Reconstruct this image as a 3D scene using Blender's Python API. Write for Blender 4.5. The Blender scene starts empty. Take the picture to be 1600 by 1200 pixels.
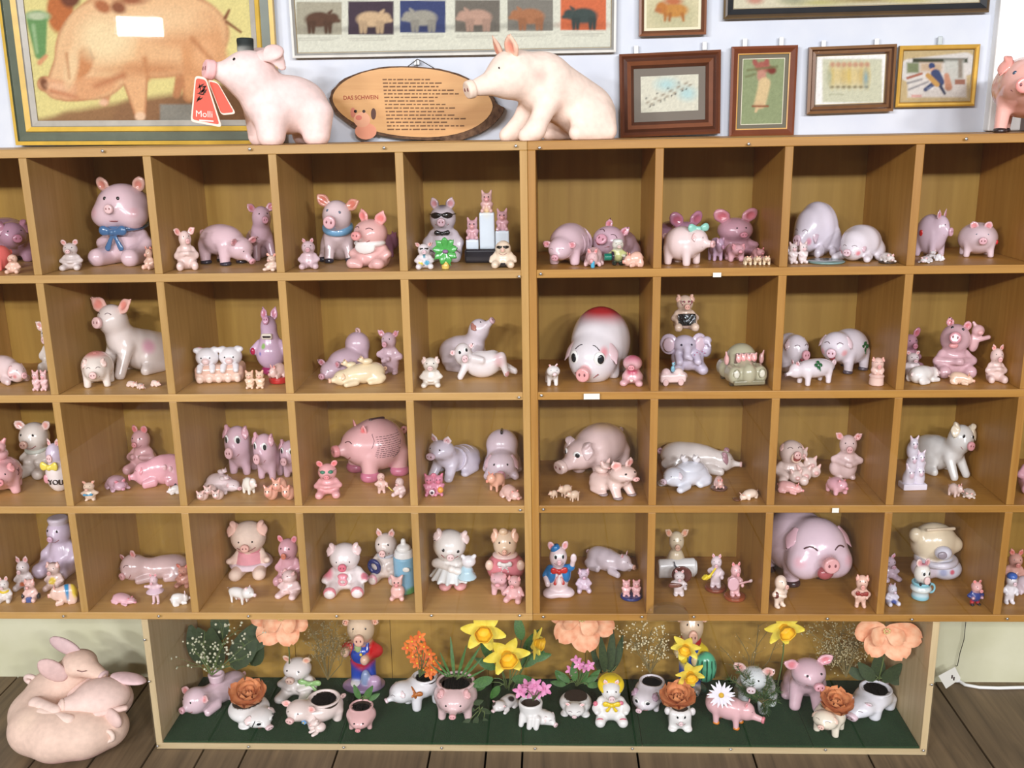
import bpy, math, random
import numpy as np
from mathutils import Matrix, Vector

# ------------------------------------------------------------------ camera, light, exposure
SC = bpy.context.scene
COL = SC.collection
CAM = np.array([0.032, -2.3726, 1.6737])
YAW, PITCH, ROLL, FPX = -0.0405, 0.2568, -0.0166, 1539.88


def cam_axes():
    cy, sy, cp, sp = math.cos(YAW), math.sin(YAW), math.cos(PITCH), math.sin(PITCH)
    f = np.array([sy * cp, cy * cp, -sp])
    r = np.array([cy, -sy, 0.0])
    u = np.cross(r, f)
    c, s = math.cos(ROLL), math.sin(ROLL)
    return r * c + u * s, u * c - r * s, f


AR, AU, AF = cam_axes()
cam_data = bpy.data.cameras.new('camera')
cam_data.sensor_width = 36.0
cam_data.lens = FPX / 1600 * 36.0
cam_data.clip_start = 0.05
cam = bpy.data.objects.new('camera', cam_data)
COL.objects.link(cam)
cam.matrix_world = Matrix(((AR[0], AU[0], -AF[0], CAM[0]), (AR[1], AU[1], -AF[1], CAM[1]), (AR[2], AU[2], -AF[2], CAM[2]), (0, 0, 0, 1)))
SC.camera = cam

SC.view_settings.view_transform = 'Standard'
SC.view_settings.look = 'None'
SC.view_settings.gamma = 1.0
SC.view_settings.use_curve_mapping = False
SC.view_settings.exposure = -0.28

world = bpy.data.worlds.new('room_ambient')
SC.world = world
world.use_nodes = True
wbg = world.node_tree.nodes['Background']
wbg.inputs[0].default_value = (1.0, 0.84, 0.66, 1)
wbg.inputs[1].default_value = 0.17


def lamp_light(name, x, y, z, w, h, watts, colour):
    d = bpy.data.lights.new(name, 'AREA')
    d.shape = 'RECTANGLE'
    d.size, d.size_y = w, h
    d.energy = watts
    d.color = colour
    o = bpy.data.objects.new(name, d)
    COL.objects.link(o)
    o.location = (x, y, z)
    tgt = Vector((0, 0.0, 1.0))
    o.rotation_euler = (tgt - o.location).to_track_quat('-Z', 'Y').to_euler()
    return o


# one lamp further back, the one mirrored in the glass of the big painting
lamp_light('ceiling_tube_light', -4.75, -9.0, 2.86, .5, 0.2, 34, (1.0, 0.97, 0.9))
# a row of cool ceiling tubes across the room, six metres in front of the shelves
for wx in (-4.1, -1.6, 0.9, 3.4):
    lamp_light('ceiling_tube_light', wx, -6.2, 3.2, 0.8, 0.2, 180, (0.95, 0.96, 1.0))
# two small unseen lamps added nearer the shelves for extra glints on the glaze
for wx in (-1.9, 1.7):
    lamp_light('added_sparkle_light', wx, -4.3, 2.88, .32, 0.12, 46, (0.97, 0.97, 1.0))


def proj(P):
    d = P - CAM
    z = d @ AF
    return 800 + FPX * (d @ AR) / z, 600 - FPX * (d @ AU) / z, z


def ray(px, py):
    return AF + AR * ((px - 800) / FPX) - AU * ((py - 600) / FPX)


def on_y(px, py, Y):
    d = ray(px, py)
    return CAM + d * ((Y - CAM[1]) / d[1])


def on_z(px, py, Z):
    d = ray(px, py)
    return CAM + d * ((Z - CAM[2]) / d[2])


# ------------------------------------------------------------------ small helpers
def lin(c):
    return tuple(((v / 255) / 12.92 if v / 255 <= .04045 else ((v / 255 + .055) / 1.055) ** 2.4) for v in c[:3])


def tag(o, label=None, cat=None, group=None, kind=None):
    if label: o['label'] = label
    if cat: o['category'] = cat
    if group: o['group'] = group
    if kind: o['kind'] = kind
    return o


def link(name, data, parent=None, mat=None):
    o = bpy.data.objects.new(name, data)
    COL.objects.link(o)
    if parent is not None: o.parent = parent
    if mat is not None and data is not None and not data.materials: data.materials.append(mat)
    return o


def empty(name, loc=(0, 0, 0), rz=0.0):
    o = bpy.data.objects.new(name, None)
    o.empty_display_size = .05
    COL.objects.link(o)
    o.location = loc
    o.rotation_euler = (0, 0, rz)
    return o


def mesh(name, V, F, mat=None, C=None, smooth=False):
    m = bpy.data.meshes.new(name)
    V = np.asarray(V, dtype=np.float32)
    if isinstance(F, np.ndarray):
        n, s = F.shape
        m.vertices.add(len(V)); m.vertices.foreach_set('co', V.ravel())
        m.loops.add(n * s); m.loops.foreach_set('vertex_index', F.astype(np.int32).ravel())
        m.polygons.add(n)
        m.polygons.foreach_set('loop_start', np.arange(0, n * s, s, dtype=np.int32))
        m.update(calc_edges=True)
    else:
        m.from_pydata([tuple(map(float, v)) for v in V], [], F)
        m.update()
    if C is not None:
        a = m.color_attributes.new('Col', 'FLOAT_COLOR', 'POINT')
        c4 = np.ones((len(V), 4), dtype=np.float32)
        c4[:, :3] = C
        a.data.foreach_set('color', c4.ravel())
    if smooth: m.polygons.foreach_set('use_smooth', np.ones(len(m.polygons), dtype=bool))
    if mat: m.materials.append(mat)
    return m


BOXF = [(0, 3, 2, 1), (4, 5, 6, 7), (0, 1, 5, 4), (1, 2, 6, 5), (2, 3, 7, 6), (3, 0, 4, 7)]


def boxv(a, b):
    (x0, y0, z0), (x1, y1, z1) = a, b
    return [(x0, y0, z0), (x1, y0, z0), (x1, y1, z0), (x0, y1, z0), (x0, y0, z1), (x1, y0, z1), (x1, y1, z1), (x0, y1, z1)]


def box(name, a, b, mat, parent=None, bevel=0.0):
    c = (np.array(a, float) + np.array(b, float)) / 2
    m = mesh(name, np.array(boxv(a, b)) - c, BOXF, mat)
    o = link(name, m, parent)
    o.location = c
    if bevel:
        md = o.modifiers.new('bevel', 'BEVEL'); md.width = bevel; md.segments = 2
    return o


def tube_arrays(pts, r, sides=6, r_end=None):
    pts = np.asarray(pts, float)
    n = len(pts)
    rr = np.linspace(r, r if r_end is None else r_end, n)
    T = np.gradient(pts, axis=0)
    T /= np.linalg.norm(T, axis=1)[:, None] + 1e-12
    up = np.array([0, 0, 1.0]) if abs(T[0, 2]) < .9 else np.array([1.0, 0, 0])
    V, F = [], []
    a = np.arange(sides) * 2 * math.pi / sides
    for i in range(n):
        s = np.cross(T[i], up); s /= np.linalg.norm(s) + 1e-12
        t = np.cross(s, T[i]); up = t
        V.append(pts[i] + rr[i] * (np.cos(a)[:, None] * s + np.sin(a)[:, None] * t))
    V = np.concatenate(V)
    for i in range(n - 1):
        for k in range(sides):
            F.append((i * sides + k, i * sides + (k + 1) % sides, (i + 1) * sides + (k + 1) % sides, (i + 1) * sides + k))
    F.append(tuple(range(sides))[::-1]); F.append(tuple(range((n - 1) * sides, n * sides)))
    return V, F


def tube(name, pts, r, mat, parent=None, sides=6, r_end=None):
    V, F = tube_arrays(pts, r, sides, r_end)
    return link(name, mesh(name, V, F, mat, smooth=True), parent)


def join_arrays(items):
    V, F, n = [], [], 0
    for v, f in items:
        V.append(np.asarray(v, float)); F += [tuple(i + n for i in q) for q in f]; n += len(v)
    return np.concatenate(V), F


def lathe(profile, sides=20):
    V, F = [], []
    for (r, z) in profile:
        for k in range(sides):
            a = 2 * math.pi * k / sides
            V.append((r * math.cos(a), r * math.sin(a), z))
    for i in range(len(profile) - 1):
        for k in range(sides):
            F.append((i * sides + k, i * sides + (k + 1) % sides, (i + 1) * sides + (k + 1) % sides, (i + 1) * sides + k))
    F.append(tuple(range(sides))[::-1]); F.append(tuple(range((len(profile) - 1) * sides, len(profile) * sides)))
    return np.array(V), F


def text_object(name, s, size, mat, parent, loc, rot, depth=.0006, align='LEFT', sx=1.0):
    cu = bpy.data.curves.new(name, 'FONT')
    cu.body = s; cu.size = size; cu.extrude = depth; cu.align_x = align; cu.resolution_u = 3
    tmp = bpy.data.objects.new(name + '_curve', cu)
    COL.objects.link(tmp)
    dg = bpy.context.evaluated_depsgraph_get()
    m = bpy.data.meshes.new_from_object(tmp.evaluated_get(dg))
    bpy.data.objects.remove(tmp)
    m.materials.clear(); m.materials.append(mat)
    o = link(name, m, parent)
    o.location = loc; o.rotation_euler = rot; o.scale = (sx, 1, 1)
    return o


# ------------------------------------------------------------------ materials
def new_mat(name):
    m = bpy.data.materials.new(name)
    m.use_nodes = True
    nt = m.node_tree
    return m, nt, nt.nodes['Principled BSDF']


def plain(name, c, rough=.5, metal=0.0, coat=0.0, spec=.5):
    m, nt, b = new_mat(name)
    b.inputs['Base Color'].default_value = (*lin(c), 1)
    b.inputs['Roughness'].default_value = rough
    b.inputs['Metallic'].default_value = metal
    b.inputs['Coat Weight'].default_value = coat
    b.inputs['Specular IOR Level'].default_value = spec
    return m


def attr_mat(name, rough, coat=0.0, noise=0.0, spec=.5, bump=0.0, nscale=40):
    m, nt, b = new_mat(name)
    a = nt.nodes.new('ShaderNodeAttribute'); a.attribute_name = 'Col'
    src = a.outputs['Color']
    if noise or bump:
        n = nt.nodes.new('ShaderNodeTexNoise'); n.inputs['Scale'].default_value = nscale; n.inputs['Detail'].default_value = 4
        tc = nt.nodes.new('ShaderNodeTexCoord'); nt.links.new(tc.outputs['Object'], n.inputs['Vector'])
    if noise:
        mp = nt.nodes.new('ShaderNodeMapRange'); mp.inputs[1].default_value = .25; mp.inputs[2].default_value = .75
        mp.inputs[3].default_value = 1 - noise; mp.inputs[4].default_value = 1 + noise * .4
        nt.links.new(n.outputs['Fac'], mp.inputs[0])
        mx = nt.nodes.new('ShaderNodeMix'); mx.data_type = 'RGBA'; mx.blend_type = 'MULTIPLY'; mx.inputs[0].default_value = 1
        nt.links.new(src, mx.inputs[6]); nt.links.new(mp.outputs[0], mx.inputs[7]); src = mx.outputs[2]
    if bump:
        bp = nt.nodes.new('ShaderNodeBump'); bp.inputs['Strength'].default_value = bump; bp.inputs['Distance'].default_value = .003
        nt.links.new(n.outputs['Fac'], bp.inputs['Height']); nt.links.new(bp.outputs[0], b.inputs['Normal'])
    nt.links.new(src, b.inputs['Base Color'])
    b.inputs['Roughness'].default_value = rough
    b.inputs['Coat Weight'].default_value = coat
    b.inputs['Coat Roughness'].default_value = .03
    b.inputs['Specular IOR Level'].default_value = spec
    return m


def wood_mat(name, c1, c2, axis='X', rough=.45, scale=1.0, contrast=1.0, coat=0.0):
    m, nt, b = new_mat(name)
    N = nt.nodes.new
    tc = N('ShaderNodeTexCoord'); mp = N('ShaderNodeMapping')
    oi = N('ShaderNodeObjectInfo')
    sc = {'X': (1.2, 22, 22), 'Y': (22, 1.2, 22), 'Z': (22, 22, 1.2)}[axis]
    mp.inputs['Scale'].default_value = tuple(v * scale for v in sc)
    add = N('ShaderNodeVectorMath'); add.operation = 'ADD'
    mul = N('ShaderNodeVectorMath'); mul.operation = 'SCALE'; mul.inputs['Scale'].default_value = 37.0
    cmb = N('ShaderNodeCombineXYZ')
    for i in range(3): nt.links.new(oi.outputs['Random'], cmb.inputs[i])
    nt.links.new(cmb.outputs[0], mul.inputs[0])
    nt.links.new(tc.outputs['Object'], add.inputs[0]); nt.links.new(mul.outputs[0], add.inputs[1])
    nt.links.new(add.outputs[0], mp.inputs['Vector'])
    n = N('ShaderNodeTexNoise'); n.inputs['Scale'].default_value = 2.2; n.inputs['Detail'].default_value = 6; n.inputs['Roughness'].default_value = .62
    n.inputs['Distortion'].default_value = .6
    nt.links.new(mp.outputs[0], n.inputs['Vector'])
    cr = N('ShaderNodeValToRGB')
    cr.color_ramp.elements[0].position = .5 - .22 / contrast; cr.color_ramp.elements[1].position = .5 + .22 / contrast
    cr.color_ramp.elements[0].color = (*lin(c2), 1); cr.color_ramp.elements[1].color = (*lin(c1), 1)
    nt.links.new(n.outputs['Fac'], cr.inputs[0])
    hs = N('ShaderNodeHueSaturation')
    vr = N('ShaderNodeMapRange'); vr.inputs[3].default_value = .9; vr.inputs[4].default_value = 1.1
    nt.links.new(oi.outputs['Random'], vr.inputs[0]); nt.links.new(vr.outputs[0], hs.inputs['Value'])
    nt.links.new(cr.outputs[0], hs.inputs['Color']); nt.links.new(hs.outputs[0], b.inputs['Base Color'])
    bp = N('ShaderNodeBump'); bp.inputs['Strength'].default_value = .12; bp.inputs['Distance'].default_value = .001
    nt.links.new(n.outputs['Fac'], bp.inputs['Height']); nt.links.new(bp.outputs[0], b.inputs['Normal'])
    b.inputs['Roughness'].default_value = rough
    b.inputs['Coat Weight'].default_value = coat
    return m


def clear_mat(name, tint=(1, 1, 1), strength=1.0):
    m = bpy.data.materials.new(name); m.use_nodes = True
    nt = m.node_tree; nt.nodes.clear()
    out = nt.nodes.new('ShaderNodeOutputMaterial'); mix = nt.nodes.new('ShaderNodeMixShader')
    tr = nt.nodes.new('ShaderNodeBsdfTransparent'); tr.inputs[0].default_value = (*tint, 1)
    gl = nt.nodes.new('ShaderNodeBsdfGlossy'); gl.inputs['Roughness'].default_value = .02
    # reflectance that is the same on both faces of the sheet (Schlick curve)
    ge = nt.nodes.new('ShaderNodeNewGeometry')
    dt = nt.nodes.new('ShaderNodeVectorMath'); dt.operation = 'DOT_PRODUCT'
    nt.links.new(ge.outputs['Normal'], dt.inputs[0]); nt.links.new(ge.outputs['Incoming'], dt.inputs[1])

    def mth(op, a, b=None):
        n = nt.nodes.new('ShaderNodeMath'); n.operation = op; n.use_clamp = op != 'POWER'
        for k, v in enumerate((a, b)):
            if v is None: continue
            if isinstance(v, (int, float)): n.inputs[k].default_value = v
            else: nt.links.new(v, n.inputs[k])
        return n
    ab = mth('ABSOLUTE', dt.outputs['Value'])
    pw = mth('POWER', mth('SUBTRACT', 1.0, ab.outputs[0]).outputs[0], 5.0)
    ml = mth('MULTIPLY', mth('ADD', mth('MULTIPLY', pw.outputs[0], .96).outputs[0], .036).outputs[0], strength)
    nt.links.new(ml.outputs[0], mix.inputs[0]); nt.links.new(tr.outputs[0], mix.inputs[1]); nt.links.new(gl.outputs[0], mix.inputs[2])
    nt.links.new(mix.outputs[0], out.inputs[0])
    return m


def noise_mat(name, c1, c2, scale, rough=.8, bump=.2, detail=5, dist=.002):
    m, nt, b = new_mat(name)
    tc = nt.nodes.new('ShaderNodeTexCoord'); n = nt.nodes.new('ShaderNodeTexNoise')
    n.inputs['Scale'].default_value = scale; n.inputs['Detail'].default_value = detail
    nt.links.new(tc.outputs['Object'], n.inputs['Vector'])
    cr = nt.nodes.new('ShaderNodeValToRGB')
    cr.color_ramp.elements[0].position = .3; cr.color_ramp.elements[1].position = .7
    cr.color_ramp.elements[0].color = (*lin(c1), 1); cr.color_ramp.elements[1].color = (*lin(c2), 1)
    nt.links.new(n.outputs['Fac'], cr.inputs[0]); nt.links.new(cr.outputs[0], b.inputs['Base Color'])
    bp = nt.nodes.new('ShaderNodeBump'); bp.inputs['Strength'].default_value = bump; bp.inputs['Distance'].default_value = dist
    nt.links.new(n.outputs['Fac'], bp.inputs['Height']); nt.links.new(bp.outputs[0], b.inputs['Normal'])
    b.inputs['Roughness'].default_value = rough
    return m


M = dict(
    glaze=attr_mat('glazed_ceramic', .22, coat=.55, noise=.06, nscale=25),
    matte=attr_mat('matte_terracotta', .72, noise=.12, spec=.25, bump=.25, nscale=60),
    print=attr_mat('printed_paper', .75, noise=.10, spec=.2, nscale=120),
    paintedwood=attr_mat('painted_frame_wood', .38, coat=.2, noise=.15, nscale=30),
    pine_l=wood_mat('hazed_pine_x', (198, 158, 96), (178, 136, 76), 'X'),  # paler left wood: the pane's reflected haze is mixed into its colour
    pine_lz=wood_mat('hazed_pine_z', (192, 152, 90), (172, 132, 70), 'Z'),
    pine_r=wood_mat('honey_pine_x', (184, 136, 62), (162, 112, 42), 'X'),
    pine_rz=wood_mat('honey_pine_z', (180, 132, 60), (158, 108, 40), 'Z'),
    back=wood_mat('plywood_back', (178, 142, 64), (156, 118, 46), 'Z', rough=.6, scale=.5),
    ply=wood_mat('pale_plywood', (206, 186, 146), (186, 162, 120), 'X', rough=.55),
    plyz=wood_mat('pale_plywood_z', (206, 186, 146), (186, 162, 120), 'Z', rough=.55),
    plank=wood_mat('worn_floorboard', (132, 110, 82), (76, 62, 46), 'Y', rough=.6, scale=.7, contrast=.8),
    dark_gap=plain('dark_gap', (24, 18, 14), .9),
    wall=noise_mat('white_plaster', (198, 203, 214), (208, 212, 219), 9, .85, .06),
    wall_low=noise_mat('bounce_tinted_wall', (194, 192, 160), (206, 204, 176), 7, .85, .06),  # warm bounce light near the floor, put into the lower wall's colour
    trim=plain('white_gloss_trim', (236, 236, 234), .35),
    door=wood_mat('dark_door_wood', (84, 52, 34), (56, 34, 22), 'Z', rough=.4),
    clear=clear_mat('clear_acrylic'),
    glass=clear_mat('picture_glass', strength=.9),
    acrylic_edge=clear_mat('acrylic_grip', (.95, .96, .95), 1.6),
    steel=plain('screw_steel', (205, 205, 205), .28, .9),
    white=plain('white_plastic', (232, 232, 230), .4),
    paper=plain('white_paper', (226, 224, 214), .8),
    black=plain('black_gloss', (20, 18, 20), .18, coat=.5),
    ink=plain('dark_ink', (58, 38, 30), .8),
    red_ink=plain('red_ink', (150, 48, 40), .8),
    wire=plain('thin_wire', (70, 66, 62), .4, .6),
    turf=noise_mat('green_turf', (14, 44, 20), (34, 76, 36), 420, .95, .9, 8, .004),
    soil=noise_mat('dark_soil', (50, 38, 28), (84, 66, 50), 160, .95, .9, 6, .004),
    stem=plain('green_stem', (92, 110, 58), .6),
    dry_stem=plain('dry_stem', (122, 108, 66), .7),
    bud=plain('dry_bud', (222, 210, 170), .8),
    leaf=noise_mat('green_leaf', (44, 86, 40), (78, 122, 56), 18, .5, .15),
    dark_leaf=noise_mat('dark_leaf', (38, 56, 30), (58, 76, 40), 16, .6, .15),
    spruce=noise_mat('spruce_green', (52, 82, 44), (86, 112, 60), 60, .7, .2),
)

# ------------------------------------------------------------------ the room
DEPTH = 0.362
WALL_Y = 0.368
FT = 0.0203                                  # board thickness seen from the front
S = {4: .4201, 3: .7256, 2: 1.0284, 1: 1.3346}   # upper faces of the four shelves
TOPU, TOPT = 1.6162, 1.6365                  # under and upper face of the top board
XR0 = 0.0                                    # inner left of the right-hand cabinet
PR, PL, XL1, DT = .30, .3022, -.0303, .02


def struct(o): return tag(o, kind='structure')


struct(box('wall_back', (-3.2, WALL_Y, S[4]), (3.2, WALL_Y + .1, 2.9), M['wall']))
struct(box('wall_back_lower', (-3.2, WALL_Y + .0004, -.02), (3.2, WALL_Y + .1, S[4]), M['wall_low']))
# door frame and dark door at the right edge of the wall
tx0 = on_y(1541, 150, WALL_Y)[0]; tx1 = on_y(1592, 150, WALL_Y)[0]
struct(box('trim_1', (tx0, WALL_Y - .03, TOPT + .002), (tx1, WALL_Y + .04, 2.7), M['trim'], bevel=.004))
dr = box('door_1', (tx1, WALL_Y - .012, TOPT + .002), (tx1 + .9, WALL_Y + .03, 2.7), M['door']); struct(dr)
# floorboards, each its own piece
seams = [on_z(x, 1180, 0)[0] for x in (-90, 60, 150, 232, 313, 381, 525, 671, 759, 816, 996, 1177, 1357, 1540)]
seams = [seams[0] - .9, seams[0] - .62, seams[0] - .3] + seams + [seams[-1] + .28, seams[-1] + .6]
fl = box('floor', (seams[0], -4.4, -.06), (seams[-1], WALL_Y, -.022), M['dark_gap']); struct(fl)
rnd = random.Random(4)
for a, b in zip(seams[:-1], seams[1:]):
    c = Vector(((a + b) / 2, (WALL_Y - 4.4) / 2, -.011)) - fl.location
    m = mesh('plank', boxv((a + .003 - (a + b) / 2, -(WALL_Y + 4.4) / 2, -.011), (b - .003 - (a + b) / 2, (WALL_Y + 4.4) / 2, .011 - rnd.random() * .0015)), BOXF, M['plank'])
    o = link('plank', m, fl); o.location = c

# ------------------------------------------------------------------ the two pigeon-hole cabinets
SCREW = None


def screw(parent, x, z, y=-.0085):
    global SCREW
    if SCREW is None:
        V, F = lathe([(.0036, 0), (.0036, .0008), (.0026, .0018), (.0008, .0022)], 10)
        V = V[:, [0, 2, 1]] * [1, -1, 1]
        SCREW = mesh('screw', V, [f[::-1] for f in F], M['steel'], smooth=True)
    o = link('screw', SCREW, parent)
    o.location = Vector((x, y, z)) - parent.location
    return o


def cabinet(name, label, x0, x1, ncol, divs, mx, mz):
    """x0..x1 outer sides; divs = left faces of the dividers"""
    c = empty(name, ((x0 + x1) / 2, 0, S[4] - FT))
    tag(c, label, 'cabinet', 'pigeon-hole display cabinets')

    def part(n, a, b, m, bev=.0015):
        off = np.array(c.location)
        return box(n, np.array(a) - off, np.array(b) - off, m, c, bev)
    part('top_board', (x0, 0, TOPU), (x1, DEPTH, TOPT), mx)
    part('bottom_board', (x0, 0, S[4] - FT), (x1, DEPTH, S[4]), mx)
    part('side_panel', (x0, .0, S[4]), (x0 + .0187, DEPTH, TOPU), mz)
    part('side_panel', (x1 - .0187, .0, S[4]), (x1, DEPTH, TOPU), mz)
    for r in (1, 2, 3): part('shelf', (x0 + .0187, .0005, S[r] - FT), (x1 - .0187, DEPTH, S[r]), mx)
    part('back_panel', (x0 + .0187, DEPTH - .006, S[4]), (x1 - .0187, DEPTH, TOPU), M['back'])
    tops = {1: TOPU, 2: S[1] - FT, 3: S[2] - FT, 4: S[3] - FT}
    for r in (1, 2, 3, 4):
        for d in divs: part('divider', (d, .002, S[r]), (d + DT, DEPTH - .006, tops[r]), mz)
    pane = part('acrylic_pane', (x0 + (.012 if name == 'x' else .001), -.008, S[4] - FT), (x1 - .001, -.004, TOPT - .001), M['clear'], 0)
    pane['label'] = 'clear acrylic front sheet'
    return c, pane


cab_l, pane_l = cabinet('pigeonhole_cabinet', 'haze-paled pine pigeon-hole cabinet full of pigs under the gold framed painting',
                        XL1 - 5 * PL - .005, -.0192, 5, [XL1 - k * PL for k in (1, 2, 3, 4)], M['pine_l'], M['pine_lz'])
cab_r, pane_r = cabinet('pigeonhole_cabinet', 'honey coloured pigeon-hole cabinet full of pigs under the small framed pictures',
                        -.0187, XR0 + 5 * PR, 5, [k * PR - DT for k in (1, 2, 3, 4)], M['pine_r'], M['pine_rz'])


def front_screw(pane, px, py):
    p = on_y(px, py, -.008)
    wp = Vector(cab_l.location) if pane is pane_l else Vector(cab_r.location)
    o = screw(pane, 0, 0)
    o.location = Vector(p) - wp - pane.location


for px, py in ((99, 963), (248, 963), (388, 963), (526, 963), (674, 962), (812, 962), (811, 432), (811, 621), (813, 797), (806, 228), (160, 236), (390, 233), (600, 231)): front_screw(pane_l, px, py)
for px, py in ((849, 964), (1003, 964), (1084, 964), (1293, 967), (1425, 968), (1574, 967), (845, 428), (846, 618), (849, 796), (843, 231), (1170, 225), (1510, 217)): front_screw(pane_r, px, py)


def sticker(px0, py0, px1, py1, cabn):
    a, b = on_y(px0, py1, -.009), on_y(px1, py0, -.009)
    off = np.array(cabn.location)
    o = box('paper_sticker', np.array((a[0], -.0095, a[2])) - off, np.array((b[0], -.0081, b[2])) - off, M['paper'], cabn)
    o['label'] = 'small white paper sticker'


sticker(1114, 426, 1127, 433, cab_r); sticker(912, 615, 937, 624, cab_r); sticker(1300, 794, 1311, 801, cab_r)
# rounded clear grip at the foot of the right-hand sheet
a, b = on_y(1010, 967, -.01), on_y(1077, 941, -.01)
prof = []
for i in range(13):
    t = math.pi * i / 12
    prof.append(((a[0] + b[0]) / 2 - math.cos(t) * (b[0] - a[0]) / 2, a[2] + math.sin(t) ** .7 * (b[2] - a[2])))
V = [(x, -.024, z) for x, z in prof] + [(x, -.0082, z) for x, z in prof]
n = len(prof)
F = [tuple(range(n)), tuple(range(2 * n - 1, n - 1, -1))] + [(i, i + n, (i + 1) % n + n, (i + 1) % n) for i in range(n)]
g = link('acrylic_grip', mesh('acrylic_grip', np.array(V) - np.array(cab_r.location), F, M['acrylic_edge']), cab_r)
g['label'] = 'half-round clear acrylic finger grip'

# ------------------------------------------------------------------ the low display box with turf
bx0 = on_y(245, 1168, 0)[0]; bx1 = on_y(1448, 1174, 0)[0]
BZ0, BZ1, BT, BD = 0.0, S[4] - FT - .001, .018, .345
BF = BZ0 + BT
bc = empty('display_box', ((bx0 + bx1) / 2, 0, 0))
tag(bc, 'low pale plywood display box on the floor holding pig planters', 'display box')


def bpart(n, a, b, m, bev=.001):
    off = np.array(bc.location); return box(n, np.array(a) - off, np.array(b) - off, m, bc, bev)


bpart('bottom_board', (bx0, 0, BZ0), (bx1, BD, BZ0 + BT), M['ply'])
bpart('side_panel', (bx0, 0, BZ0 + BT), (bx0 + BT, BD, BZ1), M['plyz'])
bpart('side_panel', (bx1 - BT, 0, BZ0 + BT), (bx1, BD, BZ1), M['plyz'])
nb = 7
for i in range(nb):
    w = (bx1 - bx0 - 2 * BT) / nb
    bpart('back_board', (bx0 + BT + i * w + .0006, BD - .012, BZ0 + BT), (bx0 + BT + (i + 1) * w - .0006, BD, BZ1), M['back'])
bp_ = bpart('acrylic_pane', (bx0, -.006, BZ0 + .001), (bx1, -.002, BZ1 - .002), M['clear'], 0)
for px, py in ((246, 1166), (388, 1167), (537, 1168), (690, 1169), (836, 1170), (988, 1170), (1142, 1171), (1290, 1172), (1443, 1173), (233, 1065), (226, 1000), (1456, 1070)):
    p = on_y(px, py, -.006)
    o = screw(bp_, 0, 0); o.location = Vector(p) - bc.location - bp_.location
# turf laid as four pieces
tx = [bx0 + BT + .001] + [on_z(px, 1140, BF + .006)[0] for px in (535, 815, 1000, 1260)] + [bx1 - BT - .001]
for i, lab in enumerate(('left end piece of dark green turf under the lying pink pig', 'dark green turf piece under the plain pink pot', 'narrow dark green turf piece under the pig in the yellow bonnet',
                         'dark green turf piece under the pink pig with orange feet', 'right end piece of dark green turf under the white hippo-shaped pot')):
    o = box('turf_mat', (tx[i] + .0008, .004, BF), (tx[i + 1] - .0008, BD - .013, BF + .006), M['turf'])
    tag(o, lab, 'turf mat', 'turf pieces in the display box')
BF += .006

# ------------------------------------------------------------------ ceramic modelling: blended solids meshed by surface nets
def Rm(yaw=0, pitch=0, roll=0):
    """turn about z (yaw), nod about x (pitch, + = chin up), tilt about y (roll)"""
    a, b, c = math.radians(yaw), math.radians(-pitch), math.radians(roll)
    Z = np.array([[math.cos(a), -math.sin(a), 0], [math.sin(a), math.cos(a), 0], [0, 0, 1]])
    X = np.array([[1, 0, 0], [0, math.cos(b), -math.sin(b)], [0, math.sin(b), math.cos(b)]])
    Y = np.array([[math.cos(c), 0, math.sin(c)], [0, 1, 0], [-math.sin(c), 0, math.cos(c)]])
    return Z @ X @ Y


def align_z(d, n=None):
    """rotation whose z axis runs along d and whose y axis is near n"""
    z = np.array(d, float); z /= np.linalg.norm(z)
    n = np.array((0, -1, 0) if n is None else n, float)
    y = n - z * (n @ z)
    if np.linalg.norm(y) < 1e-6: y = np.array([1.0, 0, 0]) - z * z[0]
    y /= np.linalg.norm(y)
    return np.stack([np.cross(y, z), y, z], axis=1)


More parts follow.
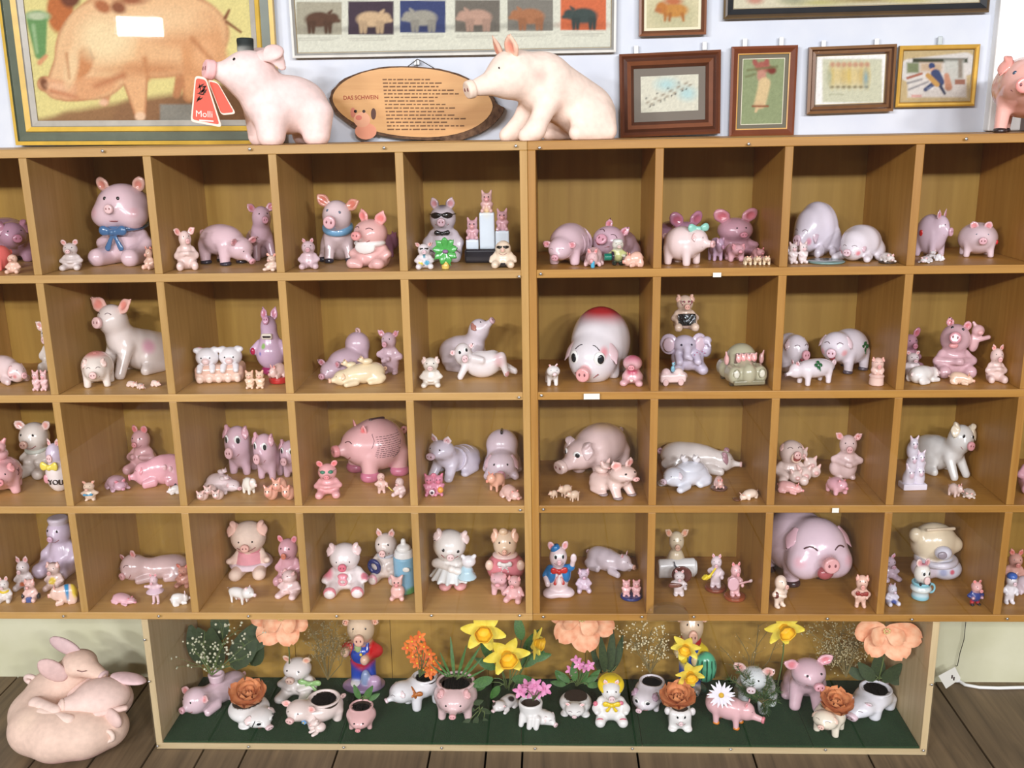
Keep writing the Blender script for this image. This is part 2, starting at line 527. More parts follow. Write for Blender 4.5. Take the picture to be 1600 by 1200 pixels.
class Prim:
    __slots__ = ('t', 'o', 'R', 'p', 'col', 'neg', 'k')

    def __init__(s, t, o, R, p, col, neg=False, k=None):
        s.t, s.o, s.R, s.p, s.col, s.neg, s.k = t, np.array(o, float), R, p, col, neg, k

    def d(s, P):
        q = P - s.o
        if s.R is not None: q = q @ s.R
        t, p = s.t, s.p
        if t == 'e':
            r = np.array(p)
            k0 = np.sqrt(((q / r) ** 2).sum(1)); k1 = np.sqrt(((q / (r * r)) ** 2).sum(1))
            return np.where(k1 < 1e-9, -r.min(), k0 * (k0 - 1) / np.maximum(k1, 1e-9))
        if t == 'c':
            h, r1, r2, fl = p
            x = np.sqrt(q[:, 0] ** 2 + (q[:, 1] / fl) ** 2); z = q[:, 2]
            b = max(-.98, min(.98, (r1 - r2) / h)); a = math.sqrt(1 - b * b)
            kk = -b * x + a * z
            d = np.where(kk < 0, np.hypot(x, z) - r1, np.where(kk > a * h, np.hypot(x, z - h) - r2, x * a + z * b - r1))
            return d * (fl if fl < 1 else 1)
        if t == 'b':
            hx, hy, hz, r = p
            g = np.abs(q) - (np.array([hx, hy, hz]) - r)
            return np.linalg.norm(np.maximum(g, 0), axis=1) + np.minimum(g.max(1), 0) - r
        if t == 't':
            return np.hypot(np.hypot(q[:, 0], q[:, 1]) - p[0], q[:, 2]) - p[1]
        if t == 'y':
            h, r1, r2, rd = p
            rz = (r1 + r2) / 2 + (r2 - r1) / 2 * np.clip(q[:, 2] / h, -1, 1)
            dx = np.hypot(q[:, 0], q[:, 1]) - (rz - rd); dz = np.abs(q[:, 2]) - (h - rd)
            return np.hypot(np.maximum(dx, 0), np.maximum(dz, 0)) + np.minimum(np.maximum(dx, dz), 0) - rd

    def bb(s):
        t, p = s.t, s.p
        if t == 'e':
            e = np.sqrt(((np.eye(3) if s.R is None else s.R) ** 2 @ np.array(p) ** 2)); return s.o - e, s.o + e
        if t == 'c':
            a, b = s.o, s.o + s.R[:, 2] * p[0]
            f = max(1, p[3])
            return np.minimum(a - p[1] * f, b - p[2] * f), np.maximum(a + p[1] * f, b + p[2] * f)
        if t == 'b': h = np.array(p[:3])
        elif t == 't': h = np.array([p[0] + p[1]] * 2 + [p[1]])
        else: h = np.array([max(p[1], p[2])] * 2 + [p[0]])
        e = np.abs(np.eye(3) if s.R is None else s.R) @ h
        return s.o - e, s.o + e


def field(prims, P, k):
    d = None
    for p in prims:
        if p.neg: continue
        v = p.d(P)
        if d is None: d = v; continue
        kk = k if p.k is None else p.k
        if kk <= 0: d = np.minimum(d, v); continue
        h = np.clip(.5 + .5 * (v - d) / kk, 0, 1)
        d = v * (1 - h) + d * h - kk * h * (1 - h)
    for p in prims:
        if p.neg: d = np.maximum(d, -p.d(P))
    return d


EDGES = [((0, 0, 0), (1, 0, 0)), ((0, 1, 0), (1, 1, 0)), ((0, 0, 1), (1, 0, 1)), ((0, 1, 1), (1, 1, 1)),
         ((0, 0, 0), (0, 1, 0)), ((1, 0, 0), (1, 1, 0)), ((0, 0, 1), (0, 1, 1)), ((1, 0, 1), (1, 1, 1)),
         ((0, 0, 0), (0, 0, 1)), ((1, 0, 0), (1, 0, 1)), ((0, 1, 0), (0, 1, 1)), ((1, 1, 0), (1, 1, 1))]


def surface(prims, k, cell, floor=None):
    pos = [p.bb() for p in prims if not p.neg]
    lo = np.min([b[0] for b in pos], axis=0); hi = np.max([b[1] for b in pos], axis=0)
    if floor is not None: lo[2] = max(lo[2], floor)
    ext = hi - lo
    cell = max(cell, float(np.prod(ext + 4 * cell) / 420000) ** (1 / 3))
    lo = lo - 1.6 * cell - k * .25
    n = np.ceil((hi + 1.6 * cell + k * .25 - lo) / cell).astype(int) + 1
    ax = [lo[i] + cell * np.arange(n[i]) for i in range(3)]
    G = np.stack(np.meshgrid(*ax, indexing='ij'), -1).reshape(-1, 3)

    def fn(P):
        d = field(prims, P, k)
        if floor is not None: d = np.maximum(d, floor - P[:, 2])
        return d
    D = fn(G).reshape(n)
    ins = D < 0
    c = [n[0] - 1, n[1] - 1, n[2] - 1]

    def sub(A, o): return A[o[0]:o[0] + c[0], o[1]:o[1] + c[1], o[2]:o[2] + c[2]]
    cnt = sum(sub(ins, (i, j, l)).astype(np.int8) for i in (0, 1) for j in (0, 1) for l in (0, 1))
    act = (cnt > 0) & (cnt < 8)
    idx = -np.ones(c, dtype=np.int64)
    I = np.argwhere(act)
    idx[act] = np.arange(len(I))
    acc = np.zeros((len(I), 3)); num = np.zeros(len(I))
    for a, b in EDGES:
        da = D[I[:, 0] + a[0], I[:, 1] + a[1], I[:, 2] + a[2]]; db = D[I[:, 0] + b[0], I[:, 1] + b[1], I[:, 2] + b[2]]
        x = (da < 0) != (db < 0)
        t = np.where(x, da / np.where(x, da - db, 1), 0)
        pa, pb = np.array(a, float), np.array(b, float)
        acc += np.where(x[:, None], pa + t[:, None] * (pb - pa), 0); num += x
    V = lo + cell * (I + acc / num[:, None])
    F = []
    for axis in range(3):
        o = [0, 0, 0]; o[axis] = 1
        A = ins[:n[0] - o[0], :n[1] - o[1], :n[2] - o[2]]; B = ins[o[0]:, o[1]:, o[2]:]
        u, w = [(1, 2), (2, 0), (0, 1)][axis]
        E_ = np.argwhere(A != B)
        E_ = E_[(E_[:, u] > 0) & (E_[:, w] > 0) & (E_[:, u] < c[u]) & (E_[:, w] < c[w])]
        if not len(E_): continue
        fw = A[E_[:, 0], E_[:, 1], E_[:, 2]]
        q = []
        for du, dw in ((1, 1), (0, 1), (0, 0), (1, 0)):
            e = E_.copy(); e[:, u] -= du; e[:, w] -= dw
            q.append(idx[e[:, 0], e[:, 1], e[:, 2]])
        q = np.stack(q, 1)
        q[~fw] = q[~fw][:, ::-1]
        F.append(q)
    F = np.concatenate(F)
    for _ in range(2):
        h = cell * .25
        d0 = fn(V)
        g = np.stack([(fn(V + np.eye(3)[i] * h) - d0) / h for i in range(3)], 1)
        st = -d0[:, None] * g / np.maximum((g * g).sum(1), .25)[:, None]
        L = np.linalg.norm(st, axis=1)
        V = V + st * np.minimum(1, cell * .6 / np.maximum(L, 1e-9))[:, None]
    return V, F


def colours(prims, V, paints, soft):
    vis = [p for p in prims if not p.neg]
    Dm = np.stack([p.d(V) for p in vis], 1)
    Dm = Dm - Dm.min(1)[:, None]
    Wt = np.exp(-Dm / soft); Wt /= Wt.sum(1)[:, None]
    C = Wt @ np.array([lin(p.col) for p in vis])
    lum = (np.clip((C.max(1) - .25) / .35, 0, 1) * np.clip(1.5 - 2 * (C.max(1) - C.min(1)) / (C.max(1) + 1e-6), 0, 1))[:, None]
    C = C + (np.array([.90, .86, .89]) - C) * PALE * lum
    for (c, r, col, hard) in paints:
        q = np.linalg.norm((V - np.array(c)) / np.array(r), axis=1)
        a = np.clip((1 - q) * hard, 0, 1)
        a = a * a * (3 - 2 * a)
        C = C * (1 - a[:, None]) + a[:, None] * np.array(lin(col))
    return C


def ball_mesh(name, sides=12, rings=8):
    V = [(0, 0, -1)]
    for i in range(1, rings):
        t = -math.pi / 2 + math.pi * i / rings
        for k in range(sides):
            a = 2 * math.pi * k / sides
            V.append((math.cos(t) * math.cos(a), math.cos(t) * math.sin(a), math.sin(t)))
    V.append((0, 0, 1))
    F = [(0, 1 + (k + 1) % sides, 1 + k) for k in range(sides)]
    for i in range(rings - 2):
        b = 1 + i * sides
        for k in range(sides): F.append((b + k, b + (k + 1) % sides, b + sides + (k + 1) % sides, b + sides + k))
    b = 1 + (rings - 2) * sides
    for k in range(sides): F.append((b + k, b + (k + 1) % sides, len(V) - 1))
    return np.array(V), F


BALLS, PLAINS = {}, {}


def gloss(col):
    key = tuple(col)
    if key not in PLAINS: PLAINS[key] = plain('glossy_paint_%d' % (len(PLAINS) + 1), col, .22, coat=.4)
    return PLAINS[key]


def ball(col):
    key = tuple(col)
    if key not in BALLS:
        V, F = ball_mesh('eye')
        BALLS[key] = mesh('bead', V, F, gloss(col), smooth=True)
    return BALLS[key]


PK, LI, MA, WH = (226, 182, 184), (208, 184, 202), (190, 138, 156), (232, 228, 230)
CR, PE, TA, DK = (238, 222, 192), (236, 190, 166), (220, 188, 164), (44, 34, 38)
DIM, PINKIN, BLK = (188, 150, 150), (226, 160, 160), (22, 18, 20)
PALE = .2


class Fig:
    def __init__(s, col=PK, ecol=None, scol=None):
        s.col = col
        s.ecol = ecol or tuple(min(255, int(v * a)) for v, a in zip(col, (1.03, .93, .93)))
        s.scol = scol or tuple(min(255, int(v * a)) for v, a in zip(col, (1.02, .88, .9)))
        s.parts, s.paints, s.beads, s.tubes, s.kk, s.mats, s.labels = {}, [], [], [], {}, {}, {}
        s.n = 0

    def add(s, part, pr): s.parts.setdefault(part, []).append(pr)

    def e(s, part, c, r, col=None, R=None, neg=False, k=None):
        s.add(part, Prim('e', c, R, (r, r, r) if np.isscalar(r) else tuple(r), col or s.col, neg, k))

    def c(s, part, a, b, r1, r2=None, col=None, fl=1.0, n=None, k=None, neg=False):
        a, b = np.array(a, float), np.array(b, float)
        s.add(part, Prim('c', a, align_z(b - a, n), (max(1e-4, float(np.linalg.norm(b - a))), r1, r1 if r2 is None else r2, fl), col or s.col, neg, k))

    def b(s, part, c, h, r=.02, col=None, R=None, neg=False, k=None): s.add(part, Prim('b', c, R, (*h, r), col or s.col, neg, k))

    def t(s, part, c, R0, r, col=None, axis=(0, 0, 1), k=None): s.add(part, Prim('t', c, align_z(axis, (0.3, 1, .1)), (R0, r), col or s.col, False, k))

    def y(s, part, c, h, r1, r2=None, rd=.02, col=None, axis=(0, 0, 1), neg=False, k=None):
        s.add(part, Prim('y', c, align_z(axis, (0.3, 1, .1)), (h, r1, r1 if r2 is None else r2, rd), col or s.col, neg, k))

    def mir(s, fn):
        for sg in (-1, 1): fn(sg)

    def uid(s, name): s.n += 1; return '%s#%d' % (name, s.n)

    def bead(s, name, c, r, col, R=None, parent=None):
        s.beads.append((name, np.array(c, float), (r, r, r) if np.isscalar(r) else tuple(r), col, np.eye(3) if R is None else R)); return len(s.beads) - 1

    def paint(s, c, r, col, hard=1.6): s.paints.append((c, (r, r, r) if np.isscalar(r) else r, col, hard))

    # head-relative points: units of the head radius, x right, -y forward, z up
    def hp(s, x, y, z): return s.hc + s.hR @ (np.array([x, y, z]) * s.hr)

    def hd(s, x, y, z):
        v = s.hR @ np.array([x, y, z], float); return v / np.linalg.norm(v)

    def skin(s, az, el, out=1.0):
        a, e_ = math.radians(az), math.radians(el)
        return s.hp(math.sin(a) * math.cos(e_) * out, -math.cos(a) * math.cos(e_) * out, math.sin(e_) * out)

    def head(s, c, r, rot=(0, 0, 0), ear='up', es=1.0, sl=.35, sr=.36, sz=-.18, eye='dot', eyer=.085, az=27, el=20, mouth=True, part='body', cheek=None, nost=True, muz=1.25, scol=None, ecol=None, col=None, jowl=False):
        r = np.array((r, r, r) if np.isscalar(r) else r, float)
        s.hc, s.hr, s.hR = np.array(c, float), r, Rm(*rot)
        m = float(r.mean()); scol = scol or s.scol; ecol = ecol or s.ecol; col = col or s.col
        s.e(part, c, r, col, s.hR)
        if jowl:
            for sg in (-1, 1): s.e(part, s.hp(.5 * sg, -.35, -.35), r * .6, col, s.hR)
        a, b = s.hp(0, -.5, sz), s.hp(0, -1 - sl, sz)
        if sl > 0: s.c(part, a, b, m * sr * muz * 1.05, m * sr * .8, col)
        f = s.hd(0, -1, 0)
        s.y(s.uid('snout'), b + f * m * sr * .5, m * sr * .42, m * sr * .98, m * sr * .92, m * sr * .18, scol, axis=f)
        if nost:
            for sg in (-1, 1):
                s.bead('nostril', b + f * m * sr * .91 + s.hR @ np.array((sg * sr * .36 * m, 0, .02 * m)), (m * sr * .14, m * sr * .07, m * sr * .22), (126, 72, 76), s.hR)
        if cheek:
            for sg in (-1, 1): s.paint(s.skin(48 * sg, -14, 1.0), m * .34, cheek, 1.3)
        # eyes
        for sg in (-1, 1):
            p = s.skin(az * sg, el, .985)
            if eye == 'dot': s.bead('eye', p, (m * eyer, m * eyer * .6, m * eyer * 1.15), BLK, s.hR)
            elif eye == 'big':
                s.bead('eye', p, (m * .25, m * .09, m * .28), (236, 236, 232), s.hR @ Rm(az * sg))
                s.bead('pupil', s.skin(az * sg + 2, el - 1, 1.03), (m * .16, m * .07, m * .19), (24, 30, 36), s.hR @ Rm(az * sg))
            elif eye == 'blue':
                s.bead('eye', p, (m * eyer * 1.2, m * eyer * .6, m * eyer * 1.2), (70, 84, 104), s.hR)
            elif eye == 'closed':
                pts = [s.skin(az * sg + da, el + 7 * math.cos(math.radians(da * 6.5)), 1.01) for da in (-13, -8, -3, 3, 8, 13)]
                s.tubes.append(('eyelid', pts, m * .03, (90, 60, 64)))
        if mouth:
            zz = -38 if sl > .15 else -34
            pts = [s.skin(da, zz + (abs(da) / 30) ** 2 * 13, 1.03) for da in (-32, -20, -8, 8, 20, 32)]
            s.tubes.append(('mouth', pts, m * .028, (150, 84, 84)))
        # ears
        for sg in (-1, 1):
            ep = s.uid('ear')
            m_ = m * es
            if ear == 'up': base, tip, w, nn = s.hp(.5 * sg, .0, .72), s.hp((.5 + .28 * es) * sg, -.08, .8 + .95 * es), .36, s.hd(.3 * sg, -1, .1)
            elif ear == 'out': base, tip, w, nn = s.hp(.66 * sg, .02, .62), s.hp((.72 + .95 * es) * sg, -.1, .66 + .6 * es), .38, s.hd(.0 * sg, -1, .3)
            elif ear == 'side': base, tip, w, nn = s.hp(.8 * sg, .05, .42), s.hp((.9 + 1.0 * es) * sg, -.1, .46 + .1 * es), .36, s.hd(0, -1, .45)
            elif ear == 'round': base, tip, w, nn = s.hp(.6 * sg, .0, .72), s.hp((.66 + .3 * es) * sg, -.03, .76 + .62 * es), .42, s.hd(.2 * sg, -1, .05)
            elif ear == 'flop':
                k1 = s.hp(.78 * sg, -.12, .92)
                s.c(ep, s.hp(.52 * sg, .05, .7), k1, m_ * .26, m_ * .32, ecol, .5, s.hd(.3 * sg, -.6, 1), m * .1)
                base, tip, w, nn = k1, s.hp((.92 + .12 * es) * sg, -.5, .86 - .85 * es), .36, s.hd(.7 * sg, -1, .4)
            elif ear == 'down':
                base, tip, w, nn = s.hp(.76 * sg, -.1, .66), s.hp((1.05 + .12 * es) * sg, -.3, .62 - 1.1 * es), .36, s.hd(1.0 * sg, -.6, .2)
            elif ear == 'tiny': base, tip, w, nn = s.hp(.5 * sg, -.05, .82), s.hp(.64 * sg, -.08, .98 + .4 * es), .26, s.hd(.2 * sg, -1, .1)
            else: continue
            base, tip, nv = np.array(base), np.array(tip), np.array(nn)
            mid = base + (tip - base) * (.62 if ear == 'round' else .42)
            s.c(ep, base, mid, m_ * w * .7, m_ * w, ecol, .34, nn, m * .08)
            s.c(ep, mid, tip, m_ * w, m_ * (w * .85 if ear == 'round' else .07), ecol, .34, nn, m * .08)
            if ear not in ('flop', 'down'):
                s.parts[ep].append(Prim('e', mid + nv * m_ * w * .52, align_z(tip - base, nn), (m_ * w * .72, m_ * w * .42, float(np.linalg.norm(tip - base)) * .5), ecol, True))
                s.paint(mid + nv * m_ * w * .3, m_ * w * 1.05, tuple(int(v * q) for v, q in zip(ecol, (1.0, .82, .82))), 1.6)

    def quad(s, L=1.0, W=.34, H=.34, leg=.2, hd=.24, hy=.02, hz=.1, hrot=(0, 0, 0), lr=.1, hoof=None, tail=True, part='body', neck=.9, hump=0, **hk):
        bz = leg + H * .9
        s.e(part, (0, 0, bz), (W, L * .5, H))
        if hump: s.e(part, (0, L * .1, bz + H * .25), (W * .9, L * .36, H * hump))
        hc = np.array((0, -L * .5 - hy, bz + hz))
        s.c(part, (0, -L * .2, bz), hc, H * .8, hd * neck)
        for sg in (-1, 1):
            for yy in (-.27, .29):
                s.c(part, (sg * W * .55, yy * L, bz - H * .3), (sg * W * .6, yy * L - .02, lr * .7), lr * 1.25, lr)
                if hoof: s.e('hoof#%d%d' % (sg, yy > 0), (sg * W * .6, yy * L - .03, lr * .3), (lr * 1.12, lr * 1.2, lr * .8), hoof)
        if tail:
            tp = s.uid('tail')
            s.t(tp, (0, L * .52, bz + H * .35), .055, .024, s.ecol, (1, .2, 0)); s.c(tp, (0, L * .46, bz + H * .3), (0, L * .52, bz + H * .3), .03, .024, s.ecol)
        s.head(hc, hd, hrot, part=part, **hk)

    def sit(s, W=.33, D=.29, bh=.62, hd=.25, hz=None, hrot=(0, 0, 0), arm=.072, leg=.12, lo=.24, armto=(.12, -.27, .3), fcol=None, part='body', chest=1.0, neck=None, hy=-.04, legs=True, arms=True, belly=None, **hk):
        s.e(part, (0, .02, bh * .42), (W, D, bh * .44))
        s.e(part, (0, .0, bh * .7), (W * .72 * chest, D * .75, bh * .36))
        hz = bh + hd * .62 if hz is None else hz
        s.head((0, hy, hz), hd, hrot, part=part, **hk)
        for sg in (-1, 1):
            if arms:
                s.c(part, (sg * W * .68, -.02, bh * .78), (sg * W * .98, -.12, bh * .55), arm, arm)
                s.c(part, (sg * W * .98, -.12, bh * .55), (sg * armto[0], armto[1], armto[2]), arm, arm * .85)
            if legs:
                s.c(part, (sg * W * .55, -.05, leg * .95), (sg * (W * .55 + .06), -D - lo * .55, leg * .9), leg * 1.15, leg)
                if fcol: s.e('foot#%d' % sg, (sg * (W * .55 + .06), -D - lo * .72, leg * .95), (leg * .95, leg * .55, leg), fcol)
        if belly: s.paint((0, -D, bh * .4), (W * .7, D, bh * .36), belly, 2)

    def dog(s, W=.28, hd=.2, hz=.8, hy=-.2, hrot=(0, 0, 0), L=.5, lr=.08, hoof=None, part='body', bh=.28, **hk):
        """on its haunches with straight forelegs"""
        s.e(part, (0, L * .55, bh), (W * 1.05, L * .62, bh * 1.02))
        s.c(part, (0, L * .4, bh * 1.15), (0, -L * .1, hz * .62), W * .98, W * .72)
        s.c(part, (0, -L * .1, hz * .62), (0, hy + .04, hz - hd * .2), W * .72, hd * .85)
        for sg in (-1, 1):
            s.c(part, (sg * W * .5, -L * .16, hz * .5), (sg * W * .62, -L * .42, lr * .75), lr * 1.35, lr)
            s.e(part, (sg * W * .85, L * .5, bh * .62), (W * .34, L * .38, bh * .62))
            s.c(part, (sg * W * .95, L * .55, lr * .8), (sg * W * 1.0, L * .12, lr * .75), lr * 1.15, lr)
            if hoof:
                s.e('hoof#%da' % sg, (sg * W * .62, -L * .45, lr * .4), (lr * 1.1, lr * 1.2, lr * .8), hoof)
                s.e('hoof#%db' % sg, (sg * W * 1.0, L * .08, lr * .45), (lr * 1.05, lr * 1.1, lr * .8), hoof)
        s.head((0, hy, hz), hd, hrot, part=part, **hk)

    def lie(s, L=1.1, W=.36, H=.34, hd=.24, hy=.0, hz=-.06, hrot=(0, 0, 0), lr=.085, part='body', tail=True, **hk):
        s.e(part, (0, .06, H * .92), (W, L * .46, H)); s.e(part, (0, L * .25, H * .9), (W * .96, L * .28, H * .95))
        hc = np.array((0, -L * .5 - hy, H + hz))
        s.c(part, (0, -L * .2, H * .95), hc, H * .78, hd * .9)
        for sg in (-1, 1):
            s.c(part, (sg * W * .7, -L * .25, lr * 1.3), (sg * W * .85, -L * .48, lr), lr * 1.3, lr)
            s.e(part, (sg * W * .85, L * .28, H * .5), (W * .3, L * .2, H * .5))
            s.c(part, (sg * W * .9, L * .3, lr), (sg * W * 1.0, L * .08, lr), lr * 1.2, lr)
        if tail:
            tp = s.uid('tail'); s.t(tp, (0, L * .54, H * 1.1), .05, .024, s.ecol, (1, .2, 0)); s.c(tp, (0, L * .46, H * 1.05), (0, L * .53, H * 1.05), .03, .024, s.ecol)
        s.head(hc, hd, hrot, part=part, **hk)

    def up(s, W=.2, bh=.62, legl=.2, hd=.2, hrot=(0, 0, 0), arm=.06, leg=.08, hands=((-.2, -.18, .36), (.2, -.18, .36)), part='body', tcol=None, lcol=None, fcol=None, belly=1.0, hx=0, **hk):
        """standing upright on two legs"""
        tcol = tcol or s.col; lcol = lcol or s.col
        s.e(part, (0, 0, legl + (bh - legl) * .42), (W, W * .85 * belly, (bh - legl) * .52), tcol)
        s.e(part, (0, 0, bh * .86), (W * .7, W * .62, bh * .2), tcol)
        for sg, h in ((-1, hands[0]), (1, hands[1])):
            el = np.array((sg * W * 1.25, -.02, (bh * .85 + h[2]) / 2 - .02))
            s.c(part, (sg * W * .6, 0, bh * .88), el, arm * 1.1, arm, tcol); s.c(part, el, h, arm, arm * .8, tcol); s.e(part, h, arm, s.col, k=.02)
            s.c(part, (sg * W * .45, 0, legl + .05), (sg * W * .55, -.01, leg * .8), leg * 1.15, leg, lcol)
            s.e(part, (sg * W * .6, -.07, leg * .55), (leg * 1.05, leg * 1.6, leg * .75), fcol or lcol, k=.02)
        s.head((hx, -.03, bh + hd * .78), hd, hrot, part=part, **hk)

    # ---- accessories
    def bow(s, c, w, col, R=None, tails=0, name='bow'):
        p = s.uid(name); R = np.eye(3) if R is None else R; c = np.array(c, float)
        for sg in (-1, 1):
            s.c(p, c, c + R @ np.array((sg * w * .5, 0, w * .08)), w * .1, w * .24, col, .55, R @ np.array((0, -1, 0)), w * .05)
            if tails: s.c(p, c, c + R @ np.array((sg * w * .35, -.01, -w * tails)), w * .09, w * .15, col, .4, R @ np.array((0, -1, 0)), w * .05)
        s.e(p, c + R @ np.array((0, -w * .07, 0)), w * .15, col)

    def scarf(s, c, R0, r, col, axis=(0, -.15, 1), name='scarf'):
        p = s.uid(name); s.t(p, c, R0, r, col, axis); return p

    def shades(s, col=BLK, w=.42, h=.24):
        p = s.uid('sunglasses'); m = s.hr.mean()
        for sg in (-1, 1): s.e(p, s.skin(26 * sg, 16, 1.04), (m * w, m * .14, m * h), col, s.hR @ Rm(24 * sg))
        s.c(p, s.skin(-10, 20, 1.06), s.skin(10, 20, 1.06), m * .06, None, col)
        for sg in (-1, 1): s.c(p, s.skin(48 * sg, 18, 1.03), s.skin(86 * sg, 18, 1.04), m * .06, None, col)

    # ---- build
    def finish(s, name, label, cat, bbox, zf, yaw=0, mat='glaze', group=None, y=None, ymax=.34, ymin=.016, lock=False, rmax=1.7, hpx=None, flat=None):
        ph = (bbox[3] - bbox[1]) if hpx is None else hpx
        if ph < 42:                               # too small to show separate snouts and ears
            for key in [k for k in s.parts if k.split('#')[0] in ('ear', 'snout', 'tail', 'hoof', 'foot')]:
                for pr in s.parts.pop(key):
                    if not pr.neg: pr.k = .01; s.parts['body'].append(pr)
            s.beads = [b for b in s.beads if b[0] != 'nostril' and (ph >= 26 or b[0] != 'eye')]
            s.tubes = [t for t in s.tubes if ph >= 34]
        lo = np.min([p.bb()[0] for ps in s.parts.values() for p in ps if not p.neg], axis=0)
        hi = np.max([p.bb()[1] for ps in s.parts.values() for p in ps if not p.neg], axis=0)
        fl = max(lo[2], 0.0) if flat is None else flat
        big = max(hi[2] - fl, .2)
        base = big / float(np.clip(ph * .5, 18, 62))
        out = {}
        for key, ps in s.parts.items():
            kk = s.kk.get(key, .07 if key == 'body' else .03)
            e0 = np.min([p.bb()[0] for p in ps if not p.neg], axis=0); e1 = np.max([p.bb()[1] for p in ps if not p.neg], axis=0)
            cell = base if key == 'body' else min(base, float((e1 - e0).max()) / 9)
            V, F = surface(ps, kk, cell, fl if e0[2] < fl + .02 else None)
            out[key] = (V, F, colours(ps, V, s.paints, .012 if key == 'body' else .008))
        allV = np.concatenate([v[0] for v in out.values()])
        allV = allV - [0, 0, fl]
        a = math.radians(yaw); ca, sa = math.cos(a), math.sin(a)
        RZ = np.array([[ca, -sa, 0], [sa, ca, 0], [0, 0, 1]])
        x0, y0, x1, y1 = bbox
        cxp, tw, th = (x0 + x1) / 2, x1 - x0, y1 - y0
        sub = allV[::max(1, len(allV) // 4000)]
        W0 = sub @ RZ.T
        g = on_z(cxp, y1, zf) if zf < CAM[2] - .08 else on_y(cxp, y1, .1)
        X, Y = g[0], g[1] + .03 if y is None else y
        _, _, zd = proj(np.array([X, Y, zf]))
        sx = tw * zd / FPX / np.ptp(W0[:, 0]); sz = th * zd / FPX / np.ptp(W0[:, 2])
        for it in range(14):
            P = (sub * [sx, sx, sz]) @ RZ.T
            dep0, dep1 = P[:, 1].min(), P[:, 1].max()
            if dep1 - dep0 > ymax - ymin:
                f_ = (ymax - ymin) / (dep1 - dep0); P[:, 1] *= f_; dep0 *= f_; dep1 *= f_
            Y = min(max(Y, ymin - dep0), ymax - dep1)
            Pw = P + [X, Y, zf]
            u, v, zz = proj(Pw)
            sx *= np.clip(tw / np.ptp(u), .7, 1.4); sz *= np.clip(th / np.ptp(v), .7, 1.4)
            r_ = sz / sx
            if lock: sx = sz = math.sqrt(sx * sz)
            else:
                if r_ > rmax: sx, sz = sz / rmax, sz
                if r_ < .58: sx, sz = sx, sx * .58
            X += (cxp - (u.min() + u.max()) / 2) * zd / FPX
            if y is None and zf < CAM[2] - .08:
                p0 = proj(np.array([X, Y, zf]))[1]; p1 = proj(np.array([X, Y + .01, zf]))[1]
                Y += np.clip((y1 - v.max()) / ((p1 - p0) / .01), -.05, .05)
        P = (sub * [sx, sx, sz]) @ RZ.T
        sy = sx
        dep = np.ptp(P[:, 1])
        lx = ly = sx
        if dep > ymax - ymin:
            if abs(ca) > .7: ly = sx * (ymax - ymin) / dep
            else: lx = sx * (ymax - ymin) / dep
        zf = zf + .0006
        sc = np.array([lx, ly, sz]); sy = ly
        P = (sub * sc) @ RZ.T
        if S[4] - .01 < zf < TOPT - .05 or .01 < zf < .1:          # stay inside the compartment
            if zf < .1: cl, cr = bx0 + BT + .002, bx1 - BT - .002
            elif X > -.02: k_ = math.floor(X / PR); cl, cr = k_ * PR + .0015, (k_ + 1) * PR - DT - .0015
            else: k_ = math.floor((XL1 + .005 - X) / PL); cl, cr = XL1 - (k_ + 1) * PL + DT + .0015, (XL1 - k_ * PL if k_ else -.0379) - .0015
            x_lo, x_hi = X + P[:, 0].min(), X + P[:, 0].max()
            if x_lo < cl or x_hi > cr:
                n_lo, n_hi = max(x_lo, cl), min(x_hi, cr)
                f_ = max(.78, (n_hi - n_lo) / (x_hi - x_lo))
                lx, ly = lx * f_, ly * f_; sc = np.array([lx, ly, sz]); sy = ly
                P = (sub * sc) @ RZ.T
                X = n_hi - P[:, 0].max() if x_hi > cr else n_lo - P[:, 0].min()
        Y = min(max(Y, ymin - P[:, 1].min()), ymax - P[:, 1].max())
        multi = len(out) + len(s.beads) + len(s.tubes) > 1
        if multi: root = empty(name, (X, Y, zf), a)
        first = None
        for key, (V, F, C) in out.items():
            m_ = M[s.mats.get(key, mat)]
            me = mesh(key.split('#')[0], (V - [0, 0, fl]) * sc, F, m_, C, True)
            if multi: o = link(key.split('#')[0], me, root)
            else:
                o = link(name, me); o.location = (X, Y, zf); o.rotation_euler = (0, 0, a); root = o
            if key in s.labels and multi: o['label'] = s.labels[key]
        last_eye = None
        for (nm, c, r, col, R) in s.beads:
            o = link(nm, ball(col), root)
            if nm == 'pupil' and last_eye is not None:
                o.parent = last_eye
            loc = (c - [0, 0, fl]) * sc
            mw = Matrix.LocRotScale(Vector(loc), Matrix(R.tolist()).to_quaternion(), Vector(np.array(r) * [lx, ly, sz]))
            if nm == 'pupil' and last_eye is not None: o.matrix_basis = last_mw.inverted() @ mw
            else: o.matrix_basis = mw
            if nm == 'eye': last_eye, last_mw = o, mw
        for (nm, pts, r, col) in s.tubes:
            V, F = tube_arrays((np.array(pts) - [0, 0, fl]) * sc, r * (sx + sz) / 2, 5)
            link(nm, mesh(nm, V, F, gloss(col), smooth=True), root)
        tag(root, label, cat, group)
        return root, sc


BOXROW = {'t': lambda: TOPT, 'b': lambda: BF, 'f': lambda: 0.0}


def zrow(r): return S[r] if r in S else BOXROW[r]()


def put(kind, bbox, row, label, yaw=0, col=PK, name='pig_figurine', cat='pig figurine', acc=None, group=None, y=None, ecol=None, scol=None, mat='glaze', lock=False, ymax=None, ymin=.016, pre=None, hpx=None, z=None, flat=None, kk=None, rmax=1.7, **kw):
    f = Fig(col, ecol, scol)
    if pre: pre(f)
    getattr(f, kind)(**kw) if isinstance(kind, str) else kind(f, **kw)
    if acc: acc(f)
    if kk: f.kk['body'] = kk
    return f.finish(name, label, cat, bbox, zrow(row) if z is None else z, yaw, mat, group, y, ymax if ymax else (.33 if row == 'b' else .35), ymin, lock, rmax, hpx=hpx, flat=flat)


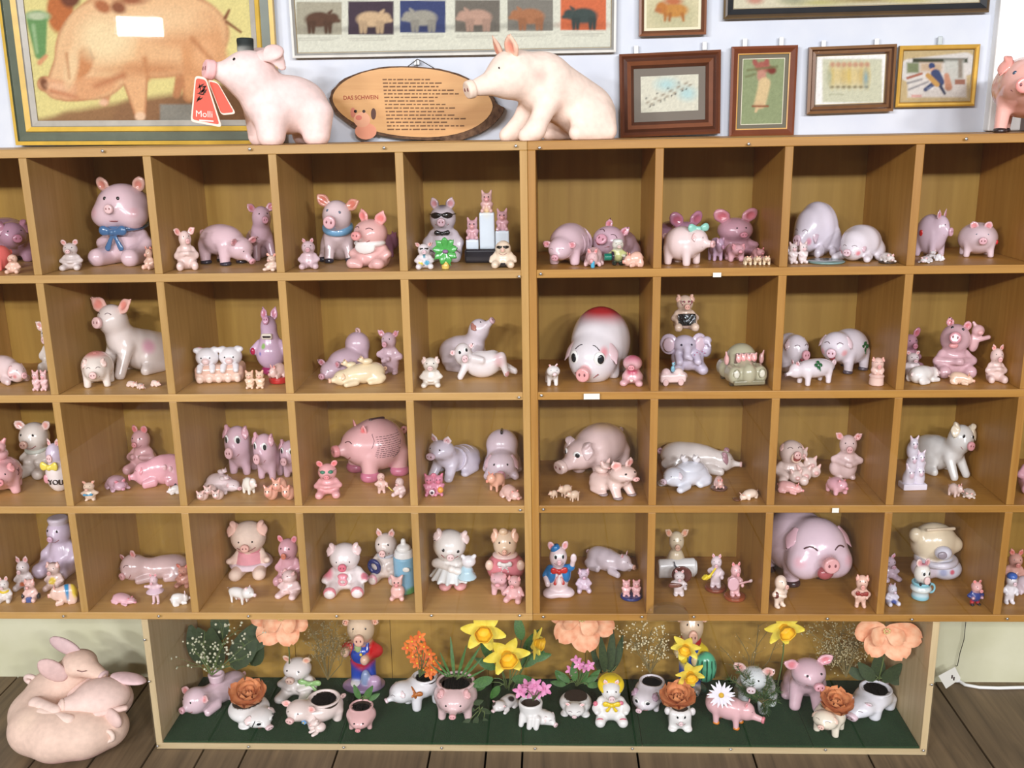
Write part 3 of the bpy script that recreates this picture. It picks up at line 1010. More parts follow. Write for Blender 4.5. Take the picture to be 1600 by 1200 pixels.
BANK = dict(name='piggy_bank', cat='piggy bank')

# ------------------------------------------------------------------ row 1 (top row of pigeon-holes), left to right
put('quad', (-48, 337, 48, 412), 1, 'round purple piggy bank at the left edge of the top row', 40, (166, 122, 142), hpx=75, leg=.1, H=.4, W=.42, ear='flop', **BANK)
put('quad', (-22, 377, 16, 424), 1, 'small coral red pig in front of the purple bank', -30, (228, 110, 104), leg=.06, H=.36, ear='up', ymin=.06, ymax=.13)
put('sit', (7, 395, 33, 426), 1, 'tiny pink squirrel-like sitting pig beside the coral red pig', 10, PE, ear='tiny', y=.034)
put('sit', (92, 374, 130, 424), 1, 'small whitish sitting pig left of the jar with the blue bow', 12, (216, 200, 194), ear='round', es=.8, armto=(.06, -.3, .32))


def a(f):
    f.scarf((0, .0, .57), .3, .045, (70, 108, 150), (0, -.1, 1), 'collar')
    f.bow((-.02, -.38, .5), .32, (70, 108, 150), tails=.75)


put('sit', (137, 276, 243, 417), 1, 'big mauve pig cookie jar with a blue bow tie', -8, (214, 178, 186), name='cookie_jar', cat='cookie jar', acc=a, W=.4, D=.34, bh=.56, hd=(.42, .36, .35), hz=.86, ear='round', es=.52, sl=.04, sr=.2, sz=-.02, eye='dot', eyer=.075, az=17, el=24, cheek=(216, 150, 156), armto=(.3, -.3, .18), leg=.14, jowl=True, ecol=(206, 158, 140), scol=(232, 190, 190))
put('sit', (221, 385, 243, 422), 1, 'tiny pink pig sitting against the jar with the blue bow', -20, PE, ear='round', ymax=.16)
put('sit', (271, 355, 311, 424), 1, 'pale pink pig sitting upright with tall pointed ears and hands on its chest', 20, (232, 200, 190), ear='out', es=1.1, armto=(.06, -.3, .42), sl=.45, hrot=(15, 0, 0), bh=.64, hd=.21)
put('quad', (309, 350, 404, 416), 1, 'lilac pink pig with dark hooves bending its head to the right', 58, (216, 178, 186), hz=-.16, hrot=(0, -32, 0), hoof=(52, 48, 62), ear='out', es=.8, sl=.55, sr=.3, leg=.2, L=1.05)
put('dog', (380, 318, 434, 410), 1, 'slim lilac pig with pricked ears behind the bending pig', 30, (196, 156, 170), ear='out', es=.95, y=.25)
put('sit', (410, 396, 436, 425), 1, 'tiny cream bear-like pig under the slim lilac pig', -15, (240, 208, 186), ear='round', ymax=.12)
put('sit', (465, 372, 500, 422), 1, 'small greyish pink sitting pig left of the blue scarf pig', 10, (204, 170, 176), ear='up', es=.7, armto=(.1, -.3, .1))


def a(f):
    f.scarf((0, -.1, .56), .2, .075, (110, 160, 196), (0, -.3, 1))


put('dog', (495, 304, 566, 412), 1, 'tall grey-pink pig wearing a light blue scarf', 8, (216, 188, 190), acc=a, ecol=(206, 142, 120), hoof=(50, 48, 62), ear='out', es=.9, hd=.25, hz=.76, sr=.45, sl=.3, sz=-.3, eye='blue', L=.4, W=.3, hrot=(-14, 0, 8), y=.2)


def a(f):
    f.e('bib', (0, -.1, .52), (.3, .24, .1), (238, 232, 226)); f.e('bib', (-.02, -.28, .44), (.2, .06, .14), (238, 232, 226))


put('sit', (541, 326, 612, 421), 1, 'grinning glossy pink pig with a white bib', -14, (228, 172, 166), acc=a, hd=.31, bh=.52, hz=.72, ear='up', es=.9, sl=.3, sr=.34, sz=-.12, eye='closed', W=.34, armto=(.12, -.34, .06), lo=.1, hrot=(-10, 4, 6), ymax=.17)
put('quad', (588, 368, 624, 410), 1, 'dark mauve pig rump peeping out behind the bib pig', 120, (150, 96, 118), leg=.08, ear='flop', y=.27)


def a(f):
    f.shades(); f.bow((0, -.26, .5), .2, (26, 24, 28))
    f.paint((0, -.05, 1.02), (.14, .3, .25), (120, 112, 120), 1.4)


put('sit', (660, 311, 725, 414), 1, 'grey pig in black sunglasses and a black bow tie', 0, (196, 182, 190), acc=a, W=.3, bh=.6, hd=.24, ear='up', es=.85, eye=None, sl=.15, sr=.34, armto=(.28, -.22, .14), lo=.14, fcol=(96, 84, 92), y=.2)


def a(f):
    f.shades(w=.36, h=.2)
    f.paint((-.16, -.26, .2), .12, (238, 214, 60), 3); f.paint((.1, -.3, .24), .13, (90, 170, 200), 3); f.paint((-.02, -.3, .12), .08, (30, 40, 60), 3); f.paint((.0, -.27, .5), .11, (70, 140, 160), 3)


put('sit', (647, 379, 679, 422), 1, 'small white pig in sunglasses and a bright patterned shirt beside the palm tree', 8, (232, 222, 224), acc=a, ecol=(214, 170, 160), ear='out', es=.8, eye=None, bh=.58, ymax=.12)


def palm(f):
    f.c('trunk', (0, 0, .0), (.02, 0, .45), .15, .11, (236, 206, 110))
    for i in range(3): f.t('trunk', (.005 * i, 0, .1 + .12 * i), .12 - .01 * i, .035, (222, 186, 90))
    for i in range(9):
        an = i * 2 * math.pi / 9 + .2
        d = np.array([math.cos(an), -.25 + .1 * (i % 2), math.sin(an)])
        p = f.uid('frond'); o_ = np.array([.02, -.06, .64])
        f.c(p, o_ + d * .06, o_ + d * .3, .1, .12, (84, 176, 84), .3, (0, -1, .3)); f.c(p, o_ + d * .3, o_ + d * .52 - (0, 0, .03), .12, .02, (74, 160, 76), .3, (0, -1, .3))
    f.e('coconut', (.03, -.2, .62), (.11, .07, .07), (150, 100, 150))


put(palm, (675, 371, 715, 421), 1, 'little green palm tree with a yellow trunk', 0, name='palm_figurine', cat='palm tree', hpx=60, ymax=.1)


def podium(f):
    f.b('base', (0, 0, .1), (.36, .2, .1), .03, (34, 32, 42))
    for x, h, w in ((-.24, .32, .1), (0, .70, .12), (.24, .44, .11)):
        f.b(f.uid('column'), (x, 0, .19 + (h - .19) / 2 + .0), (w, .13, (h - .17) / 2), .02, (206, 222, 234))
        p = f.uid('piglet')
        c = (214, 166, 160) if x == 0 else (206, 152, 160)
        f.e(p, (x, 0, h + .07), (.09, .08, .09), c); f.e(p, (x, -.02, h + .2), (.085, .075, .075), c); f.e(p, (x, -.1, h + .19), (.035, .03, .03), (220, 150, 150))
        for sg in (-1, 1):
            f.c(p, (x + sg * .05, 0, h + .25), (x + sg * .075, 0, h + .31), .03, .014, c); f.c(p, (x + sg * .05, -.05, h + .04), (x + sg * .07, -.12, h + .03), .035, .03, c); f.c(p, (x + sg * .08, -.02, h + .12), (x + sg * .04, -.09, h + .09), .026, .022, c)
            f.bead('eye', (x + sg * .032, -.088, h + .225), .012, BLK)
    f.paint((0, 0, .7), (.14, .2, .16), (232, 212, 150), 1)


put(podium, (726, 291, 798, 406), 1, 'winners podium with three pigs on white steps and a black base', 0, name='podium_figurine', cat='podium', y=.16)


def a(f): f.shades(w=.4, h=.2); f.b('trousers', (0, -.02, .1), (.28, .24, .09), .06, (38, 32, 34))


put('sit', (764, 376, 808, 420), 1, 'squat beige pig in sunglasses and black trousers at the right end', 0, (236, 214, 186), acc=a, W=.36, bh=.5, hd=.26, hz=.56, ear='none', eye=None, sl=.2, sr=.26, sz=0, armto=(.4, -.2, .2), ymax=.15)
# cell 5
put('quad', (848, 349, 926, 416), 1, 'mauve pink pig with ringed folds lowering its head', -22, (214, 178, 188), hz=-.1, hrot=(0, -20, 0), ear='side', es=.8, sl=.2, sr=.34, leg=.1, H=.42, W=.38, L=1.1, eye='closed', acc=lambda f: [f.t('fold#%d' % i, (0, -.1 + .2 * i, .46), .36, .035, (206, 168, 180), (0, 1, .25)) for i in range(3)])


def a(f): f.e(f.uid('tongue'), f.hp(-.1, -.98, -.4), (.07, .05, .06), (176, 50, 62))


put('lie', (925, 346, 1002, 414), 1, 'laughing mauve pig lolling with its mouth open', -30, (200, 160, 176), acc=a, hd=.36, hz=.1, hrot=(10, 20, 25), ear='up', es=.6, sl=.08, eye='closed', y=.2, L=.9)
put('lie', (912, 388, 944, 421), 1, 'little pink pig with a light blue bottle', -10, (226, 180, 180), acc=lambda f: f.y('bottle', (.05, -.7, .12), .12, .09, None, .03, (84, 178, 214)), L=.8, ymax=.13)


def a(f):
    f.y('drum', (-.36, -.2, .34), .13, .14, None, .03, (20, 120, 100), (1, 0, 0)); f.y('drum_ring', (-.2, -.2, .36), .04, .2, None, .02, (44, 38, 52), (1, 0, 0)); f.y('hat', f.hp(0, .1, .8), .06, .2, .14, .04, (220, 222, 214))


put('up', (943, 374, 980, 416), 1, 'tiny musician with a green accordion and a white cap', 5, (222, 218, 200), acc=a, tcol=(196, 200, 130), lcol=(50, 66, 50), fcol=(24, 30, 26), ear='none', y=.07)
put('lie', (972, 396, 1006, 421), 1, 'small peach pig lying in the corner in front of the laughing pig', -70, (236, 186, 164), L=.9, ymax=.08)
# cell 6
put('quad', (1012, 331, 1098, 404), 1, 'purple piggy bank with big round ears behind the mint bow pig', 25, (176, 128, 154), ear='round', es=1.25, H=.42, W=.42, leg=.12, hd=.28, hz=.16, sl=.1, y=.25, **BANK)


def a(f): f.bow(f.hp(.15, .0, 1.02), .42, (140, 208, 190), Rm(-30))


put('quad', (1035, 352, 1118, 420), 1, 'cream white piggy bank with a mint green bow on its head', 52, (236, 208, 204), acc=a, ear='down', es=.6, W=.42, H=.4, leg=.13, hd=.27, hz=.08, hy=-.05, sl=.5, sr=.34, ymax=.2, ymin=.01, **BANK)
put('sit', (1114, 331, 1189, 409), 1, 'mauve bear-eared piggy bank with a round snout', 12, (190, 138, 152), ear='round', es=1.0, hd=.34, W=.38, bh=.5, hz=.68, sl=.15, sr=.24, sz=-.22, eyer=.06, az=16, el=16, mouth=False, armto=(.24, -.3, .12), lo=.12, y=.24, **BANK)
put('quad', (1106, 375, 1133, 413), 1, 'small lilac pig between the cream pig and the bear-eared bank', 20, (182, 146, 174), leg=.16, ear='flop', y=.13)
put('quad', (1132, 386, 1165, 416), 1, 'small mauve pink pig at the feet of the bear-eared bank', 5, (206, 150, 160), leg=.16, ear='flop', ymin=.065, ymax=.17)
put('quad', (1173, 386, 1195, 407), 1, 'tiny dusky pink pig behind three cream piglets', 10, (200, 140, 142), y=.13)
for i, (x, w) in enumerate(((1161, 'leftmost'), (1176, 'middle'), (1190, 'rightmost'))):
    put('quad', (x, 405, x + 14, 420), 1, w + ' of three tiny cream piglets in a row at the front', 0, (240, 216, 178), group='three tiny cream piglets', leg=.24, ymax=.09)
# cell 7
put('lie', (1226, 315, 1316, 404), 1, 'large round lilac white sleeping pig beside the divider', -48, (216, 206, 220), ear='down', es=.9, hd=.3, W=.5, H=.5, L=1.0, hz=-.14, hy=-.14, eye='closed', sl=.1, ecol=(200, 170, 186), cheek=(222, 150, 170))
put('lie', (1299, 351, 1384, 411), 1, 'smaller round white sleeping pig with pink face', -38, (224, 214, 222), ear='down', es=.8, hd=.28, W=.46, H=.46, L=1.0, hz=-.16, hy=-.12, eye='closed', sl=.1, ecol=(214, 176, 190), cheek=(226, 140, 150), ymax=.2)


def pair(f, sp=.26, **k):
    for sg in (-1, 1):
        x = sg * sp
        f.e('body', (x, 0, .28), (.22, .2, .28)); f.e('body', (x, -.03, .62), (.2, .19, .19)); f.e('body', (x, -.22, .58), (.09, .06, .07), f.scol)
        for s2 in (-1, 1):
            f.c('body', (x + s2 * .11, 0, .74), (x + s2 * .17, 0, .86), .08, .04, f.ecol, k=.02); f.c('body', (x + s2 * .1, -.1, .08), (x + s2 * .13, -.24, .07), .08, .07, k=.03); f.c('body', (x + s2 * .2, -.04, .42), (x + s2 * .12, -.2, .32), .06, .05, k=.03)
            f.bead('eye', (x + s2 * .07, -.205, .67), .022, BLK)
    f.kk['body'] = .04


put(pair, (1231, 380, 1263, 416), 1, 'two little white pigs huddled against the left divider', 10, (232, 214, 212), y=.06)
put('dog', (1378, 379, 1402, 404), 1, 'tiny white pig sitting at the tail of the smaller sleeping pig', 0, WH, y=.16)
put('lie', (1372, 396, 1401, 414), 1, 'tiny white pig lying on a dark little stand', 0, (232, 222, 216), acc=lambda f: f.y('stand', (0, 0, -.02), .1, .55, None, .03, (66, 52, 44)), ymax=.12, flat=-.12)
o = link('glass_coaster', mesh('glass_coaster', *lathe([(.0, 0), (.044, 0), (.046, .003), (.043, .005), (0, .004)], 28), plain('teal_glass', (120, 150, 146), .15, coat=.4), smooth=True))
o.location = (on_z(1296, 413, S[1])[0], .075, S[1] + .0006); tag(o, 'flat greenish glass coaster on the shelf in front of the sleeping pigs', 'coaster')
# cell 8
put('quad', (1428, 321, 1490, 398), 1, 'lilac piggy bank with red hearts and pricked ears looking right', 36, (200, 170, 186), acc=lambda f: (f.bead('heart', (-.41, .08, .52), (.03, .07, .07), (200, 40, 44)), f.bead('heart', (-.2, .36, .62), (.05, .05, .06), (200, 40, 44))), ear='up', es=.75, W=.42, H=.44, leg=.08, hd=.28, hz=.14, hy=-.14, sl=.2, y=.17, **BANK)
put('quad', (1496, 346, 1560, 403), 1, 'round pale mauve piggy bank with one red heart on its flank', -12, (214, 184, 190), acc=lambda f: f.bead('heart', (.4, -.24, .42), (.05, .06, .07), (204, 44, 50)), ear='tiny', es=1.2, W=.48, H=.44, leg=.1, hd=.3, hz=.05, hy=-.24, sl=.12, eye='blue', lr=.075, **BANK)
put('lie', (1434, 400, 1458, 412), 1, 'tiny white piglet lying at the front under the hearts pig', -30, WH, ymax=.08)
put('dog', (1445, 388, 1463, 403), 1, 'tiny white piglet sitting upright under the hearts pig', 0, WH, y=.11)
put('lie', (1461, 397, 1476, 409), 1, 'tiny white piglet lying to the right under the hearts pig', 40, WH, y=.075)

# ------------------------------------------------------------------ row 2
put('lie', (-22, 555, 47, 603), 2, 'pink and white pig lying at the left edge of the second row', 60, (230, 200, 198), cheek=(220, 140, 140), ear='down')
put(pair, (49, 578, 76, 612), 2, 'pair of little pink pigs side by side by the left divider', 0, (234, 186, 184))
put('sit', (56, 510, 96, 592), 2, 'white pig mostly hidden behind the left divider', 0, (226, 214, 200), y=.26, ear='out')
put('quad', (126, 548, 179, 607), 2, 'pink and white piggy bank with a coin slot in its back', 14, (236, 222, 208), acc=lambda f: (f.paint((0, .0, .95), (.5, .55, .36), (214, 140, 132), 1.6), f.b('coin_slot', (0, -.05, .91), (.05, .12, .02), .01, BLK)), W=.44, H=.42, leg=.14, hd=.3, hz=-.04, hy=-.16, ear='flop', es=.7, sl=.18, eye='closed', **BANK)
put('dog', (141, 459, 274, 588), 2, 'large pearly white pig seated and looking up to the left', -32, (222, 206, 196), ear='out', es=1.15, hd=.22, hz=.84, hrot=(12, 8, 0), W=.3, L=.72, sl=.2, sr=.4, eye='closed', ecol=(226, 172, 156), acc=lambda f: (f.paint((.28, .2, .4), .16, (222, 170, 186), 1.3), f.paint((-.1, -.2, .5), .14, (214, 210, 170), 1.2)), ymin=.05)
for bb, w, yw in (((197, 595, 217, 606), 'leftmost', 60), ((213, 599, 228, 609), 'middle', 40), ((235, 594, 252, 605), 'rightmost', 70)):
    put('lie', bb, 2, w + ' of three tiny pale piglets scattered on the shelf', yw, (238, 206, 190), group='three scattered piglets', ymax=.12)


def basket(f):
    f.b('basket', (0, 0, .2), (.52, .3, .2), .12, (226, 182, 160))
    for i in range(5): f.e('basket', (-.4 + .2 * i, -.3, .1), (.08, .06, .09), (236, 204, 184))
    for sg in (-1, 1):
        p = f.uid('piglet'); x = sg * .25
        f.e(p, (x, -.05, .55), (.25, .23, .22), WH); f.e(p, (x, -.28, .5), (.08, .06, .07), (236, 200, 196))
        for s2 in (-1, 1):
            f.c(p, (x + s2 * .16, -.02, .7), (x + s2 * .23, -.08, .72), .09, .06, WH); f.c(p, (x + s2 * .13, -.26, .38), (x + s2 * .14, -.34, .3), .07, .06, WH)
            f.bead('eye', (x + s2 * .09, -.262, .58), .018, BLK)
    f.paint((-.4, 0, .74), .1, (220, 130, 130), 2)


put(basket, (301, 540, 385, 600), 2, 'two white pigs looking out of a pink basket', 8, name='pig_figurine')


def singer(f):
    f.e('base', (0, 0, .08), (.26, .24, .1), (158, 40, 96))
    f.e('body', (0, 0, .36), (.36, .32, .27)); f.e('body', (0, 0, .58), (.24, .22, .2)); f.head((0, 0, .8), .2, (0, 30, 0), ear='up', es=1.1, sl=.1, sr=.4, sz=.1, mouth=False, eye='dot', el=40)
    f.b('teeth', (0, -.22, .68), (.13, .05, .05), .03, (232, 220, 196)); f.b('open_mouth', (0, -.25, .68), (.11, .03, .018), .01, (40, 20, 24))
    for sg in (-1, 1): f.c('body', (sg * .28, 0, .5), (sg * .42, -.1, .42), .09, .07); 
    f.e('button#1', (-.4, -.14, .42), .06, (190, 40, 80)); f.paint((-.1, -.25, .52), .07, (150, 190, 110), 2); f.paint((-.2, -.3, .4), .06, (120, 120, 190), 2)


put(singer, (390, 476, 452, 584), 2, 'pear-shaped lilac pig singing with a wide open mouth', 0, (204, 166, 196), y=.2)
put(pair, (382, 578, 414, 609), 2, 'two tiny cream bear-like pigs standing side by side', 5, (240, 204, 172), ymax=.1)
put('lie', (418, 563, 452, 597), 2, 'small pink pig resting on a round red cushion', -30, (240, 200, 190), acc=lambda f: f.y('cushion', (0, 0, -.1), .14, .62, None, .1, (196, 40, 44)), L=.9, ymax=.14, flat=-.24)
# cell 3
put('quad', (496, 507, 578, 589), 2, 'lilac pig bowing with its rump in the air', -38, (196, 164, 180), pre=lambda f: (f.e('body', (0, .36, .72), (.3, .3, .32)), f.c('body', (.14, .42, .6), (.16, .42, .05), .12, .09), f.c('body', (-.14, .42, .6), (-.16, .42, .05), .12, .09)), hz=-.16, hrot=(10, -4, 0), ear='out', es=.8, leg=.04, H=.34, sl=.2, tail=False, acc=lambda f: f.t('tail', (0, .4, 1.06), .06, .03, (206, 164, 160), (0, 1, .2)), y=.2)


def sow(f, n=2, **k):
    f.lie(**k)
    for i in range(n):
        p = f.uid('piglet'); q = np.array((.12 - .26 * i, .1 - .4 * i, .72 - .12 * i))
        f.e(p, q, (.11, .16, .1)); f.e(p, q + (0, -.16, .07), .09); f.e(p, q + (0, -.25, .06), .035, f.scol)
        for sg in (-1, 1): f.c(p, q + (sg * .05, -.15, .13), q + (sg * .09, -.15, .2), .035, .018, f.ecol); f.bead('eye', q + (sg * .035, -.24, .1), .013, BLK)


put(sow, (512, 556, 605, 606), 2, 'cream sow lying with two piglets climbing on her back', -62, (238, 218, 176), ear='down', es=.7, L=1.2, hz=-.1, ymax=.19, ymin=.01)
put('up', (588, 518, 630, 589), 2, 'lilac pink pig standing upright with its arms folded', -14, (212, 176, 190), W=.26, hd=.21, bh=.66, legl=.08, ear='out', es=.9, hands=((.06, -.27, .42), (-.1, -.27, .36)), y=.2)
# cell 4
put('sit', (655, 557, 692, 607), 2, 'small white bear-like pig sitting with hands on its belly', 4, (236, 228, 214), ear='flop', es=.9, armto=(.05, -.3, .24), leg=.1, hd=.27)
put('dog', (686, 490, 774, 578), 2, 'lilac white pig stretching its head up behind the reclining pig', 62, (212, 198, 206), hd=.2, hz=.74, hrot=(0, 38, 0), ear='down', es=.7, sl=.6, sr=.34, L=.62, ecol=(178, 120, 106), y=.24)


def recline(f):
    f.e('body', (.08, 0, .24), (.42, .28, .25)); f.e('body', (.34, .02, .3), (.22, .22, .2)); f.c('body', (.3, -.12, .3), (.55, -.16, .38), .13, .1); f.c('body', (.55, -.16, .38), (.66, -.18, .1), .1, .07); f.c('body', (.4, .12, .25), (.86, .02, .1), .12, .06)
    f.c('body', (-.25, -.16, .3), (-.42, -.26, .06), .09, .07); f.c('body', (-.12, -.2, .38), (.1, -.28, .36), .07, .06)
    f.head((-.36, -.06, .44), .21, (12, -2, -14), ear='side', es=.6, sl=.35, sr=.36, sz=-.1, eye='big', az=24, el=26)
    f.e('trotter', (.67, -.2, .1), (.06, .06, .06), (200, 140, 140)); f.paint((.5, -.2, .35), .2, (226, 186, 190), 1.2)


put(recline, (702, 536, 809, 594), 2, 'white pig reclining on its side with one leg raised', 0, (230, 222, 222), ymax=.2)
# cell 5
put('quad', (851, 569, 875, 605), 2, 'tiny white kitten-like pig at the left of the red-backed pig', 8, (238, 234, 230), leg=.3, lr=.08, hd=.26, H=.24, W=.24, hz=.26, ear='up', es=.8, eye='blue', ymax=.12)
put('quad', (882, 479, 985, 598), 2, 'large white piggy bank with a red airbrushed back', -20, (226, 220, 224), acc=lambda f: (f.paint((0, .1, 1.1), (.62, .7, .58), (176, 44, 48), 1.7), f.paint((.3, -.78, .55), (.12, .2, .2), (226, 130, 140), 1.5), f.paint(f.hp(0, -1.1, -.3), .14, (232, 150, 150), 2), [f.tubes.append(('eyebrow', [f.skin(sg * (18 + 6 * i), 44 - 3 * i * i * .5, 1.02) for i in range(4)], .008, (60, 50, 54))) for sg in (-1, 1)]), L=.9, W=.5, H=.56, leg=.02, hd=.4, hz=-.2, hy=.02, ear='down', es=.62, sl=.16, sr=.3, sz=-.35, eye='big', az=34, el=12, neck=.85, ecol=(224, 190, 196), scol=(232, 160, 160), **BANK)
put('sit', (968, 555, 1005, 605), 2, 'small magenta and pink pig bank at the right of the red-backed pig', -10, (228, 170, 176), acc=lambda f: (f.paint((0, 0, .95), (.4, .4, .3), (188, 72, 110), 1.5), f.paint((0, -.2, .5), (.3, .24, .2), (196, 80, 110), 1.4), f.bead('nose', (0, -.36, .2), .06, (240, 220, 214))), hd=.3, bh=.6, ear='none', eye=None, mouth=False, arms=False, name='piggy_bank', cat='piggy bank', ymax=.13)
# cell 6


def elephant(f):
    f.e('body', (0, .04, .36), (.4, .3, .34)); f.e('body', (-.1, -.05, .72), (.28, .26, .24)); f.c('body', (-.08, -.3, .68), (-.1, -.42, .5), .1, .07); f.c('body', (-.1, -.42, .5), (-.02, -.46, .44), .07, .05)
    for sg in (-1, 1):
        f.c('body', (sg * .24, -.1, .18), (sg * .3, -.34, .12), .16, .13); f.c('body', (sg * .2 - .05, -.16, .48), (sg * .22 - .05, -.36, .34), .1, .09)
        p = f.uid('ear'); f.e(p, (-.1 + sg * .36, .02, .72), (.22, .07, .27), (206, 186, 208), Rm(sg * 20)); f.e(p, (-.1 + sg * .38, -.07, .72), (.14, .05, .19), (222, 190, 206), Rm(sg * 20))
        f.bead('eye', (-.1 + sg * .12, -.29, .76), .028, (50, 50, 70))
    f.e('calf', (.44, .05, .55), (.14, .14, .2), (196, 184, 208)); f.e('calf', (.44, -.02, .8), (.12, .11, .11), (200, 186, 206)); f.c('calf', (.46, -.1, .78), (.5, -.15, .68), .04, .03)
    for i in range(5): f.bead('flower', (.1 + .07 * i, -.29 + .04 * i, .5 + .05 * (i % 2)), .018, (180, 110, 140))


el, _ = put(elephant, (1031, 519, 1112, 586), 2, 'lilac elephant mother with her calf carrying the reading pig', 4, (200, 188, 212), name='elephant_figurine', cat='elephant', y=.2)


def a(f):
    p = 'book'
    for sg in (-1, 1): f.b(p, (sg * .13, -.36, .32), (.14, .02, .17), .01, (20, 20, 22), Rm(sg * -18, 12))
    q = f.uid('glasses')
    for sg in (-1, 1): f.t(q, f.skin(26 * sg, 14, 1.06), .06, .02, (150, 70, 90), f.hd(.3 * sg, -1, .1))


put('sit', (1048, 469, 1093, 528), 2, 'pig with glasses reading a black book on top of the elephant', 4, (226, 196, 170), acc=a, ear='flop', es=.8, hd=.24, bh=.58, armto=(.24, -.34, .26), y=.2, z=S[2] + .118)


def cart(f):
    f.b('body', (0, 0, .26), (.6, .26, .16), .1, (232, 200, 196)); f.e('body', (-.3, 0, .42), (.22, .2, .18), (228, 190, 190)); f.e('body', (.28, 0, .4), (.24, .22, .2), (232, 206, 200)); f.e('body', (.55, 0, .3), (.14, .14, .13), (232, 200, 196))
    for x in (-.36, .34): f.y(f.uid('wheel'), (x, -.27, .13), .05, .13, None, .03, (222, 180, 176), (0, 1, 0))
    f.e('bird', (.0, -.05, .58), (.1, .09, .12), (120, 178, 200)); f.e('bird', (.02, -.08, .78), (.085, .08, .08), (130, 186, 206)); f.paint((0, -.1, .86), .05, (200, 80, 80), 2); f.bead('eye', (.05, -.16, .8), .018, BLK)


put(cart, (1029, 565, 1074, 604), 2, 'little pink pig car with a light blue bird on top', 6, hpx=50, ymax=.12)


def beetle(f):
    c = (176, 172, 140)
    f.e('body', (0, .1, .68), (.62, .62, .46), c); f.b('body', (0, 0, .36), (.66, .92, .2), .16, c); f.c('body', (0, -.45, .42), (0, -.86, .38), .36, .3, c)
    for sg in (-1, 1):
        f.c('body', (sg * .55, -.75, .34), (sg * .56, -.4, .34), .25, .27, c); f.c('body', (sg * .55, .4, .34), (sg * .56, .75, .34), .27, .25, c)
        f.y(f.uid('headlight'), (sg * .52, -.98, .4), .04, .13, .1, .03, (214, 210, 186), (0, -1, 0)); f.t(f.uid('headlight_ring'), (sg * .52, -.97, .4), .125, .025, (150, 146, 118), (0, 1, 0))
        for yy in (-.6, .6): f.y(f.uid('wheel'), (sg * .56, yy, .17), .1, .19, None, .04, (70, 66, 56), (1, 0, 0))
        p = f.uid('side_piglet'); f.e(p, (sg * .72, -.25, .72), (.1, .13, .16), (230, 170, 166)); f.c(p, (sg * .74, -.3, .84), (sg * .78, -.32, .96), .05, .03, (230, 170, 166))
    f.b('windscreen', (0, -.46, .78), (.46, .03, .18), .03, (120, 96, 88), Rm(0, -22))
    for i, x in enumerate((-.32, -.11, .11, .32)):
        p = f.uid('piglet'); f.e(p, (x, -.54, .78 + .02 * (i % 2)), (.115, .08, .12), (234, 170, 166)); f.e(p, (x, -.62, .76), (.045, .03, .04), (240, 150, 150))
        for sg in (-1, 1): f.c(p, (x + sg * .06, -.53, .88), (x + sg * .09, -.53, .95), .035, .02, (234, 170, 166))
    f.b('bumper', (0, -1.0, .15), (.64, .06, .07), .04, (136, 130, 104))
    f.c('trim_line', (0, -.92, .66), (0, -1.1, .3), .02, .02, (140, 136, 110))


put(beetle, (1119, 536, 1199, 604), 2, 'grey-green round car with pink pigs behind the windscreen', 8, (176, 172, 140), name='car_figurine', cat='car figurine', ymax=.3)
# cell 7
def laugh(f, p='mouth_opening'): f.e(p, f.hp(0, -1.05, -.52), (.08, .06, .06), (150, 60, 70))


put('quad', (1206, 510, 1266, 572), 2, 'white laughing pig half hidden behind the divider', 22, (222, 212, 220), acc=laugh, hd=.34, hz=.1, hy=-.1, ear='down', es=.6, leg=.04, W=.42, H=.44, L=.8, eye='closed', sl=.25, scol=(214, 150, 162), mouth=False, y=.22)
CLOVER = [(0, .07), (.07, 0), (-.07, 0), (0, -.07)]


def clover(f, c, w, R):
    c = np.array(c, float)
    for dx, dz in CLOVER: f.bead('clover_leaf', c + R @ np.array((dx * w, 0, dz * w)), (.052 * w, .014 * w, .052 * w), (34, 92, 52), R)
    f.bead('clover_leaf', c + R @ np.array((.03 * w, 0, -.12 * w)), (.014 * w, .01 * w, .06 * w), (34, 92, 52), R)


put('quad', (1279, 516, 1361, 588), 2, 'large laughing white pig with a green clover on its side', -54, (222, 212, 222), acc=lambda f: (laugh(f), clover(f, (.41, .06, .6), 1.0, Rm(86))), hrot=(26, 0, 0), hd=.34, hz=.06, hy=-.04, ear='down', es=.62, leg=.16, W=.42, H=.42, L=1.0, eye='closed', sl=.2, sr=.34, hoof=(90, 80, 92), cheek=(230, 170, 176), mouth=False, ymin=.125)
put('quad', (1224, 560, 1307, 604), 2, 'small running white pig with a green clover on its back', -66, (228, 216, 222), acc=lambda f: clover(f, (.25, -.1, .5), .9, Rm(80, 28)), hz=.0, hd=.17, W=.27, H=.23, L=1.15, leg=.16, lr=.065, ear='up', es=.9, sl=.8, sr=.3, hrot=(0, -8, 0), scol=(120, 100, 104), ymax=.13)


def barrel(f):
    f.y('barrel', (0, 0, .2), .2, .3, .27, .04, (234, 196, 180)); f.t('barrel', (0, 0, .33), .28, .03, (222, 180, 166))
    f.e('body', (0, 0, .52), (.25, .22, .2)); f.head((0, -.01, .76), .24, (0, 0, 0), ear='flop', es=.6, sl=.1, sr=.34, eye='closed')
    for sg in (-1, 1): f.c('body', (sg * .2, -.08, .55), (sg * .12, -.22, .46), .07, .06)


put(barrel, (1357, 558, 1383, 604), 2, 'small peach pig standing in a round tub', -4, (234, 192, 176), ymax=.12)
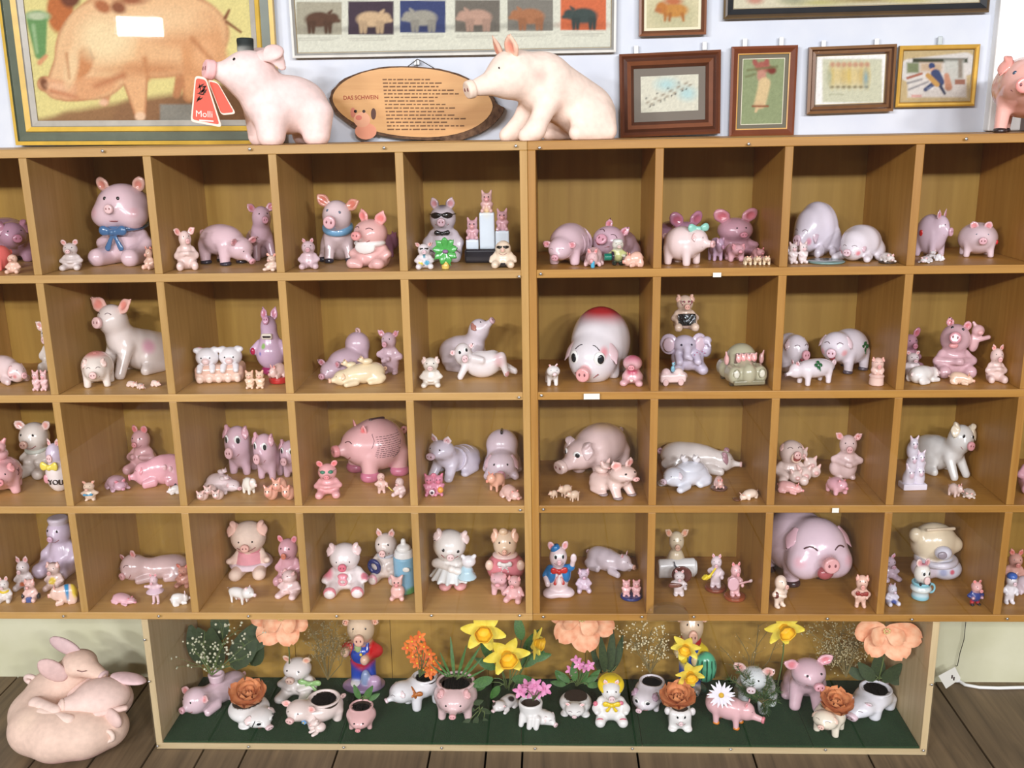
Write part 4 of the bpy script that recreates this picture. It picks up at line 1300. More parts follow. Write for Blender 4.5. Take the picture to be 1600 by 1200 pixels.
# cell 8
put('sit', (1402, 512, 1444, 580), 2, 'mauve pig with a curled ear behind the right divider', 8, (186, 132, 150), ear='round', es=1.1, y=.23)
put('sit', (1410, 552, 1443, 594), 2, 'little white pig hugging the divider below the mauve pig', 0, (226, 210, 210), ear='round', es=.7, y=.152)
put('lie', (1415, 571, 1470, 602), 2, 'small white pig curled on its side with a pointed tail', 120, (232, 226, 220), ear='down', L=1.1, ymax=.13)


def hug(f):
    f.sit(W=.38, bh=.56, hd=.3, hz=.74, hy=-.03, hrot=(-22, 16, 8), ear='up', es=.62, sl=.28, sr=.42, sz=-.08, eye='dot', eyer=.1, az=26, el=38, mouth=False, armto=(-.02, -.36, .34), lo=.02, leg=.13)
    f.e('open_mouth', f.hp(0, -1.0, -.55), (.1, .07, .06), (226, 150, 150))
    p = f.uid('piglet'); c = (216, 164, 166)
    f.e(p, (.4, 0, .66), (.11, .1, .2), c); f.e(p, (.46, -.03, .9), (.13, .12, .12), c); f.e(p, (.47, -.15, .88), (.06, .04, .05), (224, 160, 160)); f.c(p, (.48, -.05, .72), (.66, -.1, .78), .05, .045, c); f.c(p, (.4, 0, 1.0), (.36, 0, 1.06), .04, .03, c)


put(hug, (1457, 496, 1548, 592), 2, 'laughing mauve pig hugging itself with a piglet on its shoulder', 0, (206, 158, 166), y=.15)
put('lie', (1482, 581, 1524, 603), 2, 'small yellowish pink pig lying in front of the laughing pig', 60, (234, 196, 166), ymax=.1)
put('sit', (1539, 538, 1576, 600), 2, 'small pale pink pig sitting upright by the right-hand edge', -4, (232, 198, 188), ear='up', es=.8, armto=(.05, -.3, .42), bh=.62, hd=.24, ymax=.16)

# ------------------------------------------------------------------ row 3
def stacked(f):
    f.quad(leg=.1, W=.42, H=.42, L=.9, hd=.28, hy=-.1, hz=.05, ear='flop', es=.7, sl=.15)
    p = f.uid('piglet'); f.e(p, (0, -.1, 1.0), (.2, .2, .16)); f.e(p, (.02, -.2, 1.2), (.16, .15, .15)); f.e(p, (.02, -.36, 1.18), (.06, .04, .05), f.scol)
    for sg in (-1, 1): f.c(p, (.02 + sg * .1, -.18, 1.3), (.02 + sg * .16, -.2, 1.4), .06, .03, f.ecol)
    for i in range(5): f.tubes.append(('squiggle', [(.34 + .03 * math.sin(i + t), -.3 + .06 * i, .62 - .05 * t) for t in range(4)], .009, (90, 50, 54)))


put(stacked, (-34, 684, 36, 778), 3, 'pink piggy bank with a piglet on its back at the left edge', 24, (230, 170, 172), **BANK)
put('sit', (20, 649, 84, 742), 3, 'white pig with a pale brown nose and a tall head behind the egg pig', -4, (226, 214, 200), hd=.3, bh=.6, hz=.78, ear='out', es=.7, sl=.2, sr=.3, scol=(204, 160, 140), W=.26, y=.265, acc=lambda f: f.scarf((0, -.02, .52), .2, .04, (214, 222, 206)))


def egg(f):
    f.e('body', (0, 0, .36), (.36, .32, .38)); f.e('body', (0, -.02, .78), (.26, .24, .22), (214, 196, 220))
    f.head((0, -.03, .8), .22, (0, 0, 0), ear='up', es=.8, sl=.1, sr=.42, col=(214, 196, 220))
    f.bow((-.06, -.3, .56), .4, (236, 216, 90)); f.e('patch', (-.24, -.24, .3), (.09, .06, .1), (224, 150, 160))


eg, sc_ = put(egg, (62, 685, 110, 768), 3, 'egg-shaped pig with a yellow bow and the letters YOU', -6, (238, 224, 218), ymax=.18)
text_object('lettering', 'YOU', .23 * sc_[0], M['ink'], eg, (-.14 * sc_[0], -.335 * sc_[1], .2 * sc_[2]), (math.radians(84), 0, math.radians(4)), .03 * sc_[0])
put('up', (122, 751, 155, 784), 3, 'tiny bear-like pig with a blue bow tie', 8, (226, 196, 168), W=.26, hd=.24, legl=.1, ear='round', es=.8, acc=lambda f: f.bow((0, -.3, .42), .3, (70, 150, 190)))
put('sit', (191, 656, 246, 736), 3, 'dusky mauve pig sitting behind the lying pink pig', -10, (206, 150, 152), ear='tiny', es=1.3, bh=.62, hd=.24, sr=.3, sl=.15, armto=(.12, -.3, .4), y=.285, acc=lambda f: f.e('coin', (.1, -.3, .4), (.06, .03, .06), (120, 130, 110)))
put('lie', (200, 709, 292, 764), 3, 'pink pig lying on its front with flowers on its flank', -66, (226, 160, 172), L=1.2, H=.32, sl=.5, sr=.3, eye='closed', ear='down', es=.5, acc=lambda f: [f.e('flower#%d' % i, (.33, .05 + .16 * i, .4 - .05 * i), (.05, .07, .07), (232, 180, 186)) for i in range(2)] + [f.e('hoof#x', (.36, .3, .05), (.07, .09, .06), (52, 58, 80))], ymin=.1)
put('lie', (163, 737, 204, 765), 3, 'small mauve pig lying nose to nose with the lying pink pig', 40, (206, 160, 178), L=.9, y=.135)
put('lie', (260, 758, 283, 774), 3, 'tiny white pig by the divider under the lying pink pig', -60, (236, 228, 222), ymax=.12)
for bb, w, yw, hpx in (((347, 663, 404, 743), 'largest', -12, 80), ((393, 675, 443, 751), 'middle-sized', -16, 76), ((435, 686, 480, 748), 'smallest', -14, 62)):
    put('quad', bb, 3, w + ' of three mauve pigs with big round eyes standing in a row', yw, (208, 166, 180), group='three big-eyed pigs', hd=.36, hz=.2, hy=-.16, W=.34, H=.36, L=.8, leg=.12, lr=.11, ear='flop', es=.62, eye='big', az=30, el=22, sl=.25, sr=.34, sz=-.25, scol=(222, 170, 174))
put(sow, (318, 725, 378, 768), 3, 'pale sow with piglets lying below the big-eyed pigs', 58, (220, 196, 196), L=1.1, ear='down', es=.6, hz=-.05, y=.125)


def heap(f, spots=0, n=3):
    for i in range(n):
        x = (i - (n - 1) / 2) * .34
        z = .2 + (.2 if n > 2 and i == 1 else 0)
        f.e('body', (x, .1 * (i % 2), z), (.24, .26, .2)); f.e('body', (x - .06, -.24, z + .06), (.16, .15, .15)); f.e('body', (x - .06, -.38, z + .03), (.06, .04, .05), f.scol)
        for sg in (-1, 1): f.c('body', (x - .06 + sg * .09, -.22, z + .16), (x - .06 + sg * .15, -.24, z + .26), .06, .03, f.ecol, k=.02); f.bead('eye', (x - .06 + sg * .06, -.37, z + .12), .02, BLK)
        for j in range(spots):
            t = i * 2.1 + j * 1.9
            f.paint((x + .2 * math.sin(t), -.2 + .2 * math.cos(t * 1.3), z + .16), .06, (70, 44, 44), 4)
    f.kk['body'] = .04


put(heap, (306, 759, 350, 785), 3, 'heap of spotted piglets at the front left corner', 8, (230, 196, 184), spots=5, ymax=.1)
put('quad', (378, 746, 402, 774), 3, 'tiny white lamb-like pig between the piglet heaps', 55, (238, 230, 214), leg=.14, H=.32, ear='down')
put(heap, (411, 746, 462, 782), 3, 'group of peach piglets at the right front of the compartment', 0, (236, 176, 150), n=3, ymax=.11)
# cell 3


def bank3(f):
    f.quad(L=1.0, W=.5, H=.48, leg=.12, hd=.34, hy=-.2, hz=.04, lr=.13, ear='up', es=.5, sl=.2, sr=.34, sz=-.1, eye='closed', mouth=True)
    f.b('coin_slot', (0, .02, 1.02), (.03, .14, .03), .01, (60, 34, 36))
    for sg in (-1, 1):
        for yy in (-.27, .29): f.e('foot#%d%d' % (sg, yy > 0), (sg * .3, yy - .02, .08), (.17, .17, .13), (206, 118, 146))
    # block of rhyme printed on the flank, inside a drawn scroll
    rs = random.Random(3)
    for r in range(11):
        z = .82 - .036 * r; yy = -.2 + .018 * r * (1 if r > 4 else .2)
        yy = -.18 - (.013 * (r - 4) if r > 4 else 0)
        while yy < .22 - .01 * (r > 5) * (r - 5):
            w = .02 + rs.random() * .05
            pts = []
            for t in (0, .5, 1):
                y_ = yy + w * t
                xx = .5 * math.sqrt(max(.02, 1 - (y_ / .5) ** 2 - ((z - .552) / .48) ** 2)) + .006
                pts.append((xx, y_, z))
            f.tubes.append(('print_word', pts, .0055, (104, 74, 84)))
            yy += w + .018
    sc = [(-.22, .86), (.25, .86), (.26, .68), (.2, .5), (.1, .42), (-.22, .44), (-.32, .48), (-.34, .54), (-.26, .66), (-.22, .76), (-.22, .86)]
    f.tubes.append(('print_scroll', [(.5 * math.sqrt(max(.02, 1 - (a_ / .5) ** 2 - ((b_ - .552) / .48) ** 2)) + .006, a_, b_) for a_, b_ in sc], .005, (104, 74, 84)))


put(bank3, (517, 649, 640, 753), 3, 'large round pink piggy bank with a printed rhyme on its flank', -56, (222, 164, 164), ymin=.06, **BANK)


def a(f): f.shades((60, 130, 104), .3, .24)


put('sit', (490, 719, 535, 781), 3, 'rosy pink pig sitting in round green sunglasses', 8, (234, 164, 166), acc=a, ear='round', es=.7, eye=None, bh=.58, hd=.27, sl=.2, sr=.3, armto=(.06, -.32, .34))
put('up', (585, 739, 607, 772), 3, 'left one of two tiny pigs pulling a yellow rope', 10, (234, 190, 176), W=.22, hands=((-.1, -.22, .4), (.3, -.2, .36)), ear='up', es=.7, ymax=.16)
put('sit', (611, 746, 635, 779), 3, 'right one of two tiny pigs pulling a yellow rope', -20, (230, 196, 190), ear='up', es=.7, ymax=.13)
o = tube('toy_rope', [on_y(px, py, .1) for px, py in ((603, 752), (606, 760), (612, 766), (618, 768))], .0022, gloss((222, 196, 96))); tag(o, 'short yellow toy rope between two tiny pigs', 'rope')
# cell 4
put('dog', (661, 675, 751, 753), 3, 'smooth lilac white pig with ringed flanks and pricked ears', -28, (206, 198, 216), hd=.23, hz=.74, hy=-.24, L=.72, W=.28, ear='up', es=.85, sl=.25, sr=.4, ecol=(226, 206, 210), acc=lambda f: [f.t('fold#%d' % i, (0, .12 + .18 * i, .36 - .02 * i), .27 - .02 * i, .03, (200, 190, 210), (0, 1, -.35)) for i in range(3)])
put('lie', (754, 669, 816, 752), 3, 'lilac piggy bank lying face on with a coin slot in its raised back', 0, (208, 186, 198), pre=lambda f: f.e('body', (0, .18, .62), (.36, .34, .36)), hd=.33, hz=-.06, hy=-.18, ear='down', es=.75, sl=.2, sr=.36, sz=-.25, W=.36, scol=(206, 140, 160), acc=lambda f: f.b('coin_slot', (0, .1, .96), (.025, .12, .05), .01, BLK), L=.9, **BANK)


def huddle(f):
    pair(f, .2)
    f.e('heart', (-.08, -.3, .2), (.12, .05, .12), (240, 220, 226)); f.e('heart_centre', (-.08, -.35, .2), (.06, .03, .06), (60, 30, 50)); f.e('ball', (.28, -.2, .26), .13, (232, 160, 70))


put(huddle, (661, 739, 695, 777), 3, 'two rosy pigs hugging with a white heart and an orange ball', 4, (212, 130, 156), ymax=.14)
put('quad', (759, 744, 789, 777), 3, 'small grinning peach pig standing at the front right', -35, (236, 176, 148), ear='up', es=.8, hz=.2, leg=.22, lr=.07, ymin=.075, ymax=.14)
put('lie', (780, 757, 816, 784), 3, 'small pink piglet lying at the far right front corner', 30, (236, 190, 176), ear='up', es=.7, L=1.0, ymax=.09)
# cell 5
put('quad', (865, 660, 985, 750), 3, 'large tan and mauve piggy bank with a flat round snout', -44, (216, 184, 178), hd=.27, hz=-.06, hy=.0, W=.4, H=.42, L=1.0, leg=.14, lr=.12, ear='flop', es=.95, sl=.55, sr=.5, sz=-.2, muz=1.1, eye='big', az=32, el=24, ecol=(206, 176, 174), scol=(222, 190, 180), mouth=False, hrot=(-4, -8, 0), acc=lambda f: (f.paint((0, .2, .95), (.4, .6, .4), (206, 168, 120), 1.2), f.tubes.append(('snout_mark', [f.hp(0, -1.75, -.05), f.hp(-.03, -1.76, -.2), f.hp(.12, -1.75, -.3)], .008, (70, 50, 50)))), ymin=.11, **BANK)


def mumpig(f):
    f.dog(hd=.24, hz=.72, hy=-.2, L=.55, W=.26, ear='up', es=1.15, sl=.3, sr=.3, eye='dot', eyer=.11, hrot=(0, 6, 0), hoof=(150, 130, 130))
    p = f.uid('piglet'); f.e(p, (-.1, .3, .66), (.12, .14, .13)); f.e(p, (-.1, .18, .82), .1); f.e(p, (-.1, .08, .8), .04, f.scol)
    for sg in (-1, 1): f.c(p, (-.1 + sg * .06, .2, .9), (-.1 + sg * .1, .2, 1.02), .045, .02, f.ecol)


put(mumpig, (920, 712, 1000, 780), 3, 'pale pink pig with large upright ears and a baby on its back', 36, (238, 204, 192), ecol=(240, 196, 186), ymax=.17)
for bb, w, yw in (((856, 766, 871, 780), 'leftmost', -50), ((870, 757, 894, 779), 'middle and largest', -55), ((883, 766, 906, 785), 'rightmost', -60)):
    put('quad', bb, 3, w + ' of three tiny beige pigs in front of the big-snouted bank', yw, (222, 190, 160), group='three tiny beige pigs', leg=.22, lr=.07, ear='up', es=.7, ymax=.15 if 'mid' in w else .1)
# cell 6
put('lie', (1027, 690, 1160, 744), 3, 'long ivory pig with mauve ears lying towards the right', 72, (224, 214, 206), L=1.5, H=.3, W=.36, hd=.21, hz=-.06, sl=.75, sr=.3, ear='flop', es=1.1, ecol=(176, 130, 142), eye='dot', ymin=.12)


def butter(f):
    f.lie(L=1.05, H=.28, W=.34, hd=.24, hz=.04, hy=-.12, ear='down', es=.6, sl=.2)
    f.t('lid_rim', (0, .1, .34), .3, .02, (206, 212, 226)); f.e('lid', (0, .1, .42), (.28, .4, .2), (214, 218, 230))
    for sg in (-1, 1):
        p = f.uid('piglet'); q = np.array((.02 + sg * .09, .1 + .1 * sg, .66)); f.e(p, q, (.08, .09, .08), WH); f.e(p, q + (0, -.07, .06), .06, WH)
        for s2 in (-1, 1): f.c(p, q + (s2 * .035, -.05, .1), q + (s2 * .06, -.05, .15), .025, .015, WH)


put(butter, (1027, 707, 1113, 769), 3, 'bluish white pig-shaped butter dish with two piglets on its lid', -50, (216, 220, 232), name='butter_dish', cat='butter dish', ymax=.22)
put('lie', (1110, 744, 1137, 769), 3, 'tiny pinkish pig on a brown dish behind the butter dish', 0, (226, 178, 166), acc=lambda f: f.y('dish', (0, -.1, -.06), .06, .7, .75, .02, (96, 62, 50)), flat=-.12, y=.12)
put('quad', (1145, 764, 1185, 784), 3, 'tiny cream pig eating from a brown bowl', -60, (240, 214, 190), hz=-.14, hrot=(0, -30, 0), leg=.08, acc=lambda f: f.y('bowl', (-.1, -.95, .08), .08, .2, .26, .03, (110, 66, 44)), ymax=.12)
# cell 7


def laughstack(f):
    f.sit(W=.36, bh=.5, hd=.3, hz=.72, hy=-.05, hrot=(10, 14, 0), ear='down', es=.5, sl=.08, sr=.34, eye='closed', mouth=False, armto=(.1, -.34, .2))
    f.e('open_mouth', f.hp(0, -.98, -.4), (.12, .06, .1), (150, 70, 66)); f.t('lip', f.hp(0, -1.0, -.4), .11, .03, (232, 196, 170), f.hd(0, 1, .3))
    for q, r in (((.3, .1, .62), .15), ((.5, .0, .4), .17), ((.62, .0, .2), .16), ((.3, -.2, .2), .2), ((.05, -.42, .22), .16)):
        p = f.uid('piglet'); q = np.array(q); f.e(p, q, (r, r * .9, r * .95)); f.e(p, q + (.02, -r * .9, 0), (r * .35, r * .25, r * .3), f.scol)
        for sg in (-1, 1): f.c(p, q + (sg * r * .6, -.02, r * .7), q + (sg * r * .85, -.02, r * 1.15), r * .3, r * .15, f.ecol)


put(laughstack, (1208, 681, 1283, 753), 3, 'laughing beige pig mother with piglets tumbling around her', 0, (222, 196, 184), y=.19)
put('up', (1295, 677, 1355, 752), 3, 'pale pink pig standing with hands clasped over its round belly', -8, (224, 190, 186), W=.28, bh=.62, legl=.04, hd=.23, ear='out', es=.85, hands=((-.03, -.3, .4), (.05, -.3, .38)), belly=1.1, sl=.15, sr=.38, pre=lambda f: f.e('body', (-.24, .05, .22), (.2, .2, .2)), y=.2)
put('quad', (1290, 745, 1326, 775), 3, 'small rosy pig standing below the pig with clasped hands', 20, (222, 160, 172), ear='up', es=.7, W=.4, H=.36, leg=.1, hy=-.14, ymax=.17)
put('lie', (1214, 751, 1257, 774), 3, 'small pink pig lying by the divider under the laughing mother', 60, (230, 168, 164), L=1.1, ymax=.15)
# cell 8
put('dog', (1424, 659, 1526, 752), 3, 'large pearly white pig with drooping ears and a pink snout', 30, (214, 212, 206), hd=.26, hz=.74, hy=-.26, L=.8, W=.3, bh=.32, ear='flop', es=.95, sl=.2, sr=.34, eyer=.12, scol=(222, 150, 156), ecol=(226, 210, 180), hrot=(-16, 0, 8), ymin=.14)


def tower(f):
    rs = random.Random(8)
    for i, (x, z, r) in enumerate(((-.16, .2, .22), (.18, .22, .22), (-.1, .52, .2), (.18, .56, .18), (-.12, .84, .2))):
        p = 'body' if i == 0 else f.uid('piglet')
        f.e(p, (x, 0, z), (r, r * .95, r * 1.05)); f.e(p, (x, -.08, z + r * .7), (r * .75, r * .7, r * .65)); f.e(p, (x, -.08 - r * .65, z + r * .6), (r * .3, r * .2, r * .25), f.scol)
        for sg in (-1, 1):
            f.c(p, (x + sg * r * .4, -.06, z + r * 1.15), (x + sg * r * .7, -.08, z + r * 1.6), r * .28, r * .12, f.ecol); f.bead('eye', (x + sg * r * .3, -.08 - r * .62, z + r * .85), r * .09, (60, 60, 80))
    f.b('plinth', (0, 0, .06), (.42, .26, .07), .03)


put(tower, (1403, 680, 1449, 767), 3, 'tower of lilac white piglets beside the drooping-eared pig', 4, (214, 206, 220), ymax=.22)
put('quad', (1481, 755, 1507, 778), 3, 'tiny grey-pink pig nuzzling a piglet on the bare shelf', 30, (216, 184, 172), leg=.16, ymax=.15)
put('lie', (1502, 763, 1525, 780), 3, 'tiny pale piglet lying beside the tiny grey-pink pig', -20, (226, 206, 190), ymax=.12)
put('sit', (1588, 675, 1650, 768), 3, 'rosy pig half cut off at the right edge of the third row', -10, (222, 160, 174), y=.12)

# ------------------------------------------------------------------ row 4
put('sit', (49, 803, 128, 908), 4, 'big lilac seated pig with a cap behind the little figures', -10, (206, 184, 208), hd=.24, bh=.62, hz=.78, W=.34, ear='none', sl=.12, sr=.26, eyer=.1, armto=(.3, -.3, .18), lo=.3, leg=.15, acc=lambda f: f.y('cap', f.hp(0, .05, .85), .09, .17, .21, .05, (206, 190, 204)))


def painted(*ps): return lambda f: [f.paint(*p) for p in ps]


put('sit', (19, 871, 53, 928), 4, 'little grey pig with long ears sitting left of the cap pig', 4, (206, 190, 186), ear='up', es=1.1, acc=painted(((0, -.28, .2), .14, (216, 120, 80), 2)), y=.15)
put('sit', (66, 880, 101, 928), 4, 'little brown-haired pig in a yellow bib', 0, (222, 190, 178), ear='flop', es=.8, acc=painted(((0, -.28, .36), .18, (236, 206, 80), 2.5), ((0, .05, 1.0), .24, (120, 80, 70), 1.6)), y=.15)
put('sit', (33, 904, 64, 943), 4, 'little pink pig on a toy block with dark wheels', 4, (232, 188, 176), ear='flop', acc=lambda f: (f.b('block', (0, -.34, .12), (.15, .1, .12), .02, (60, 80, 140)), [f.y(f.uid('wheel'), (sg * .42, -.1, .2), .06, .14, None, .04, (50, 44, 46), (1, 0, 0)) for sg in (-1, 1)]), ymax=.13)
put('lie', (74, 912, 124, 948), 4, 'little pig lying on its side in blue and yellow clothes', -64, (236, 196, 176), L=1.1, hz=.05, ear='tiny', acc=painted(((0, .05, .4), (.5, .18, .5), (50, 140, 190), 3), ((0, .4, .35), (.5, .24, .5), (236, 204, 70), 3)), ymax=.12)
put('sit', (-6, 900, 20, 945), 4, 'little white pig with a yellow scarf at the left edge', 10, (226, 216, 208), ear='up', acc=lambda f: f.scarf((0, -.04, .5), .2, .06, (236, 206, 60)), ymax=.12)
put('lie', (183, 860, 300, 914), 4, 'brownish mauve pig lying with its cheek on the shelf', -74, (200, 164, 160), L=1.25, H=.29, hd=.33, hz=.06, hy=.1, ear='round', es=.55, sl=.08, sr=.3, eye='closed', hrot=(46, -6, -24), ymin=.12)
put('lie', (173, 926, 214, 948), 4, 'small rosy pig asleep at the front left', 66, (232, 176, 188), L=1.1, ear='tiny', ymax=.12)


def ballet(f):
    f.up(W=.15, bh=.66, legl=.34, hd=.15, ear='up', es=.8, hands=((-.3, -.1, .6), (.3, -.1, .62)), leg=.05, arm=.045)
    f.y('tutu', (0, 0, .46), .07, .34, .14, .03, (226, 190, 204))


put(ballet, (225, 896, 257, 945), 4, 'pale pink ballerina pig in a tutu', 0, (228, 190, 196), hpx=50, ymax=.14)
put('sit', (272, 887, 300, 926), 4, 'small brown-pink pig half hidden by the divider', 0, (212, 150, 130), ear='round', y=.17)
put('lie', (265, 923, 298, 949), 4, 'small white pig crouching by the divider', 120, (238, 232, 226), ear='up', es=1.1, ymax=.13)


def dress(f):
    f.y('dress', (0, 0, .32), .16, .36, .2, .05, (226, 150, 160)); f.y('lace_hem', (0, 0, .2), .05, .41, .36, .03, (232, 206, 216)); f.e('bodice', (0, -.02, .48), (.22, .2, .12), (222, 140, 152))


put('sit', (353, 812, 427, 909), 4, 'teddy-like pig in a pink gingham dress with lace hem', 6, (234, 206, 184), acc=dress, hd=.32, bh=.52, hz=.74, ear='flop', es=.75, sl=.1, sr=.26, sz=-.2, W=.28, eyer=.06, az=22, el=4, leg=.12, armto=(.34, -.24, .32), mat='matte')
put('sit', (426, 824, 472, 906), 4, 'rosy pig with an orange nose beside the dress pig', -6, (222, 160, 172), ear='round', es=.6, hd=.26, sl=.2, sr=.3, scol=(216, 126, 100), bh=.62, W=.3, y=.2)
put('quad', (355, 914, 401, 946), 4, 'tiny white pig trotting with suckling piglets beneath', 66, (240, 236, 230), leg=.26, lr=.05, H=.22, W=.22, ear='up', es=.8, acc=lambda f: [f.e('piglet#%d' % i, (.2, -.25 + .2 * i, .12), (.09, .08, .12), (226, 176, 170)) for i in range(4)], ymax=.12)
put('sit', (429, 888, 471, 939), 4, 'small pale pink pig looking up in front of the orange-nosed pig', -12, (236, 200, 196), ear='flop', es=.6, hrot=(-20, 10, 0), ymax=.18)


def pacifier(f):
    f.sit(hd=.29, bh=.5, hz=.7, ear='flop', es=.7, sl=.15, sr=.3, sz=-.2, scol=(216, 106, 126), W=.36, eyer=.06, az=24, el=2, fcol=(220, 130, 140), armto=(.38, -.22, .28), leg=.13, mouth=False)
    f.e('pacifier', (0, -.42, .46), (.1, .06, .06), (234, 140, 156)); f.t('pacifier', (0, -.46, .36), .07, .025, (234, 150, 164), (0, 1, .2)); f.paint((-.34, 0, .34), (.18, .3, .2), (222, 130, 146), 2); f.paint((.4, -.2, .36), .12, (222, 130, 146), 3)


put(pacifier, (502, 847, 576, 937), 4, 'white and pink baby pig with a pink pacifier', 4, (238, 226, 224))
put('sit', (574, 813, 630, 903), 4, 'beige pig holding a dark blue horseshoe behind the baby bottle', -6, (226, 208, 196), hd=.26, bh=.58, ear='up', es=.7, sl=.15, sr=.32, sz=-.25, acc=lambda f: (f.t('horseshoe', (-.22, -.34, .36), .13, .05, (34, 44, 100), (.3, 1, .1)), f.bead('open_mouth', f.skin(4, -48, 1.02), .035, (30, 20, 22)), f.e('neck_ruff', (0, -.05, .54), (.22, .2, .08), (214, 218, 230))), fcol=(216, 150, 160), y=.22)


def bottle(f):
    f.y('body', (0, 0, .36), .36, .2, None, .05, (126, 180, 208)); f.y('collar', (0, 0, .76), .07, .19, .16, .03, (234, 234, 230)); f.e('teat', (0, 0, .86), (.13, .13, .08), (240, 238, 232)); f.c('teat', (0, 0, .9), (0, 0, 1.0), .05, .045, (240, 238, 232))
    f.paint((0.15, -.1, .05), (.2, .3, .14), (90, 150, 90), 2); f.e('dove', (.06, -.2, .52), (.07, .02, .05), (238, 236, 224))
    p = f.uid('piglet'); c = (234, 180, 170)
    f.e(p, (-.1, -.26, .13), (.13, .1, .14), c); f.e(p, (-.1, -.29, .32), (.1, .09, .09), c); f.e(p, (-.1, -.39, .3), (.04, .03, .035), (224, 140, 140))
    for sg in (-1, 1): f.c(p, (-.1 + sg * .06, -.28, .39), (-.1 + sg * .1, -.28, .45), .04, .02, c); f.c(p, (-.1 + sg * .07, -.32, .05), (-.1 + sg * .09, -.4, .05), .05, .045, c); f.bead('eye', (-.1 + sg * .035, -.375, .35), .014, BLK)


put(bottle, (610, 833, 649, 940), 4, 'light blue baby bottle with a pink pig in front', 0, name='bottle_figurine', cat='baby bottle', lock=True)


def girl(f):
    f.up(W=.2, bh=.56, legl=.14, hd=.26, ear='flop', es=.65, sl=.1, sr=.24, sz=-.3, eyer=.1, az=26, el=0, hrot=(6, 0, 10), hands=((.0, -.27, .44), (.1, -.27, .4)), leg=.1, lcol=(228, 170, 170), fcol=(228, 160, 160), hx=-.03)
    f.y('dress', (0, 0, .3), .11, .34, .2, .04, (228, 232, 230))
    for i in range(14):
        an = i * 2 * math.pi / 14; f.c('dress', (.18 * math.cos(an), .18 * math.sin(an), .4), (.34 * math.cos(an), .34 * math.sin(an), .2), .02, .03, (220, 226, 226))
    p = f.uid('doll'); f.e(p, (.27, -.28, .58), (.11, .1, .1), WH); f.e(p, (.24, -.26, .42), (.09, .08, .1), (170, 210, 226)); f.y(p, (.24, -.27, .34), .06, .16, .07, .02, (180, 216, 228))
    for sg in (-1, 1): f.e(p, (.27 + sg * .09, -.28, .67), .035, WH)


put(girl, (671, 829, 744, 928), 4, 'white girl pig in a pleated dress hugging a doll', 4, (236, 230, 222), y=.16)


def sweater(f):
    f.sit(hd=.26, bh=.58, hz=.74, ear='flop', es=.8, sl=.12, sr=.2, sz=-.2, eyer=.08, W=.36, legs=False, arms=False, eye='dot')
    f.e('sweater', (0, .0, .28), (.42, .36, .29), (220, 128, 138)); f.e('tuft', f.hp(-.1, -.3, .95), (.1, .09, .07), (236, 200, 160))
    for sg in (-1, 1): f.e(f.uid('hand'), (sg * .34, -.24, .4), (.09, .08, .1), (236, 200, 176))
    f.e('scarf', (0, -.06, .54), (.28, .25, .06), (236, 200, 190)); f.bow((0, -.34, .44), .22, (238, 232, 226), tails=.6, name='neckerchief')


put(sweater, (758, 811, 820, 898), 4, 'cream pig in a round pink sweater with a white neckerchief', 0, (236, 206, 172), y=.19)
put('quad', (766, 894, 794, 931), 4, 'small pink pig standing upright under the sweater pig', -4, (232, 180, 186), leg=.26, lr=.085, H=.26, W=.26, L=.5, hz=.3, hd=.26, hy=-.08, ear='flop', es=.6, y=.12)
put('sit', (785, 899, 820, 945), 4, 'small pink pig sitting and waving in the right corner', -14, (236, 178, 178), ear='flop', es=.6, armto=(.4, -.2, .3), ymax=.13)
# cell 5


def sailor(f):
    f.e('body', (0, 0, .07), (.32, .24, .09)); f.e('body', (-.2, -.1, .07), (.16, .16, .07)); f.e('body', (.2, -.1, .07), (.16, .16, .07))
    f.e('body', (0, 0, .3), (.24, .22, .22)); f.e('body', (0, 0, .46), (.18, .16, .14))
    f.head((0, -.02, .74), .2, (0, 4, 0), ear='round', es=.75, sl=.12, sr=.26, sz=-.2, eye='big', az=24, el=14)
    p = 'jacket'
    for sg in (-1, 1):
        f.e(p, (sg * .16, -.03, .42), (.13, .19, .17), (30, 116, 178)); f.c(p, (sg * .2, 0, .5), (sg * .3, -.08, .42 if sg < 0 else .56), .08, .07, (30, 116, 178))
    f.c('arm#1', (-.3, -.08, .42), (-.26, -.2, .3), .06, .06); f.c('arm#2', (.3, -.08, .56), (.33, -.14, .72), .05, .06); f.e('arm#2', (.33, -.16, .76), (.07, .04, .08))
    f.bow((0, -.22, .53), .26, (196, 40, 36), tails=.85, name='neck_ribbon')
    f.y('cap', f.hp(-.35, -.1, .92), .05, .12, .09, .03, (30, 116, 178), f.hd(-.3, 0, 1)); f.paint((0, -.2, .36), .12, (240, 226, 226), 1.5)


put(sailor, (847, 846, 901, 936), 4, 'waving pig in a blue jacket, blue cap and red neck ribbon', 6, (232, 206, 208))
put('sit', (899, 877, 925, 918), 4, 'small lilac pig with a bonnet between the jacket pig and the lying pig', 4, (208, 180, 200), ear='flop', acc=painted(((0, 0, 1.05), .2, (120, 90, 130), 1.5)), y=.14)
put('lie', (913, 853, 994, 904), 4, 'smooth pale lilac pig lying with its head turned right', 52, (214, 196, 204), L=1.3, H=.3, hd=.22, hz=.04, ear='up', es=.65, sl=.5, sr=.34, scol=(222, 170, 150), ymin=.1)
put(pair, (969, 905, 1005, 941), 4, 'two pink pigs cuddling on a dark blue oval base', 0, (236, 178, 178), acc=lambda f: f.y('base', (0, -.02, -.03), .07, .58, .54, .03, (40, 50, 110)), flat=-.1, ymax=.15)
# cell 6


